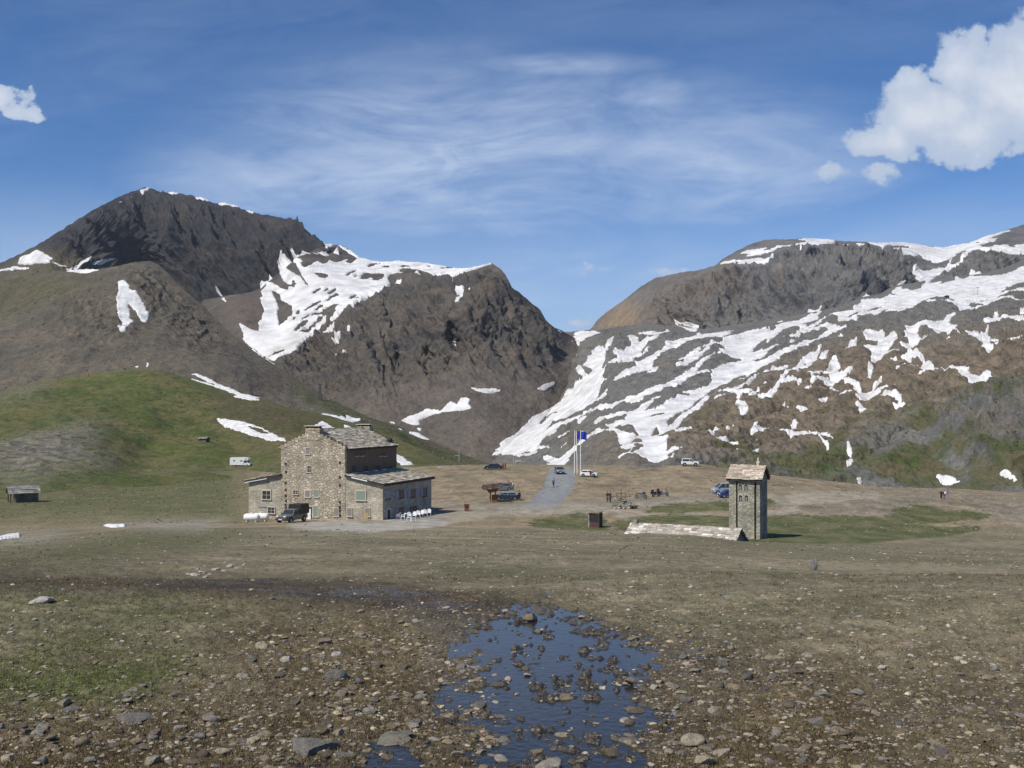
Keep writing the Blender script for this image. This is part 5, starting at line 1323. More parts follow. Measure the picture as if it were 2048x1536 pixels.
# timber upper side
c = MB(); n = 46
for i in range(n):
    v0 = .48+(GD-.6)*i/n
    c.box((GW+.004, v0+.008, 6.05), (GW+.06+.02*rd.random(), v0+(GD-.6)/n-.008, EA-.12))
clad = c.build('timber_cladding', M_wood, lodge)
def opening(name, px0, py0, px1, py1, plane, infill, frame=M_sill, sill=True, shutters=None, fw=.06, prot=.05, u=None, lintel=False, parent=lodge, sillm=None):
    if plane == 'f': a = fac(px0, py1); b = fac(px1, py0)
    else: a = sid(px0, py1, u); b = sid(px1, py0, u)
    a0, a1, z0, z1 = a[0], b[0], a[1], b[1]
    def P(s, w, d):            # s along wall, d outwards
        return (s, -d, w) if plane == 'f' else (u+d, s, w)
    def bx(mb, s0, s1, w0, w1, d0, d1):
        p = P(s0, w0, d0); q = P(s1, w1, d1); mb.box([min(x, y) for x, y in zip(p, q)], [max(x, y) for x, y in zip(p, q)])
    m = MB(); bx(m, a0-fw, a0, z0, z1, -.1, prot); bx(m, a1, a1+fw, z0, z1, -.1, prot); bx(m, a0-fw, a1+fw, z1, z1+fw*1.6, -.1, prot+.01)
    w = m.build(name, frame, parent)
    m = MB(); bx(m, a0, a1, z0, z1, -.1, .012); 
    m.build({'g': 'pane', 's': 'shutter', 'd': 'door_leaf'}[infill[0]], infill[1], w)
    if infill[0] == 'g':
        m = MB(); mid = (a0+a1)/2; bx(m, mid-.025, mid+.025, z0, z1, .0, .03); bx(m, a0, a1, (z0+z1)/2-.02, (z0+z1)/2+.02, .0, .032); m.build('glazing_bar', frame, w)
    if sill: m = MB(); bx(m, a0-fw-.05, a1+fw+.05, z0-.11, z0, -.1, prot+.07); m.build('sill', sillm or M_sill, w)
    if shutters:
        for (s0, s1) in shutters:
            if plane == 'f': continue
            t0 = sid(s0, py0, u)[0]; t1 = sid(s1, py0, u)[0]
            m = MB(); bx(m, t0, t1, z0-.02, z1+.02, .03, .075)
            for q in range(6): bx(m, t0+.05, t1-.05, z0+.08+q*(z1-z0)/6, z0+.12+q*(z1-z0)/6, .075, .085)
            m.build('shutter', M_shutv, w)
    return w
G_ = ('g', M_glass); S_ = ('s', M_shut); SG = ('s', M_shutg)
for q in ((612, 896, 620, 908), (669, 1017, 677, 1032)): opening('window', *q, 'f', S_, frame=M_sill)
opening('window', 615, 932, 622, 944, 'f', G_); opening('window', 587, 981, 596, 988, 'f', G_, prot=.08)
opening('window', 611, 982, 620, 994, 'f', S_, fw=.14); opening('window', 629, 981, 637, 994, 'f', SG)
opening('window', 627, 1013, 636, 1033, 'f', SG, fw=.1)
dr = opening('door', 612.6, 1017, 622, 1042, 'f', ('d', M_white), frame=M_dark, sill=False, fw=.12); dr['label'] = 'white door with dark frame beside the parked pickup'
MB().tube((fac(620.5, 1030)[0], -.07, fac(620.5, 1030)[1]), (fac(620.5, 1030)[0], -.012, fac(620.5, 1030)[1]), .03).build('handle', M_edge, dr)
opening('window', 525, 982, 541, 998, 'f', G_, fw=.12); opening('window', 536, 1015, 549, 1026, 'f', G_, fw=.1)
a = fac(515, 1013); b = fac(550, 1010.5)
MB().box((a[0], -.02, a[1]-.05), (b[0], .2, a[1]+.12)).build('beam', M_shutv, lodge)
opening('window', 713, 983, 731, 1000, 'f', SG, fw=.1); opening('window', 695, 1017, 704, 1032, 'f', S_); opening('window', 730, 1017, 740, 1032, 'f', S_)
UR = 15.26
opening('window', 770.5, 980, 781, 999, 's', ('s', M_shutv), frame=M_shutv, u=UR, sillm=M_redsill)
opening('window', 797, 979, 806.5, 997, 's', G_, frame=M_shut, u=UR, shutters=((790.5, 796.5), (807, 814)), sillm=M_redsill)
opening('window', 821, 978, 830, 995, 's', G_, frame=M_shut, u=UR, shutters=((815, 820.5), (830.5, 838)), sillm=M_redsill)
opening('window', 845, 976, 853, 993, 's', G_, frame=M_shut, u=UR, shutters=((840, 844.5), (853.5, 858)), sillm=M_redsill)
opening('door', 774, 1018, 780.5, 1043, 's', ('d', M_dark), frame=M_white, sill=False, u=UR)
opening('window', 799, 1016, 806, 1028, 's', G_, frame=M_edge, u=UR, sill=False); opening('window', 821, 1013, 832, 1025, 's', G_, frame=M_edge, u=UR, sill=False)
UC = GW+.075
for p0, p1 in ((711, 717), (721, 728), (758.5, 765), (767, 773)): opening('window', p0, 905, p1, 912, 's', G_, frame=M_wood, u=UC, prot=.03, fw=.05)
for p0, p1 in ((703, 711), (727, 736), (751, 760), (776, 785)): opening('window', p0, 931, p1, 943, 's', ('g', M_dark), frame=M_wood, u=UC, prot=.03, fw=.05, sill=False)
# wall anchors along both edges of the gable
for x, ys in ((571.5, (927, 943, 965, 979, 991, 1001, 1009, 1016)), (680, (925, 954, 970, 1004, 1014, 1021, 1030))):
    for y in ys:
        u_, w0 = fac(x+rd.uniform(-.5, .5), y); MB().box((u_-.12, -.14, w0-.14), (u_+.12, .02, w0+.14), bev=.03).build('beam_end', M_edge, lodge)
# wing roofs
qr = slabs('roof', (15.66, -.35, 5.0), (0, 1, 0), (-(15.66-GW), 0, 1.13), 15.6, math.hypot(15.66-GW, 1.13), .75, .55, .06, SL, lodge, seed=21)
MB().prism([(15.70, -.33, 4.72), (15.70, -.33, 5.0), (GW+.09, -.33, 6.10), (GW+.09, -.33, 5.9)], (0, 15.55, 0)).build('fascia', M_edge, qr)
ql = slabs('roof', (-5.5, 14.5, 4.98), (0, -1, 0), (5.5, 0, .98), 14.8, math.hypot(5.5, .98), .75, .55, .06, SL, lodge, seed=22)
MB().prism([(-5.55, -.33, 4.72), (-5.55, -.33, 4.98), (-.03, -.33, 5.98), (-.03, -.33, 5.72)], (0, 14.8, 0)).build('fascia', M_edge, ql)
MB().prism([(-5.5, -.36, 4.66), (-5.5, -.36, 4.74), (-2.0, -.36, 5.37), (-2.0, -.36, 5.29)], (0, .03, 0)).build('flashing', M_white, ql)
MB().prism([(10.9, -.36, 5.72), (10.9, -.36, 5.86), (13.2, -.36, 5.44), (13.2, -.36, 5.30)], (0, .03, 0)).build('flashing', M_white, qr)
for v_ in (1.6, 4.6, 7.4, 9.9): MB().box((GW+.15, v_, 6.08), (GW+.5, v_+1.0, 6.24)).build('snow_guard', M_white, qr)
dish = MB(); 
for k in range(7): 
    pass
dish.ball((GW-.55, GD-1.2, EA+.65), (.45, .55, .42), 2); dish.tube((GW-.55, GD-1.2, EA), (GW-.55, GD-1.2, EA+.5), .12)
dish.build('vent_hood', M_edge, lodge, smooth=True)

# ------------------------------------------------------------------ chapel: bell tower and slab roofed nave
TT_ = R(27); tw = np.array([(1458-CX)/F*114.0, 114.0])
Zt = .85
tower = empty('bell_tower', (tw[0], tw[1], Zt), -TT_, 'square stone bell tower with a slab roof and four small arched windows', 'bell tower')
TW = 3.37; TE = 6.45; TR = 7.72
t = MB()
for a, b in ((0, .76), (.95, TW-.62), (TW-.40, TW)): t.box((a, 0, -2.2), (b, .55, TE))
t.box((.02, .55, -2.2), (TW-.02, TW, TE)); t.box((.70, .42, TE-.28), (TW-.6, .56, TE))
for a, b in ((.3, 1.3), (2.0, 3.1)): t.box((TW-.02, a, -2.2), (TW+.03, b, TE-.4))
t.prism([(.02, .05, TE), (.02, TW-.05, TE), (.02, TW/2, TR-.12)], (TW-.04, 0, 0))
tb = t.build('tower_wall', M_tower, tower)
MB().box((.80, -.03, TE-.30), (TW-.72, .02, TE-.02)).build('lintel', M_edge, tower)
def tfac(px, py):
    k = (px-CX)/F; ux, uy = math.cos(TT_), -math.sin(TT_)
    u = (k*tw[1]-tw[0])/(ux-k*uy); D = tw[1]+u*uy
    return u, H-(py-HZ)/F*D-Zt
for px0, px1, py0, py1 in ((1477, 1484.4, 968, 980), (1488.6, 1496, 968, 980), (1477.5, 1485, 990, 1002), (1489.2, 1496.8, 990, 1002)):
    u0, z1 = tfac(px0, py0); u1, z0 = tfac(px1, py1); um = (u0+u1)/2; r_ = (u1-u0)/2; zs = z1-r_
    def arch(k, n=8): return [(um+k*r_*math.cos(math.pi*i/n), z) for i, z in ((i, zs+k*r_*math.sin(math.pi*i/n)) for i in range(n+1))]
    outer = [(u1+.06, z0)]+arch(1.3)+[(u0-.06, z0)]
    inner = [(u1, z0)]+arch(1.0)+[(u0, z0)]
    m = MB(); 
    for (A, B), (C_, D_2) in zip(zip(outer, outer[1:]), zip(inner, inner[1:])):
        vs = [m.bm.verts.new((p[0], y, p[1])) for y in (-.06, .01) for p in (A, B, D_2, C_)]
        for f in ((0, 1, 2, 3), (4, 7, 6, 5), (0, 4, 5, 1), (3, 2, 6, 7)): m.bm.faces.new([vs[i] for i in f])
    w = m.build('window', M_sill, tower)
    MB().prism([(p[0], -.006, p[1]) for p in inner], (0, -.012, 0)).build('opening', M_dark, w)
    MB().box((um-.10, -.05, z0), (um+.10, -.012, z0+.42)).build('louvre', M_shut, w)
SLT = [(.46, .40, .32), (.55, .49, .40), (.40, .33, .26), (.48, .37, .29), (.34, .30, .25)]
for sgn in (1, -1):
    e = (-.22, -.30, TE-.06) if sgn > 0 else (TW+.22, TW+.30, TE-.06)
    q = slabs('roof', e, (1*sgn, 0, 0), (0, (TW/2+.30)*sgn, TR-TE+.12), TW+.44, math.hypot(TW/2+.30, TR-TE+.12), .5, .34, .055, SLT, tower, seed=31+sgn)
    MB().prism([(e[0], e[1], e[2]-.09), (e[0], TW/2, TR-.02), (e[0], TW/2, TR-.12), (e[0], e[1], e[2]-.2)], ((TW+.44)*sgn, 0, 0)).build('roof_deck', M_edge, q)
fi = MB(); fi.box((TW-.75, TW/2-.13, TR-.1), (TW-.5, TW/2+.13, TR+.42)); fi.box((TW-.82, TW/2-.1, TR+.42), (TW-.43, TW/2+.1, TR+.58)); fi.box((TW-.70, TW/2-.07, TR+.58), (TW-.55, TW/2+.07, TR+.98)); fi.build('finial', M_sill, tower)
# nave
nv = np.array([(1477-CX)/F*109.2, 109.2])
nave = empty('chapel', (nv[0], nv[1], 0.0), -TT_, 'low chapel sunk behind the slope, only its pale slab roof showing', 'chapel')
NL, NR, NE, NHW = 11.6, 2.38, .85, 2.9
MB().prism([(0, -NHW+.3, -.6), (0, NHW-.3, -.6), (0, NHW-.3, NE), (0, 0, NR-.12), (0, -NHW+.3, NE)], (-NL, 0, 0)).build('wall', M_tower, nave)
SLN = [(.47, .44, .38), (.56, .53, .47), (.38, .35, .30), (.45, .39, .32), (.33, .30, .26), (.62, .60, .55)]
slabs('roof', (-NL-.2, -NHW, NE-.1), (1, 0, 0), (0, NHW, NR-NE+.1), NL+.45, math.hypot(NHW, NR-NE+.1), .62, .36, .055, SLN, nave, rag=.12, seed=41)
slabs('roof', (.25, NHW, NE-.1), (-1, 0, 0), (0, -NHW, NR-NE+.1), NL+.45, math.hypot(NHW, NR-NE+.1), .62, .36, .055, SLN, nave, rag=.12, seed=42)
MB().box((-NL+.05, -.3, NR-.2), (-NL+.55, .25, NR+.45)).build('chimney', M_tower, nave)

# ------------------------------------------------------------------ small huts and kiosks
M_hutshade = masonry('hut_wall_shade', (.13, .115, .09), (.20, .18, .14), (.09, .08, .06), 1.6, 4, .1, .03)  # shade of the hut's long side put into the colour as darker stone
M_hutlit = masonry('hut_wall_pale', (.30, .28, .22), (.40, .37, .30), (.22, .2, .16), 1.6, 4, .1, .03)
def hut(name, px, py, D, rz, Lx, Wy, He, Hr, label, porch, cat='hut'):
    x = (px-CX)/F*D; z = H-(py-HZ)/F*D
    r = empty(name, (x, D, z), rz, label, cat)
    p = porch
    MB().prism([(-Lx/2+p, -Wy/2, -1.5), (-Lx/2+p, Wy/2, -1.5), (-Lx/2+p, Wy/2, He), (-Lx/2+p, 0, Hr), (-Lx/2+p, -Wy/2, He)], (Lx-p, 0, 0)).build('wall', M_hutshade, r)
    sl = math.hypot(Wy/2+.3, Hr-He+.15)
    slabs('roof', (-Lx/2-.25, -Wy/2-.3, He-.12), (1, 0, 0), (0, Wy/2+.3, Hr-He+.2), Lx+.5, sl, .8, .5, .08, [(.24, .235, .22), (.31, .30, .28), (.19, .185, .175)], r, seed=int(px))
    slabs('roof', (Lx/2+.25, Wy/2+.3, He-.12), (-1, 0, 0), (0, -Wy/2-.3, Hr-He+.2), Lx+.5, sl, .8, .5, .08, [(.24, .235, .22), (.31, .30, .28), (.19, .185, .175)], r, seed=int(px)+1)
    if p > 0:
        for y in (-Wy/2+.12, Wy/2-.12): MB().box((-Lx/2, y-.1, -1.0), (-Lx/2+.2, y+.1, He)).build('post', M_wood, r)
        MB().box((-Lx/2+p-.03, -.5, -.6), (-Lx/2+p+.01, .45, 1.65)).build('door', M_dark, r)
    else: MB().box((Lx/2-.01, -.45, -.4), (Lx/2+.05, .45, He-.1)).build('door', M_dark, r)
    return r
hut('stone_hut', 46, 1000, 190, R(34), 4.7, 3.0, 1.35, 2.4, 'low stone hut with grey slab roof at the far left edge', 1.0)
hp = None
def on_layer(name, px, py):
    for key in (name,):
        px1, tt, P = LAYERS[key]
        qx = CX+F*P[..., 0]/P[..., 1]; qy = HZ-F*(P[..., 2]-H)/P[..., 1]
        d = (qx-px)**2+(qy-py)**2; i = np.unravel_index(np.argmin(d), d.shape); return Vector(P[i].tolist())
p = on_layer('hill', 408, 883)
h2 = hut('stone_shelter', 408, 884, p.y, R(-15), 3.1, 2.4, 1.2, 1.6, 'tiny stone shelter half way up the green hill', 0.0)

# half open stall by the path (rusty panels)
M_rust = plain('rusty_brown', (.16, .062, .04), .75, var=.35); M_plank = plain('weathered_wood', (.20, .135, .085), .8, var=.35, scale=6); M_brownw = plain('orange_brown_wood', (.25, .105, .045), .7, var=.3)
g = at(1191, 131)
k = empty('ticket_booth', (g.x, g.y, g.z-.05), R(-24), 'small stone sided booth with dark window and dark rusty front below the path', 'booth')
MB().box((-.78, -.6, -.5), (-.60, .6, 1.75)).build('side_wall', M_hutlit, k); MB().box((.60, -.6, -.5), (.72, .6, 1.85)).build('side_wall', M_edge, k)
MB().box((-.60, .5, -.4), (.60, .6, 1.7)).build('back_wall', M_edge, k)
MB().prism([(-.82, -.7, 1.78), (.78, -.7, 1.92), (.78, -.7, 1.98), (-.82, -.7, 1.84)], (0, 1.4, 0)).build('roof', M_plank, k)
MB().box((-.6, -.58, -.3), (.6, -.5, .72)).build('front_panel', plain('dark_rust', (.085, .045, .04), .8, var=.4), k)
w = MB().box((-.6, -.56, 1.55), (.6, -.5, 1.72)).box((-.04, -.56, .72), (.04, -.5, 1.55)).build('window', M_edge, k); MB().box((-.6, -.5, .72), (.6, -.48, 1.55)).build('pane', M_glass, w)

# roofed map board
g = at(985, 167)
k = empty('map_shelter', (g.x, g.y, g.z), R(8), 'brown wooden map board under a small dark roof by the parked cars', 'map board')
for x in (-.35, .45): MB().box((x-.09, -.09, -.3), (x+.09, .09, 2.2)).build('post', M_brownw, k)
MB().box((-.15, -.22, .10), (.78, -.10, 1.25)).build('panel', M_brownw, k)
MB().prism([(-.62, -.5, 1.55), (.62, -.5, 1.75), (.95, -.5, 2.2), (-.95, -.5, 2.05)], (0, 1.0, 0)).build('bracket', M_brownw, k)
slabs('roof', (-1.5, -.95, 2.05), (1, 0, .10), (0, .95, .62), 2.9, 1.13, .5, .35, .05, [(.10, .075, .06), (.07, .055, .045), (.14, .10, .08)], k, seed=51)
slabs('roof', (1.4, .95, 2.35), (-1, 0, -.10), (0, -.95, .62), 2.9, 1.13, .5, .35, .05, [(.10, .075, .06), (.07, .055, .045)], k, seed=52)
# rusty litter bin
g = at(933.5, 152)
k = empty('litter_bin', (g.x, g.y, g.z), 0, 'rust red box shaped litter bin standing alone on the gravel', 'litter bin')
MB().prism([(-.3, -.3, 0), (.3, -.3, 0), (.36, -.3, .95), (-.36, -.3, .95)], (0, .6, 0)).build('body', M_rust, k)
MB().box((-.40, -.34, .95), (.40, .34, 1.03)).build('rim', M_redsill, k)
MB().box((-.2, -.35, .62), (.2, -.3, .80)).build('slot', M_dark, k)
# rubble monument with wooden direction boards
g = at(1243, 158)
k = empty('summit_cairn', (g.x, g.y, g.z-.1), 0, 'rubble stone cairn topped with wooden boards beside the two bikers', 'cairn')
m = MB()
for i in range(150):
    a = rd.uniform(0, 6.28); lv = rd.random()**1.2; rr = (1.55-1.0*lv*.35)*rd.uniform(.75, 1.0)
    m.rock((math.cos(a)*rr, math.sin(a)*rr*.6, .05+lv*1.65), (rd.uniform(.14, .34), rd.uniform(.14, .3), rd.uniform(.09, .2)), seed=i, n=1)
m.box((-1.3, -.7, -.3), (1.3, .7, 1.65)); m.build('stone_pile', M_hutlit, k)
for i, (x, y) in enumerate(((-1.7, -.9), (-1.2, -1.2), (-.5, -1.1), (.3, -1.25), (1.0, -1.0), (1.75, -.7))):
    o_ = bpy.data.objects.new('stone', protos[i]); COL.objects.link(o_); o_.location = (g.x+x, g.y+y, g.z+.1); o_.scale = (.34, .28, .22); o_.color = (.38, .35, .28, 1)
    tag(o_, 'pale stone at the foot of the rubble cairn', 'stone', 'pale stones fallen round the cairn')
for x, h in ((-.72, 2.45), (-.05, 2.85), (.62, 2.3)): MB().box((x-.08, -.08, 1.5), (x+.08, .08, h)).build('post', M_plank, k)
MB().box((-.7, -.13, 2.32), (.55, -.085, 2.47)).build('board', M_plank, k); MB().box((-1.5, -.13, 1.78), (1.5, -.085, 1.92)).build('board', M_plank, k)
g = at(1269, 157); k = empty('stone_table', (g.x, g.y, g.z), R(5), 'dark slab bench just right of the rubble cairn', 'bench')
MB().box((-.75, -.3, .42), (.6, .3, .52)).build('top', M_edge, k); MB().rock((.25, 0, .2), (.25, .22, .25), 3).build('leg', M_hutlit, k); MB().rock((-.35, 0, .2), (.22, .22, .25), 4).build('leg', M_hutshade, k)

# flag poles
M_blue = plain('blue_flag', (.018, .045, .36), .6, var=.25, scale=2)
def flagcloth(L_, Hh, seed, droop=0.0):
    n = 14; V = []; 
    for i in range(n+1):
        for j in range(9):
            s = i/n*L_; w = .14*math.sin(i*.9+j*.25+seed)*(i/n+.15)
            V.append((.06+s, w, -j/8*Hh-droop*s*s+.08*math.sin(i*.6+seed)*i/n))
    T = [(i*9+j, (i+1)*9+j, (i+1)*9+j+1, i*9+j+1) for i in range(n) for j in range(8)]
    return np.array(V), np.array(T)
def mat_tri():
    m, nt, b = newmat('striped_flag'); tc = nd(nt, 'ShaderNodeTexCoord'); s = nd(nt, 'ShaderNodeSeparateXYZ'); nt.links.new(tc.outputs['Object'], s.inputs[0])
    cr = nd(nt, 'ShaderNodeValToRGB'); cr.color_ramp.interpolation = 'CONSTANT'; e = cr.color_ramp.elements
    e[0].color = (.05, .07, .35, 1); e[1].position = .2; e[1].color = (.75, .75, .78, 1); x = e.new(.4); x.color = (.5, .06, .08, 1)
    nt.links.new(s.outputs[0], cr.inputs[0]); nt.links.new(cr.outputs[0], b.inputs['Base Color']); b.inputs['Roughness'].default_value = .7; return m
M_tri = mat_tri()
for px, top, ptx, lab in ((1148.8, 855, 1149.6, 'left white flagpole with a limp striped flag'), (1154.6, 856, 1152.6, 'middle white flagpole flying the blue flag'), (1161, 855, 1161.2, 'right white flagpole without a flag')):
    D = 231; g = at(px, D); hh = (942-top)/F*D
    k = empty('flagpole', g, 0, lab, 'flagpole', 'white flagpoles by the road')
    dx = (ptx-px)/F*D
    MB().tube((0, 0, -.2), (dx, 0, hh), .10, .075, 10).build('pole', M_white, k); MB().ball((dx, 0, hh+.06), (.1, .1, .08), 1).build('finial', M_white, k)
    MB().tube((0, 0, -.2), (0, 0, .35), .16, .16).build('base', M_sill, k)
    if 'striped' in lab: V, T = flagcloth(.55, 1.9, 1, .2); f = np_mesh('flag', V, T, M_tri, parent=k); f.location = (dx, 0, hh-.25)
    if 'blue' in lab: V, T = flagcloth(2.25, 1.75, 2, .06); f = np_mesh('flag', V, T, M_blue, parent=k); f.location = (dx, 0, hh+.05)

# gas tanks by the left wing
for i, (px, D, L_, lab) in enumerate(((503.5, 133.2, 2.1, 'white gas tank, the nearer of the pair, by the left wing'), (522, 135.3, 2.1, 'white gas tank, half hidden behind the nearer one'))):
    g = at(px, D); k = empty('gas_tank', (g.x, g.y, g.z), R(-6), lab, 'gas tank', 'white gas tanks by the left wing')
    rr = .46; m = MB(); rings = []
    for x, q in ((-L_/2, .12), (-L_/2+.05, .55), (-L_/2+.16, .85), (-L_/2+.32, 1), (L_/2-.32, 1), (L_/2-.16, .85), (L_/2-.05, .55), (L_/2, .12)):
        rings.append([(x, math.cos(t*math.pi/8)*rr*q, .62+math.sin(t*math.pi/8)*rr*q) for t in range(16)])
    m.loft(rings); m.build('tank', M_white, k, smooth=True)
    for x in (-.6, .6): MB().box((x-.1, -.3, -.2), (x+.1, .3, .3)).build('foot', M_sill, k)
    MB().tube((0, 0, 1.06), (0, 0, 1.18), .14).build('valve_cap', M_white, k)
# yellow board on a stick in the forecourt
M_yel = plain('faded_yellow', (.55, .36, .12), .7); g = at(736, 128)
k = empty('sign_board', g, R(4), 'small faded orange board on a stick in front of the lodge', 'sign'); MB().box((-.05, -.02, 0), (.0, .03, 1.25)).build('stick', M_yel, k); MB().box((-.42, -.03, .5), (.0, -.005, 1.2)).build('panel', M_yel, k)

# white plastic seats
M_plas = plain('white_plastic', (.78, .78, .78), .4, var=.03); M_plasshade = plain('shaded_plastic', (.42, .40, .52), .5, var=.05)  # lilac copy of the white plastic has the wall shade put into its colour
def make_chair(mat, label):
    k = empty('plastic_chair', (0, 0, 0), 0, label, 'chair', 'plastic chairs on the lodge terrace')
    MB().box((-.25, -.24, .40), (.25, .24, .45), bev=.02).build('seat', mat, k)
    m = MB(); r0 = [(-.24+.48*i/8, -.23-.06*math.sin(math.pi*i/8), .45) for i in range(9)]; 
    pts = [(-.24, .45), (.24, .45), (.28, .68), (.22, .86), (.10, .93), (-.10, .93), (-.22, .86), (-.28, .68)]
    m.prism([(x, -.22-.12*(z-.45), z) for x, z in pts], (0, -.035, 0)); m.build('backrest', mat, k)
    for s in (-1, 1):
        MB().box((s*.27-.025, -.22, .62), (s*.27+.025, .2, .66)).box((s*.27-.02, .16, .42), (s*.27+.02, .2, .62)).build('armrest', mat, k)
        for y in (-.2, .2): MB().tube((s*.22, y, .41), (s*.27, y*1.25, 0), .03, .022, 6).build('leg', mat, k)
    return k
ch = make_chair(M_plas, 'white plastic chair alone at the near end of the terrace row')
spots = [(805.5, 134.6, 100, None), (819, 136.2, 200, 'white plastic chair third from the near end of the row'), (828.5, 137.2, 170, 'white plastic chair pushed beside the third one'), (836.5, 139.6, 190, 'white plastic chair in the middle of the terrace row'), (843.5, 140.6, 160, 'white plastic chair just beyond the middle one'), (850.5, 142, 200, 'white plastic chair last but one along the lodge wall'), (858, 143, 180, 'white plastic chair at the far end of the row by the corner')]
for i, (px, D, a, lab) in enumerate(spots):
    c = ch if i == 0 else copy_tree(ch); c.location = at(px, D); c.rotation_euler = (0, 0, R(a))
    if lab: c['label'] = lab
c = make_chair(M_plasshade, 'plastic chair coloured lilac grey for the shade of the lodge wall'); c.location = at(797, 136.6); c.rotation_euler = (0, 0, R(70))
def make_table(label):
    k = empty('plastic_stool', (0, 0, 0), 0, label, 'stool', 'white plastic stools before the chairs')
    MB().box((-.27, -.22, .42), (.27, .22, .47), bev=.015).build('seat', M_plas, k)
    for x in (-.22, .22):
        for y in (-.17, .17): MB().tube((x, y, .43), (x*1.1, y*1.1, 0), .035, .03, 6).build('leg', M_plas, k)
    return k
tb = make_table('white plastic stool nearer the lone chair'); tb.location = at(817.5, 131.6); t2_ = copy_tree(tb); t2_.location = at(826, 130.6); t2_.rotation_euler = (0, 0, .4); t2_['label'] = 'white plastic stool farthest out on the gravel'
tl = empty('plastic_table', at(815, 137), R(10), 'white plastic table among the chairs', 'table'); MB().box((-.45, -.45, .68), (.45, .45, .72), bev=.015).build('top', M_plas, tl)
for x in (-.36, .36):
    for y in (-.36, .36): MB().tube((x, y, .68), (x*1.05, y*1.05, 0), .035, .03, 6).build('leg', M_plas, tl)

# ------------------------------------------------------------------ lift pylons and poles on the slopes
M_pole = plain('pale_metal', (.42, .42, .43), .5, .3); M_dkpole = plain('dark_metal', (.07, .07, .075), .6)
def pylon(p, h, mat, label, arm=.35, cat='pylon', lattice=False, lean=0.0, at_=.95):
    k = empty('lift_pylon' if cat == 'pylon' else 'marker_pole', p, 0, label, cat)
    w_ = h*.025 if not lattice else h*.05
    if lattice:
        m = MB()
        for sx in (-1, 1):
            for sy in (-1, 1): m.tube((sx*w_*2, sy*w_*2, -.5), (sx*w_*.7, sy*w_*.7, h), w_*.35, w_*.3, 5)
        for i in range(6):
            z = h*i/6; q = w_*(2-1.3*i/6)
            for sy in (-1, 1): m.tube((-q, sy*q, z), (q*.9, sy*q*.9, z+h/6), w_*.25, n=5); m.tube((q, sy*q, z), (-q*.9, sy*q*.9, z+h/6), w_*.25, n=5)
        m.build('mast', mat, k)
    else: MB().tube((0, 0, -.5), (lean*h, 0, h), w_, w_*.8, 8).build('mast', mat, k)
    if arm: MB().box((-arm*h if not lattice else -arm*h, -w_, h*at_), (arm*h*(.1 if at_ < .9 else 1), w_, h*at_+w_*1.6)).build('crossarm', mat, k)
    return k
def hgt(p, n): return n/F*p.y
p = on_layer('hill', 919, 920); pylon(p, hgt(p, 25), M_pole, 'pale pole with a side arm on the slope left of the road', .35, 'pole', at_=.5)
p = on_layer('hill', 864, 906); pylon(p, hgt(p, 10), M_pole, 'short leaning pale pole on the green slope', 0, 'pole', lean=.45)
g = at(1027, 262); pylon(g, hgt(g, 19), M_pole, 'thin pale pole behind the dark parked car', 0, 'pole')
g = at(1036, 262); k = empty('barrier_bar', (g.x, g.y, g.z), 0, 'small white bar on posts right of the thin pole', 'barrier'); MB().box((-.7, -.03, .75), (.7, .03, .87)).build('bar', M_white, k)
for x in (-.55, .55): MB().tube((x, 0, -.1), (x, 0, .8), .03).build('post', M_pole, k)
p = on_layer('scree_hill', 641, 800); pylon(p, hgt(p, 32), M_dkpole, 'dark lattice pylon on the green shoulder above the lodge', .16, lattice=True)
p = on_layer('scree_hill', 502, 788); pylon(p, hgt(p, 20), M_dkpole, 'dark lattice pylon on brown scree at the foot of the hill', .16, lattice=True)
p = on_layer('hill', 678, 838); pylon(p, hgt(p, 9), M_pole, 'small pale lift post with an arm above the lodge roof', .5, at_=.92)
p = on_layer('mountainside', 1956, 592); pylon(p, hgt(p, 17), M_dkpole, 'thin grey lift pylon on the upper snowfield at right', .18)
p = on_layer('mountainside', 1893, 596); k = empty('lift_station', p, .3, 'tiny dark lift station hut on the upper snowfield', 'hut'); s_ = hgt(p, 8)
MB().box((-s_*.5, -s_*.3, -s_*.2), (s_*.5, s_*.3, s_*.35)).build('wall', M_dkpole, k); MB().prism([(-s_*.6, -s_*.4, s_*.35), (s_*.6, -s_*.4, s_*.35), (0, -s_*.4, s_*.6)], (0, s_*.8, 0)).build('roof', M_dkpole, k)
# ------------------------------------------------------------------ vehicles
M_tyre = plain('tyre_rubber', (.018, .018, .018), .8); M_rim = plain('wheel_rim', (.35, .35, .36), .35, .6); M_lamp = plain('lamp_glass', (.75, .75, .75), .15, spec=.8); M_tail = plain('tail_glass', (.25, .01, .01), .2)
M_plate = plain('number_plate', (.7, .7, .66), .5, var=.02); M_blk = plain('black_trim', (.02, .02, .022), .5)
def paint(name, c, rough=.28): 
    m = plain(name, c, rough, var=.03, spec=.5); b = m.node_tree.nodes['Principled BSDF']; b.inputs['Coat Weight'].default_value = .5; b.inputs['Coat Roughness'].default_value = .08; return m
P_white = paint('white_car_paint', (.75, .75, .74)); P_dark = paint('dark_car_paint', (.02, .028, .035)); P_grey = paint('grey_car_paint', (.13, .15, .175)); P_blue = paint('blue_car_paint', (.02, .035, .13)); P_silver = paint('silver_blue_paint', (.27, .32, .38)); P_olive = paint('olive_grey_paint', (.12, .125, .12)); P_night = paint('dark_blue_paint', (.015, .03, .05))
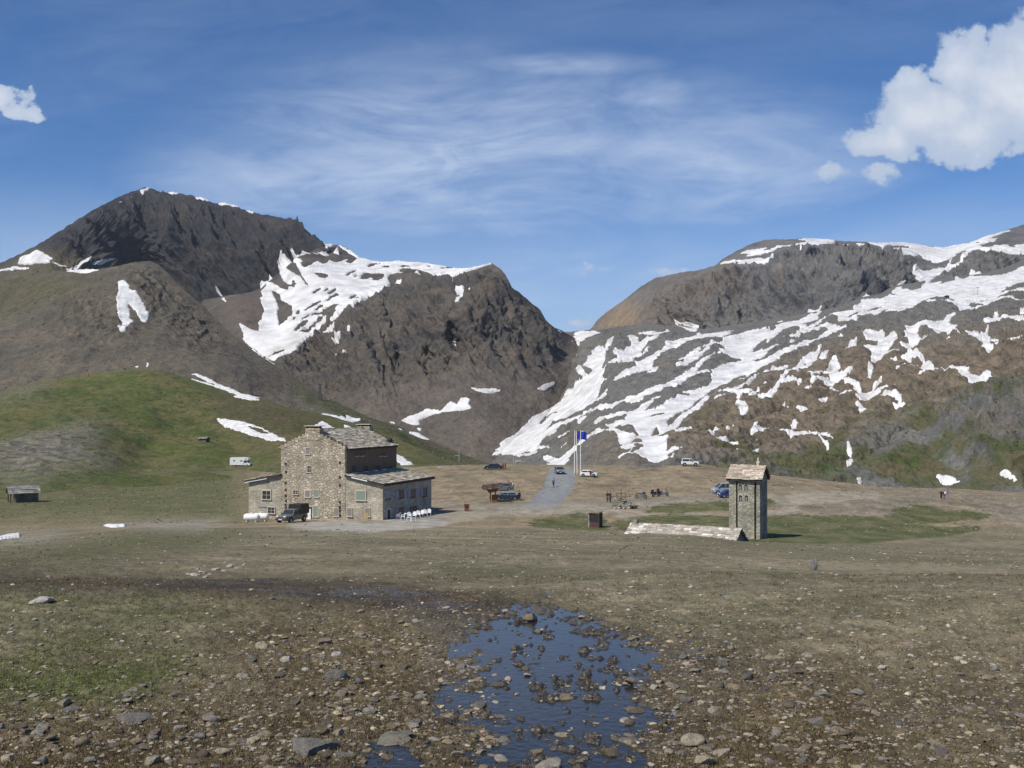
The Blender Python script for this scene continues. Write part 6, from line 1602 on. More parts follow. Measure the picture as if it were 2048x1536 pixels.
def ring(x, z0, z1, w0, w1, r=.3):
    """car cross-section: sill half width w0, shoulder half width w1"""
    h = z1-z0; y = []
    pts = [(-w0*.92, z0), (-w0, z0+.12*h), (-(w0*.3+w1*.7)*1.0, z0+.62*h), (-w1, z0+.88*h), (-w1*.86, z1), (w1*.86, z1), (w1, z0+.88*h), ((w0*.3+w1*.7), z0+.62*h), (w0, z0+.12*h), (w0*.92, z0)]
    return [(x, a, b) for a, b in pts]
def make_car(loc, rz, label, mat, Ln=4.1, Wd=1.7, Ht=1.45, hood=.92, belt=.95, xw=(1.15, .55), xr=(-1.25, -1.7), roofm=None, wheel=.31, clear=.22, xf=None, group='cars parked on the pass', door_open=False, nose=.72, tailz=None, pillar=0.0, nwin=2, cat='car'):
    k = empty('parked_car', loc, rz, label, cat, group)
    h = Ln/2; w = Wd/2; tailz = tailz or belt
    x1, x2 = xw; x3, x4 = xr          # windscreen base / top, rear window top / base
    B = MB(); B.loft([ring(-h, clear+.15, tailz-.12, w*.84, w*.82), ring(-h+.10, clear+.04, tailz-.02, w*.93, w*.9), ring(-h+.5, clear, tailz, w*.98, w*.95), ring(x4, clear, max(tailz, belt), w, w*.96), ring(0, clear, belt, w, w*.97), ring(x1, clear, belt-.01, w, w*.96), ring(x1+(h-x1)*.55, clear, hood-.02, w*.98, w*.92), ring(h-.14, clear+.02, nose+.04, w*.93, w*.84), ring(h, clear+.14, nose-.10, w*.82, w*.76)])
    body = B.build('body', mat, k); body.data.polygons.foreach_set('use_smooth', np.ones(len(body.data.polygons), bool)); body.data.set_sharp_from_angle(angle=R(35))
    wt = w*.80; wb = w*.93
    C = MB()
    def cr(x, z0, z1, a, b): return [(x, -a, z0), (x, -b, z1-.05), (x, -b*.86, z1), (x, b*.86, z1), (x, b, z1-.05), (x, a, z0)]
    def cs(x, zt):
        f = (zt-belt)/(Ht-belt); return wb+(wt-wb)*f
    xm = (x2+x3)/2
    C.loft([cr(x4, belt-.03, belt+.02, wb, wb*.98), cr(x3, belt-.03, Ht-.02, wb, wt), cr(xm, belt-.03, Ht, wb, wt), cr(x2, belt-.03, Ht-.02, wb, wt), cr(x1, belt-.03, belt+.02, wb, wb*.98)])
    cab = C.build('cabin', roofm or mat, k)
    g0, g1 = belt+.05, Ht-.11
    def fr(z): return (z-belt)/(Ht-belt)
    def Y(z): return wb+(wt-wb)*fr(z)+.012
    xf_ = lambda z: x1+(x2-x1)*fr(z); xb_ = lambda z: x4+(x3-x4)*fr(z)
    for s in (-1, 1):
        cuts = [xb_(g0)+.12] + ([-.15] if nwin == 2 else [-.55, .35] if nwin == 3 else []) + [xf_(g0)-.16]
        for i in range(len(cuts)-1):
            a, b = cuts[i], cuts[i+1]
            lo0, lo1 = a+.05, b-.05
            t0 = max(lo0, xb_(g1)+.12); t1 = min(lo1, xf_(g1)-.10)
            MB().prism([(lo0, s*Y(g0), g0), (lo1, s*Y(g0), g0), (t1, s*Y(g1), g1), (t0, s*Y(g1), g1)], (0, s*.012, 0)).build('side_window', M_glass, k)
    ww = wb*.88
    MB().prism([(x1-.03, -ww, belt+.05), (x1-.03, ww, belt+.05), (xf_(g1)+.025, ww*.86, g1), (xf_(g1)+.025, -ww*.86, g1)], (.02, 0, .012)).build('windscreen', M_glass, k)
    MB().prism([(xb_(g0)-.02, -ww*.95, g0), (xb_(g0)-.02, ww*.95, g0), (xb_(g1)-.02, ww*.82, g1), (xb_(g1)-.02, -ww*.82, g1)], (-.02, 0, .01)).build('rear_window', M_glass, k)
    ax = Ln*.305
    for x in (ax, -ax):
        for s in (-1, 1):
            t = MB().tube((x, s*(w-.20), wheel), (x, s*(w+.015), wheel), wheel, wheel, 18).build('wheel', M_tyre, k)
            MB().tube((x, s*(w+.0), wheel), (x, s*(w+.03), wheel), wheel*.6, wheel*.55, 14).build('rim', M_rim, t)
            MB().prism([(x+(wheel+.07)*math.cos(a), s*(w*.985), max(clear, wheel+(wheel+.07)*math.sin(a))) for a in [math.pi*i/10 for i in range(11)]], (0, s*.018, 0)).build('wheel_arch', M_blk, k)
    for s in (-1, 1):
        MB().ball((h-.10, s*w*.60, nose-.04), (.09, .20, .09), 2).build('headlight', M_lamp, k, smooth=True)
        MB().box((-h-.01, s*w*.62-.14, tailz-.32), (-h+.10, s*w*.62+.14, tailz-.14)).build('tail_light', M_tail, k)
        MB().box((x1-.35, s*(wb+.0), belt+.03), (x1-.15, s*(wb+.17), belt+.16), bev=.02).build('mirror', M_blk, k)
    MB().box((h-.12, -w*.86, clear+.10), (h+.05, w*.86, clear+.26), bev=.03).build('bumper', M_blk, k); MB().box((-h-.05, -w*.86, clear+.12), (-h+.12, w*.86, clear+.28), bev=.03).build('bumper', M_blk, k)
    MB().box((h+.05, -.26, clear+.13), (h+.065, .26, clear+.24)).build('number_plate', M_plate, k); MB().box((-h-.065, -.26, clear+.36), (-h-.04, .26, clear+.47)).build('number_plate', M_plate, k)
    MB().box((h-.08, -w*.4, nose-.20), (h+.012, w*.4, nose-.10)).build('grille', M_blk, k)
    return k
def gp(px, D, dz=0.0): v = at(px, D); v.z += dz; return v
make_car(gp(986, 241), R(183), 'dark car at the far edge of the gravel with red clad people at its tail', P_dark, 4.3, 1.7, 1.42)
make_car(gp(1004, 193), R(186), 'dark grey car parked behind the roofed map board', P_grey, 4.2, 1.7, 1.42)
make_car(gp(1013, 170.5), R(184), 'dark blue car with a silver roof right of the map board', P_night, 4.3, 1.7, 1.40, roofm=P_silver)
make_car(gp(1118.5, 232), R(-84), 'grey blue car coming up the road, seen from the front', P_grey, 4.2, 1.85, 1.55, belt=1.0, hood=.95)
hb = make_car(gp(1178, 226), R(-14), 'white hatchback with its front door open by the flagpoles', P_white, 3.75, 1.62, 1.42, xr=(-1.35, -1.65))
M1 = Matrix.Translation((.62, -.80, 0)) @ Matrix.Rotation(R(-62), 4, 'Z')
d_ = MB().box((-.95, -.03, .30), (0, .03, .95), M1, .02).build('open_door', P_white, hb); MB().box((-.86, -.02, .98), (-.08, .02, 1.34), M1).build('pane', M_glass, d_)
suv = make_car(gp(1379.5, 251), R(-4), 'white off road car with spare wheel on the far dirt bank', P_white, 4.25, 1.78, 1.80, hood=1.12, belt=1.14, xw=(.75, .35), xr=(-1.85, -1.98), wheel=.40, clear=.42, nose=1.06)
sp_ = MB().tube((-2.14, 0, 1.05), (-2.34, 0, 1.05), .36, .36, 18).build('spare_wheel', M_tyre, suv)
make_car(gp(1447, 181), R(187), 'silver blue van with a sloping nose half hidden by the tower', P_silver, 4.1, 1.7, 1.86, hood=1.05, belt=1.05, xw=(1.35, .45), xr=(-1.85, -1.98), nose=.80)
make_car(gp(1460, 171.5), R(186), 'blue car in front of the van, mostly behind the tower', P_blue, 4.0, 1.65, 1.42)
# pickup with a dark canvas canopy
pk = make_car(gp(583.5, 132.4), R(-112), 'dark pickup with black canvas canopy parked before the lodge gable', P_olive, 4.9, 1.82, 1.72, hood=1.05, belt=1.08, xw=(.95, .45), xr=(-.55, -.65), wheel=.39, clear=.40, nose=.98, tailz=1.05, nwin=1, cat='pickup')
m = MB(); m.loft([[(x, -.93, 1.0), (x, -.95, 1.75), (x, -.82, 2.22), (x, .82, 2.22), (x, .95, 1.75), (x, .93, 1.0)] for x in (-2.55, -1.6, -.62)]); m.build('canopy', M_blk, pk)
# motorhome on the track across the hill
p = on_layer('hill', 481, 932)
mh = empty('motorhome', (p.x, p.y, p.z-.1), R(-8), 'white motorhome on the track across the green hill', 'motorhome')
m = MB(); m.prism([(-3.2, -1.1, .5), (1.35, -1.1, .5), (1.35, -1.1, 1.75), (1.55, -1.1, 1.95), (2.75, -1.1, 2.0), (2.95, -1.1, 2.35), (2.5, -1.1, 2.88), (.9, -1.1, 2.95), (-3.0, -1.1, 2.85), (-3.2, -1.1, 2.5)], (0, 2.2, 0)); m.build('coach_body', P_white, mh)
m = MB(); m.prism([(1.352, -.95, .4), (3.3, -.95, .4), (3.35, -.95, .95), (2.7, -.95, 1.2), (2.1, -.95, 1.9), (1.352, -.95, 1.9)], (0, 1.9, 0)); m.build('cab', P_white, mh)
MB().prism([(1.45, -.975, 1.25), (2.55, -.975, 1.2), (2.1, -.975, 1.82), (1.45, -.975, 1.82)], (0, .02, 0)).build('side_window', M_glass, mh)
MB().prism([(2.72, -.85, 1.22), (2.72, .85, 1.22), (2.14, .8, 1.88), (2.14, -.8, 1.88)], (.02, 0, .02)).build('windscreen', M_glass, mh)
for x0, x1, z0, z1, mt in ((.15, 1.0, 1.65, 1.95, M_glass), (-2.1, -1.45, 1.6, 2.1, M_shut), (1.75, 2.35, 2.25, 2.5, M_glass)): MB().box((x0, -1.125, z0), (x1, -1.10, z1)).build('side_window', mt, mh)
for x in (2.35, -1.9):
    for s in (-1, 1):
        t = MB().tube((x, s*.75, .36), (x, s*1.0, .36), .36, n=14).build('wheel', M_tyre, mh); MB().tube((x, s*1.0, .36), (x, s*1.03, .36), .2, n=12).build('rim', M_rim, t)

# motorcycles
def make_bike(loc, rz, label, tank, case=False):
    k = empty('motorcycle', loc, rz, label, 'motorcycle', 'touring motorcycles parked by the cairn')
    for x in (.72, -.70):
        m = MB(); 
        for i in range(18):
            a = 2*math.pi*i/18; b = 2*math.pi*(i+1)/18
            m.tube((x+.27*math.cos(a), 0, .31+.27*math.sin(a)), (x+.27*math.cos(b), 0, .31+.27*math.sin(b)), .055, n=6, cap=False)
        t = m.build('wheel', M_tyre, k); MB().tube((x, -.04, .31), (x, .04, .31), .19, n=14).build('rim', M_rim, t)
    MB().box((-.22, -.19, .25), (.30, .19, .62), bev=.05).build('engine', M_rim, k)
    MB().loft([[(x, -w, z0), (x, -w*1.05, (z0+z1)/2), (x, -w*.7, z1), (x, w*.7, z1), (x, w*1.05, (z0+z1)/2), (x, w, z0)] for x, w, z0, z1 in ((-.02, .10, .68, .84), (.12, .16, .66, .96), (.32, .17, .66, .99), (.48, .10, .70, .92))]).build('fuel_tank', tank, k, smooth=True)
    MB().loft([[(x, -w, z-.1), (x, -w, z), (x, w, z), (x, w, z-.1)] for x, w, z in ((-.85, .09, .95), (-.6, .15, .88), (-.25, .15, .80), (.02, .12, .82))]).build('seat', M_blk, k)
    for s in (-1, 1): MB().tube((.72, s*.09, .31), (.45, s*.09, 1.0), .03, n=7).build('fork', M_rim, k)
    MB().loft([[(x, -w, z0), (x, -w, z1), (x, w, z1), (x, w, z0)] for x, w, z0, z1 in ((.42, .21, .72, 1.02), (.58, .20, .70, 1.05), (.76, .10, .78, .98))]).build('fairing', tank, k)
    MB().prism([(.60, -.17, 1.03), (.60, .17, 1.03), (.42, .13, 1.34), (.42, -.13, 1.34)], (.015, 0, .01)).build('windscreen', M_glass, k)
    hb_ = MB().tube((.40, -.38, 1.06), (.46, 0, 1.04), .018, n=6).tube((.46, 0, 1.04), (.40, .38, 1.06), .018, n=6).build('handlebar', M_blk, k)
    MB().ball((.77, 0, .90), (.04, .09, .08), 2).build('headlight', M_lamp, k, smooth=True)
    MB().tube((-.1, -.2, .32), (-.85, -.24, .42), .05, .06, 8).build('exhaust', M_rim, k)
    MB().box((-.95, -.06, .55), (-.82, .06, .68)).build('tail_light', M_tail, k)
    if case:
        for s in (-1, 1): MB().box((-.95, s*.33-.11, .50), (-.42, s*.33+.11, .88), bev=.04).build('pannier', M_blk, k)
        MB().box((-1.05, -.2, .92), (-.68, .2, 1.22), bev=.05).build('top_case', M_blk, k)
    MB().tube((.0, .15, .3), (-.1, .35, .0), .018, n=6).build('side_stand', M_rim, k)
    return k
P_bikeb = paint('blue_bike_paint', (.03, .05, .16)); P_biker = paint('maroon_bike_paint', (.10, .015, .02)); P_bikew = paint('silver_bike_paint', (.30, .32, .36))
make_bike(gp(1282, 174), R(10), 'dark blue motorcycle parked nearest the cairn', P_bikeb); make_bike(gp(1312, 177), R(40), 'maroon and black motorcycle, left of the right hand pair', P_biker, True); make_bike(gp(1326, 177.5), R(14), 'silver motorcycle with top case, right of the pair', P_bikew, True)

# ------------------------------------------------------------------ people
M_skin = plain('skin', (.45, .27, .19), .6, var=.06); M_hair = plain('brown_hair', (.05, .03, .02), .7)
CL = {}
def cloth(n, c):
    if n not in CL: CL[n] = plain(n, c, .85, var=.25, scale=9)
    return CL[n]
def skin_obj(name, verts, edges, radii, mat, parent=None, root=0):
    me = bpy.data.meshes.new(name); me.from_pydata(verts, edges, []); me.materials.append(mat)
    o = bpy.data.objects.new(name, me); COL.objects.link(o)
    if parent: o.parent = parent
    md = o.modifiers.new('skin', 'SKIN'); md.use_smooth_shade = True
    if not me.skin_vertices: 
        for _ in (0,): pass
    sv = me.skin_vertices[0].data if me.skin_vertices else None
    if sv is None: return o
    for i, r in enumerate(radii): sv[i].radius = r if isinstance(r, tuple) else (r, r); sv[i].use_root = (i == root)
    s = o.modifiers.new('sub', 'SUBSURF'); s.levels = 1; s.render_levels = 1
    return o
def new_skin_mesh(name, verts, edges, radii, mat, parent=None, root=0):
    """skin layer needs the operator free route: build with bmesh skin layer"""
    bm = bmesh.new(); lay = bm.verts.layers.skin.verify()
    vs = [bm.verts.new(v) for v in verts]
    for a, b in edges: bm.edges.new((vs[a], vs[b]))
    for i, (v, r) in enumerate(zip(vs, radii)):
        r = r if isinstance(r, tuple) else (r, r); v[lay].radius = r; v[lay].use_root = (i == root)
    me = bpy.data.meshes.new(name); bm.to_mesh(me); bm.free(); me.materials.append(mat)
    o = bpy.data.objects.new(name, me); COL.objects.link(o)
    if parent: o.parent = parent
    md = o.modifiers.new('skin', 'SKIN'); md.use_smooth_shade = True
    s = o.modifiers.new('sub', 'SUBSURF'); s.levels = 1; s.render_levels = 1
    return o
def make_person(loc, rz, label, top, legs, hgt_=1.75, stride=0.0, arms=((.0, .0), (.0, .0)), hair=None, bend=0.0, group=None, pack=None):
    """faces local +x; arms: forward swing and outward spread for each side"""
    k = hgt_/1.75
    hip = Vector((0, 0, .93)); chest = Vector((bend*.25, 0, 1.30)); neck = Vector((bend*.40, 0, 1.48)); head = Vector((bend*.45+.02, 0, 1.62)); crown = Vector((bend*.46+.01, 0, 1.72))
    V = [hip, Vector((bend*.12, 0, 1.10)), chest, neck, head, crown]; E = [(0, 1), (1, 2), (2, 3), (3, 4), (4, 5)]; RR = [(.13, .16), (.11, .14), (.12, .18), (.055, .055), (.088, .078), (.06, .055)]
    LEG = []; ARM = []
    for s in (-1, 1):
        f = stride*s
        hj = hip+Vector((0, s*.10, -.06)); kn = Vector((f*.55+.03, s*.11, .50)); an = Vector((f*1.0-.03-abs(f)*.2, s*.11, .09)); toe = an+Vector((.17, s*.03, -.055))
        b = len(V); V += [hj, kn, an, toe]; E += [(0, b), (b, b+1), (b+1, b+2), (b+2, b+3)]; RR += [.095, .062, .046, .038]; LEG.append((hj, kn, an, toe))
        sw, sp2 = arms[0 if s < 0 else 1]
        sh = chest+Vector((0, s*.19, .10)); el = sh+Vector((math.sin(sw)*.28, s*(.05+sp2*.2), -math.cos(sw)*.28)); wr = el+Vector((math.sin(sw+.25+abs(sw)*.5)*.25, s*sp2*.1, -math.cos(sw+.25+abs(sw)*.5)*.25)); d = (wr-el).normalized(); pm = wr+d*.07
        b = len(V); V += [sh, el, wr, pm]; E += [(2, b), (b, b+1), (b+1, b+2), (b+2, b+3)]; RR += [.062, .045, .032, .036]; ARM.append((sh, el, wr, pm))
        for q, ln in ((-1.5, .07), (-.5, .085), (.5, .08), (1.5, .065)):
            f1 = pm+d*ln*.55+Vector((0, 0, 0))+Vector((q*.018, 0, .0)); f2 = pm+d*ln+Vector((q*.02+.012, -s*.01, 0)); c = len(V); V += [f1, f2]; E += [(b+3, c), (c, c+1)]; RR += [.0095, .008]
        th = wr+d*.03+Vector((.045, -s*.015, 0)); c = len(V); V += [th]; E += [(b+2, c)]; RR += [.010]
    V = [v*k for v in V]; RR = [tuple(x*k for x in r) if isinstance(r, tuple) else r*k for r in RR]
    o = new_skin_mesh('person', [v[:] for v in V], E, RR, M_skin); o.location = loc; o.rotation_euler = (0, 0, rz)
    tag(o, label, 'person', group)
    # jacket
    v = [hip+Vector((0, 0, -.06)), hip+Vector((bend*.1, 0, .17)), chest, neck+Vector((0, 0, -.05))]; e = [(0, 1), (1, 2), (2, 3)]; r = [(.15, .185), (.14, .17), (.15, .21), (.075, .085)]
    for a in ARM:
        b = len(v); v += [a[0], a[1], a[2]-(a[2]-a[1])*.08]; e += [(2, b), (b, b+1), (b+1, b+2)]; r += [.085, .066, .052]
    new_skin_mesh('jacket', [(x*k)[:] for x in v], e, [tuple(y*k for y in q) if isinstance(q, tuple) else q*k for q in r], top, o)
    v = [hip]; e = []; r = [(.145, .175)]
    for a in LEG:
        b = len(v); v += [a[0], a[1], a[2]+Vector((0, 0, .03))]; e += [(0, b), (b, b+1), (b+1, b+2)]; r += [.115, .085, .070]
    new_skin_mesh('trousers', [(x*k)[:] for x in v], e, [tuple(y*k for y in q) if isinstance(q, tuple) else q*k for q in r], legs, o)
    for a in LEG: new_skin_mesh('shoe', [((a[2]+Vector((-.05, 0, -.045)))*k)[:], ((a[3]+Vector((0, 0, -.005)))*k)[:]], [(0, 1)], [.05*k, .045*k], M_blk, o)
    MB().ball(((head.x-.02)*k, 0, (head.z+.045)*k), (.112*k, .092*k, .10*k), 2).build('hair', hair or M_hair, o, smooth=True)
    MB().ball(((head.x+.088)*k, 0, (head.z-.005)*k), (.022*k, .014*k, .022*k), 1).build('nose', M_skin, o)
    for s in (-1, 1): MB().ball(((head.x+.076)*k, s*.032*k, (head.z+.022)*k), (.010*k, .013*k, .010*k), 1).build('eye', M_blk, o)
    for s in (-1, 1): MB().ball((head.x*k, s*.085*k, (head.z)*k), (.02*k, .012*k, .032*k), 1).build('ear', M_skin, o)
    MB().box(((head.x+.070)*k, -.025*k, (head.z-.052)*k), ((head.x+.084)*k, .025*k, (head.z-.042)*k)).build('mouth', M_redsill, o)
    if pack: MB().box((-.34*k, -.16*k, .98*k), (-.13*k, .16*k, 1.45*k), bev=.05).build('backpack', pack, o)
    return o
c_grey = cloth('grey_blue_cloth', (.12, .15, .18)); c_dark = cloth('dark_cloth', (.02, .022, .03)); c_mar = cloth('maroon_cloth', (.09, .018, .02)); c_red = cloth('red_cloth', (.32, .03, .04)); c_tan = cloth('tan_cloth', (.30, .17, .10)); c_wht = cloth('white_cloth', (.62, .60, .58)); c_navy = cloth('navy_cloth', (.025, .03, .075)); c_mid = cloth('mid_grey_cloth', (.16, .16, .17)); c_pink = cloth('faded_pink_cloth', (.42, .22, .22))
make_person(gp(1107, 203), R(250), 'person in grey blue walking along the middle of the road', c_grey, c_dark, stride=.22, arms=((-.3, .1), (.4, .1)))
make_person(gp(1214.5, 166), R(-60), 'biker in maroon jacket and grey trousers left of the cairn', c_mar, c_mid, 1.76, arms=((.3, .1), (.5, .1)))
make_person(gp(1220.5, 165.3), R(200), 'biker in black standing right beside the maroon jacket', c_dark, c_dark, 1.84, arms=((.5, .3), (.2, .35)))
make_person(gp(1040, 169.5), R(180), 'person in navy beside the dark blue car with silver roof', c_navy, c_navy, 1.66, bend=.25, arms=((.7, .1), (.7, .1)))
make_person(gp(1017, 196), R(-80), 'person in tan jacket at the dark grey car behind the map board', c_tan, c_mid, 1.74, arms=((.3, .2), (.2, .2)))
make_person(gp(1022, 194.5), R(190), 'person in maroon and white between two others behind the map board', c_mar, c_dark, 1.72, hair=c_wht)
make_person(gp(1026.5, 194), R(170), 'person in pale top, rightmost behind the map board', c_wht, c_mar, 1.70)
make_person(gp(1006.5, 240), R(150), 'person in red bent over the tail of the far dark car', c_red, c_red, 1.70, bend=.3, arms=((1.0, .1), (.8, .1)))
make_person(gp(1010.5, 240.5), R(-20), 'person in red top and white sleeves behind the far dark car', c_red, c_mid, 1.62, arms=((1.3, .1), (1.2, .1)))
make_person(gp(1181.5, 224.2), R(-90), 'person in maroon stepping out of the white hatchback', c_mar, c_mar, 1.68, bend=.1)
make_person(gp(1882.5, 184.5), R(-75), 'hiker in a pale cap and dark clothes, left on the right hand ridge', c_dark, c_dark, 1.66, hair=c_tan)
make_person(gp(1889, 184.5), R(100), 'hiker in black with a white backpack on the right hand ridge', c_dark, c_mid, 1.62, pack=M_white)
g = at(1895, 184.3); k = empty('information_post', g, 0, 'upright reddish information post beside the two hikers', 'post'); M_pinkish = plain('faded_pink_paint', (.34, .22, .24), .7)
MB().box((-.22, -.12, -.2), (.22, .12, 1.85), bev=.03).build('body', M_pinkish, k); MB().box((-.24, -.14, 1.85), (.24, .14, 1.98)).build('cap', M_shut, k); MB().box((-.16, -.145, .9), (.16, -.12, 1.7)).build('panel', M_shut, k)
# ------------------------------------------------------------------ sun, sky, camera
SUN_EL, SUN_AZ = 50.0, 41.0           # height; degrees behind the line to the left
sdir = Vector((-math.cos(R(SUN_AZ))*math.cos(R(SUN_EL)), -math.sin(R(SUN_AZ))*math.cos(R(SUN_EL)), math.sin(R(SUN_EL))))
sl = bpy.data.lights.new('sun', 'SUN'); sl.energy = 4.2; sl.angle = R(.53); sl.color = (1.0, .935, .82)
so = bpy.data.objects.new('sun', sl); COL.objects.link(so); so.location = sdir*100
so.rotation_euler = sdir.to_track_quat('Z', 'Y').to_euler()

wd = bpy.data.worlds.new('World'); sc.world = wd; wd.use_nodes = True
nt = wd.node_tree; L = nt.links; nt.nodes.clear()
out = nd(nt, 'ShaderNodeOutputWorld'); bg = nd(nt, 'ShaderNodeBackground'); L.new(bg.outputs[0], out.inputs['Surface'])
sky = nd(nt, 'ShaderNodeTexSky', sky_type='NISHITA'); sky.sun_disc = False
sky.sun_elevation = R(SUN_EL); sky.sun_rotation = math.atan2(sdir.x, sdir.y)
sky.altitude = 2700; sky.air_density = 1.0; sky.dust_density = .6; sky.ozone_density = 1.6
SKY = .088
def math_(op, a, b=None, c=None, clamp=False):
    n = nd(nt, 'ShaderNodeMath', operation=op); n.use_clamp = clamp
    for i, v in enumerate((a, b, c)):
        if v is None: continue
        if isinstance(v, (int, float)): n.inputs[i].default_value = v
        else: L.new(v, n.inputs[i])
    return n.outputs[0]
def rng_(v, a, b, c=0.0, d=1.0, smooth=True):
    n = nd(nt, 'ShaderNodeMapRange'); n.clamp = True
    if smooth: n.interpolation_type = 'SMOOTHSTEP'
    setin(n, From_Min=a, From_Max=b, To_Min=c, To_Max=d); L.new(v, n.inputs['Value']); return n.outputs['Result']
tc = nd(nt, 'ShaderNodeTexCoord')
sp = nd(nt, 'ShaderNodeSeparateXYZ'); L.new(tc.outputs['Generated'], sp.inputs[0])
yy = math_('MAXIMUM', sp.outputs[1], .02)
ax = math_('DIVIDE', sp.outputs[0], yy); ez = math_('DIVIDE', sp.outputs[2], yy)    # bearing and elevation tangents ahead
front = rng_(sp.outputs[1], .05, .25)
def vec(x, y, z=0.0):
    n = nd(nt, 'ShaderNodeCombineXYZ')
    for i, v in enumerate((x, y, z)):
        if isinstance(v, (int, float)): n.inputs[i].default_value = v
        else: L.new(v, n.inputs[i])
    return n.outputs[0]
def noise_(v, scale, detail=8.0, rough=.55, dist=0.0):
    n = setin(nd(nt, 'ShaderNodeTexNoise'), Scale=scale, Detail=detail, Roughness=rough, Distortion=dist); L.new(v, n.inputs['Vector']); return n.outputs['Fac']
# high thin cloud: streaks drawn out sideways
th = .12
cir = noise_(vec(math_('MULTIPLY_ADD', ez, .9, math_('MULTIPLY', ax, 1.0)), math_('MULTIPLY_ADD', ax, -.35, math_('MULTIPLY', ez, 4.2)), 3.3), 3.2, 9, .62, .7)
cir2 = noise_(vec(math_('MULTIPLY', ax, 2.2), math_('MULTIPLY', ez, 7.0), 8.1), 4.0, 7, .65, 1.2)
band = math_('MULTIPLY', rng_(ez, .03, .20), rng_(ez, .40, .22))
def blob(cx, cy, rx, ry, ax_=None, ez_=None):
    dx = math_('DIVIDE', math_('SUBTRACT', ax_ or ax, cx), rx); dy = math_('DIVIDE', math_('SUBTRACT', ez_ or ez, cy), ry)
    d = math_('SQRT', math_('ADD', math_('MULTIPLY', dx, dx), math_('MULTIPLY', dy, dy)))
    return rng_(d, 1.0, 0.0)
def P2(px, py): return (px-CX)/F, (HZ-py)/F
veil = blob(*P2(930, 330), .40, .16)
veil = math_('MAXIMUM', veil, math_('MULTIPLY', blob(*P2(1400, 340), .30, .13), .8))
veil = math_('MAXIMUM', veil, math_('MULTIPLY', blob(*P2(560, 370), .22, .08), .8))
veil = math_('MAXIMUM', veil, math_('MULTIPLY', blob(*P2(1300, 200), .08, .04), .8))
veil = math_('MAXIMUM', veil, math_('MULTIPLY', blob(*P2(1120, 130), .15, .02), .8))
cn = rng_(math_('ADD', math_('MULTIPLY', cir, .65), math_('MULTIPLY', cir2, .35)), .34, .70)
cmask = math_('MAXIMUM', math_('MULTIPLY', math_('MULTIPLY_ADD', cn, .78, .24), veil), math_('MULTIPLY', cn, .11))
cmask = math_('MAXIMUM', cmask, math_('MULTIPLY', rng_(ez, .26, .05), math_('MULTIPLY_ADD', cn, .38, .46)))
# heaped cloud, upper right and left edge
cv = vec(ax, math_('MULTIPLY', ez, 1.15), 1.7)
def fluff(s, d=9, r=.6): return math_('SUBTRACT', noise_(cv, s, d, r), .5)
lump = math_('ADD', math_('MULTIPLY', fluff(11.0, 10, .62), 1.5), math_('MULTIPLY', fluff(34.0, 8, .62), .8))
wa = noise_(vec(ax, ez, 5.5), 16.0, 6, .6); wb_ = noise_(vec(ax, ez, 9.5), 16.0, 6, .6)
axw = math_('MULTIPLY_ADD', math_('SUBTRACT', wa, .5), .09, ax); ezw = math_('MULTIPLY_ADD', math_('SUBTRACT', wb_, .5), .07, ez)
def cum(px, py, rx, ry, k=1.0):
    return math_('MULTIPLY', blob(*P2(px, py), rx, ry, axw, ezw), k)
cu = cum(2030, 190, .115, .082, 1.15)
for q in ((1930, 130, .055, .055, 1.0), (1860, 230, .085, .058, 1.05), (1780, 280, .075, .034, .95), (1950, 265, .11, .045, 1.05), (2100, 120, .10, .075, 1.1), (1820, 165, .038, .035, .8),
          (10, 205, .036, .028, 1.05), (45, 225, .026, .016, .85), (-60, 200, .06, .045, 1.0), (1750, 358, .042, .022, .60), (1650, 362, .05, .020, .55), (1340, 535, .035, .012, .6), (1190, 545, .04, .012, .5), (1170, 650, .035, .012, .75), (2250, 160, .14, .09, 1.1)):
    cu = math_('MAXIMUM', cu, cum(*q))
cu = math_('MULTIPLY', cu, 1.0)
cuh = math_('MULTIPLY_ADD', lump, rng_(cu, .02, .3), cu)
cumask = rng_(cuh, .27, .56)
shade = rng_(math_('ADD', cuh, math_('MULTIPLY', fluff(9.0, 5, .5), .9)), .45, 1.75)
cc = nd(nt, 'ShaderNodeMix', data_type='RGBA'); cc.inputs['A'].default_value = (.44, .52, .66, 1); cc.inputs['B'].default_value = (.74, .76, .80, 1); L.new(shade, cc.inputs['Factor'])
sk = nd(nt, 'ShaderNodeVectorMath', operation='SCALE'); L.new(sky.outputs[0], sk.inputs[0]); sk.inputs['Scale'].default_value = SKY
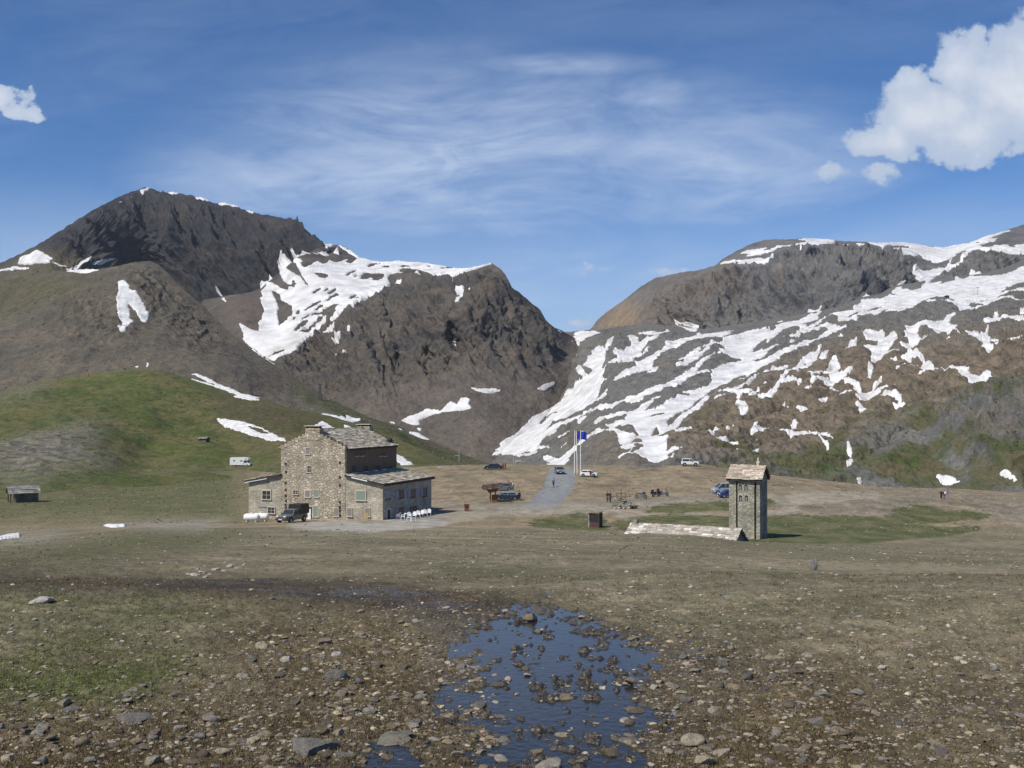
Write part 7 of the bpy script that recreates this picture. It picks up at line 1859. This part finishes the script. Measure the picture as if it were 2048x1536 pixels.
tn = nd(nt, 'ShaderNodeMix', data_type='RGBA', blend_type='MULTIPLY'); tn.inputs['Factor'].default_value = 1.0; L.new(sk.outputs[0], tn.inputs['A']); tn.inputs['B'].default_value = (.45, .79, 1.13, 1)
m1 = nd(nt, 'ShaderNodeMix', data_type='RGBA'); L.new(math_('MULTIPLY', math_('MULTIPLY', cmask, front), .88), m1.inputs['Factor']); L.new(tn.outputs['Result'], m1.inputs['A']); m1.inputs['B'].default_value = (.56, .65, .80, 1)
m2 = nd(nt, 'ShaderNodeMix', data_type='RGBA'); L.new(math_('MULTIPLY', cumask, math_('MULTIPLY', front, .94)), m2.inputs['Factor']); L.new(m1.outputs['Result'], m2.inputs['A']); L.new(cc.outputs['Result'], m2.inputs['B'])
L.new(m2.outputs['Result'], bg.inputs['Color']); bg.inputs['Strength'].default_value = 1.0
wd.cycles.sampling_method = 'MANUAL'; wd.cycles.sample_map_resolution = 512

cam = bpy.data.cameras.new('camera'); co = bpy.data.objects.new('camera', cam); COL.objects.link(co)
co.location = (0, 0, H); co.rotation_euler = (R(90), 0, 0)
cam.sensor_width = 36; cam.lens = F/2048*36
cam.shift_y = -(768-HZ)/2048.0; cam.clip_start = .1; cam.clip_end = 60000
sc.camera = co
# thin mountain air over the whole pass
ha = MB().box((-31000, -31000, -61), (31000, 31000, 420)).build('haze', bpy.data.materials.new('mountain_air')); tag(ha, 'thin pale mountain air', kind='stuff')
hm_ = ha.data.materials[0]; hm_.use_nodes = True; hnt = hm_.node_tree; hnt.nodes.clear()
ho = hnt.nodes.new('ShaderNodeOutputMaterial'); hv = hnt.nodes.new('ShaderNodeVolumePrincipled'); hnt.links.new(hv.outputs[0], ho.inputs['Volume'])
hv.inputs['Density'].default_value = .00006; hv.inputs['Color'].default_value = (.80, .88, 1.0, 1); hv.inputs['Anisotropy'].default_value = .2
sc.view_settings.view_transform = 'Standard'; sc.view_settings.look = 'None'; sc.view_settings.exposure = .20; sc.view_settings.gamma = 1
sc.render.film_transparent = False
sc.cycles.max_bounces = 5; sc.cycles.use_denoising = True
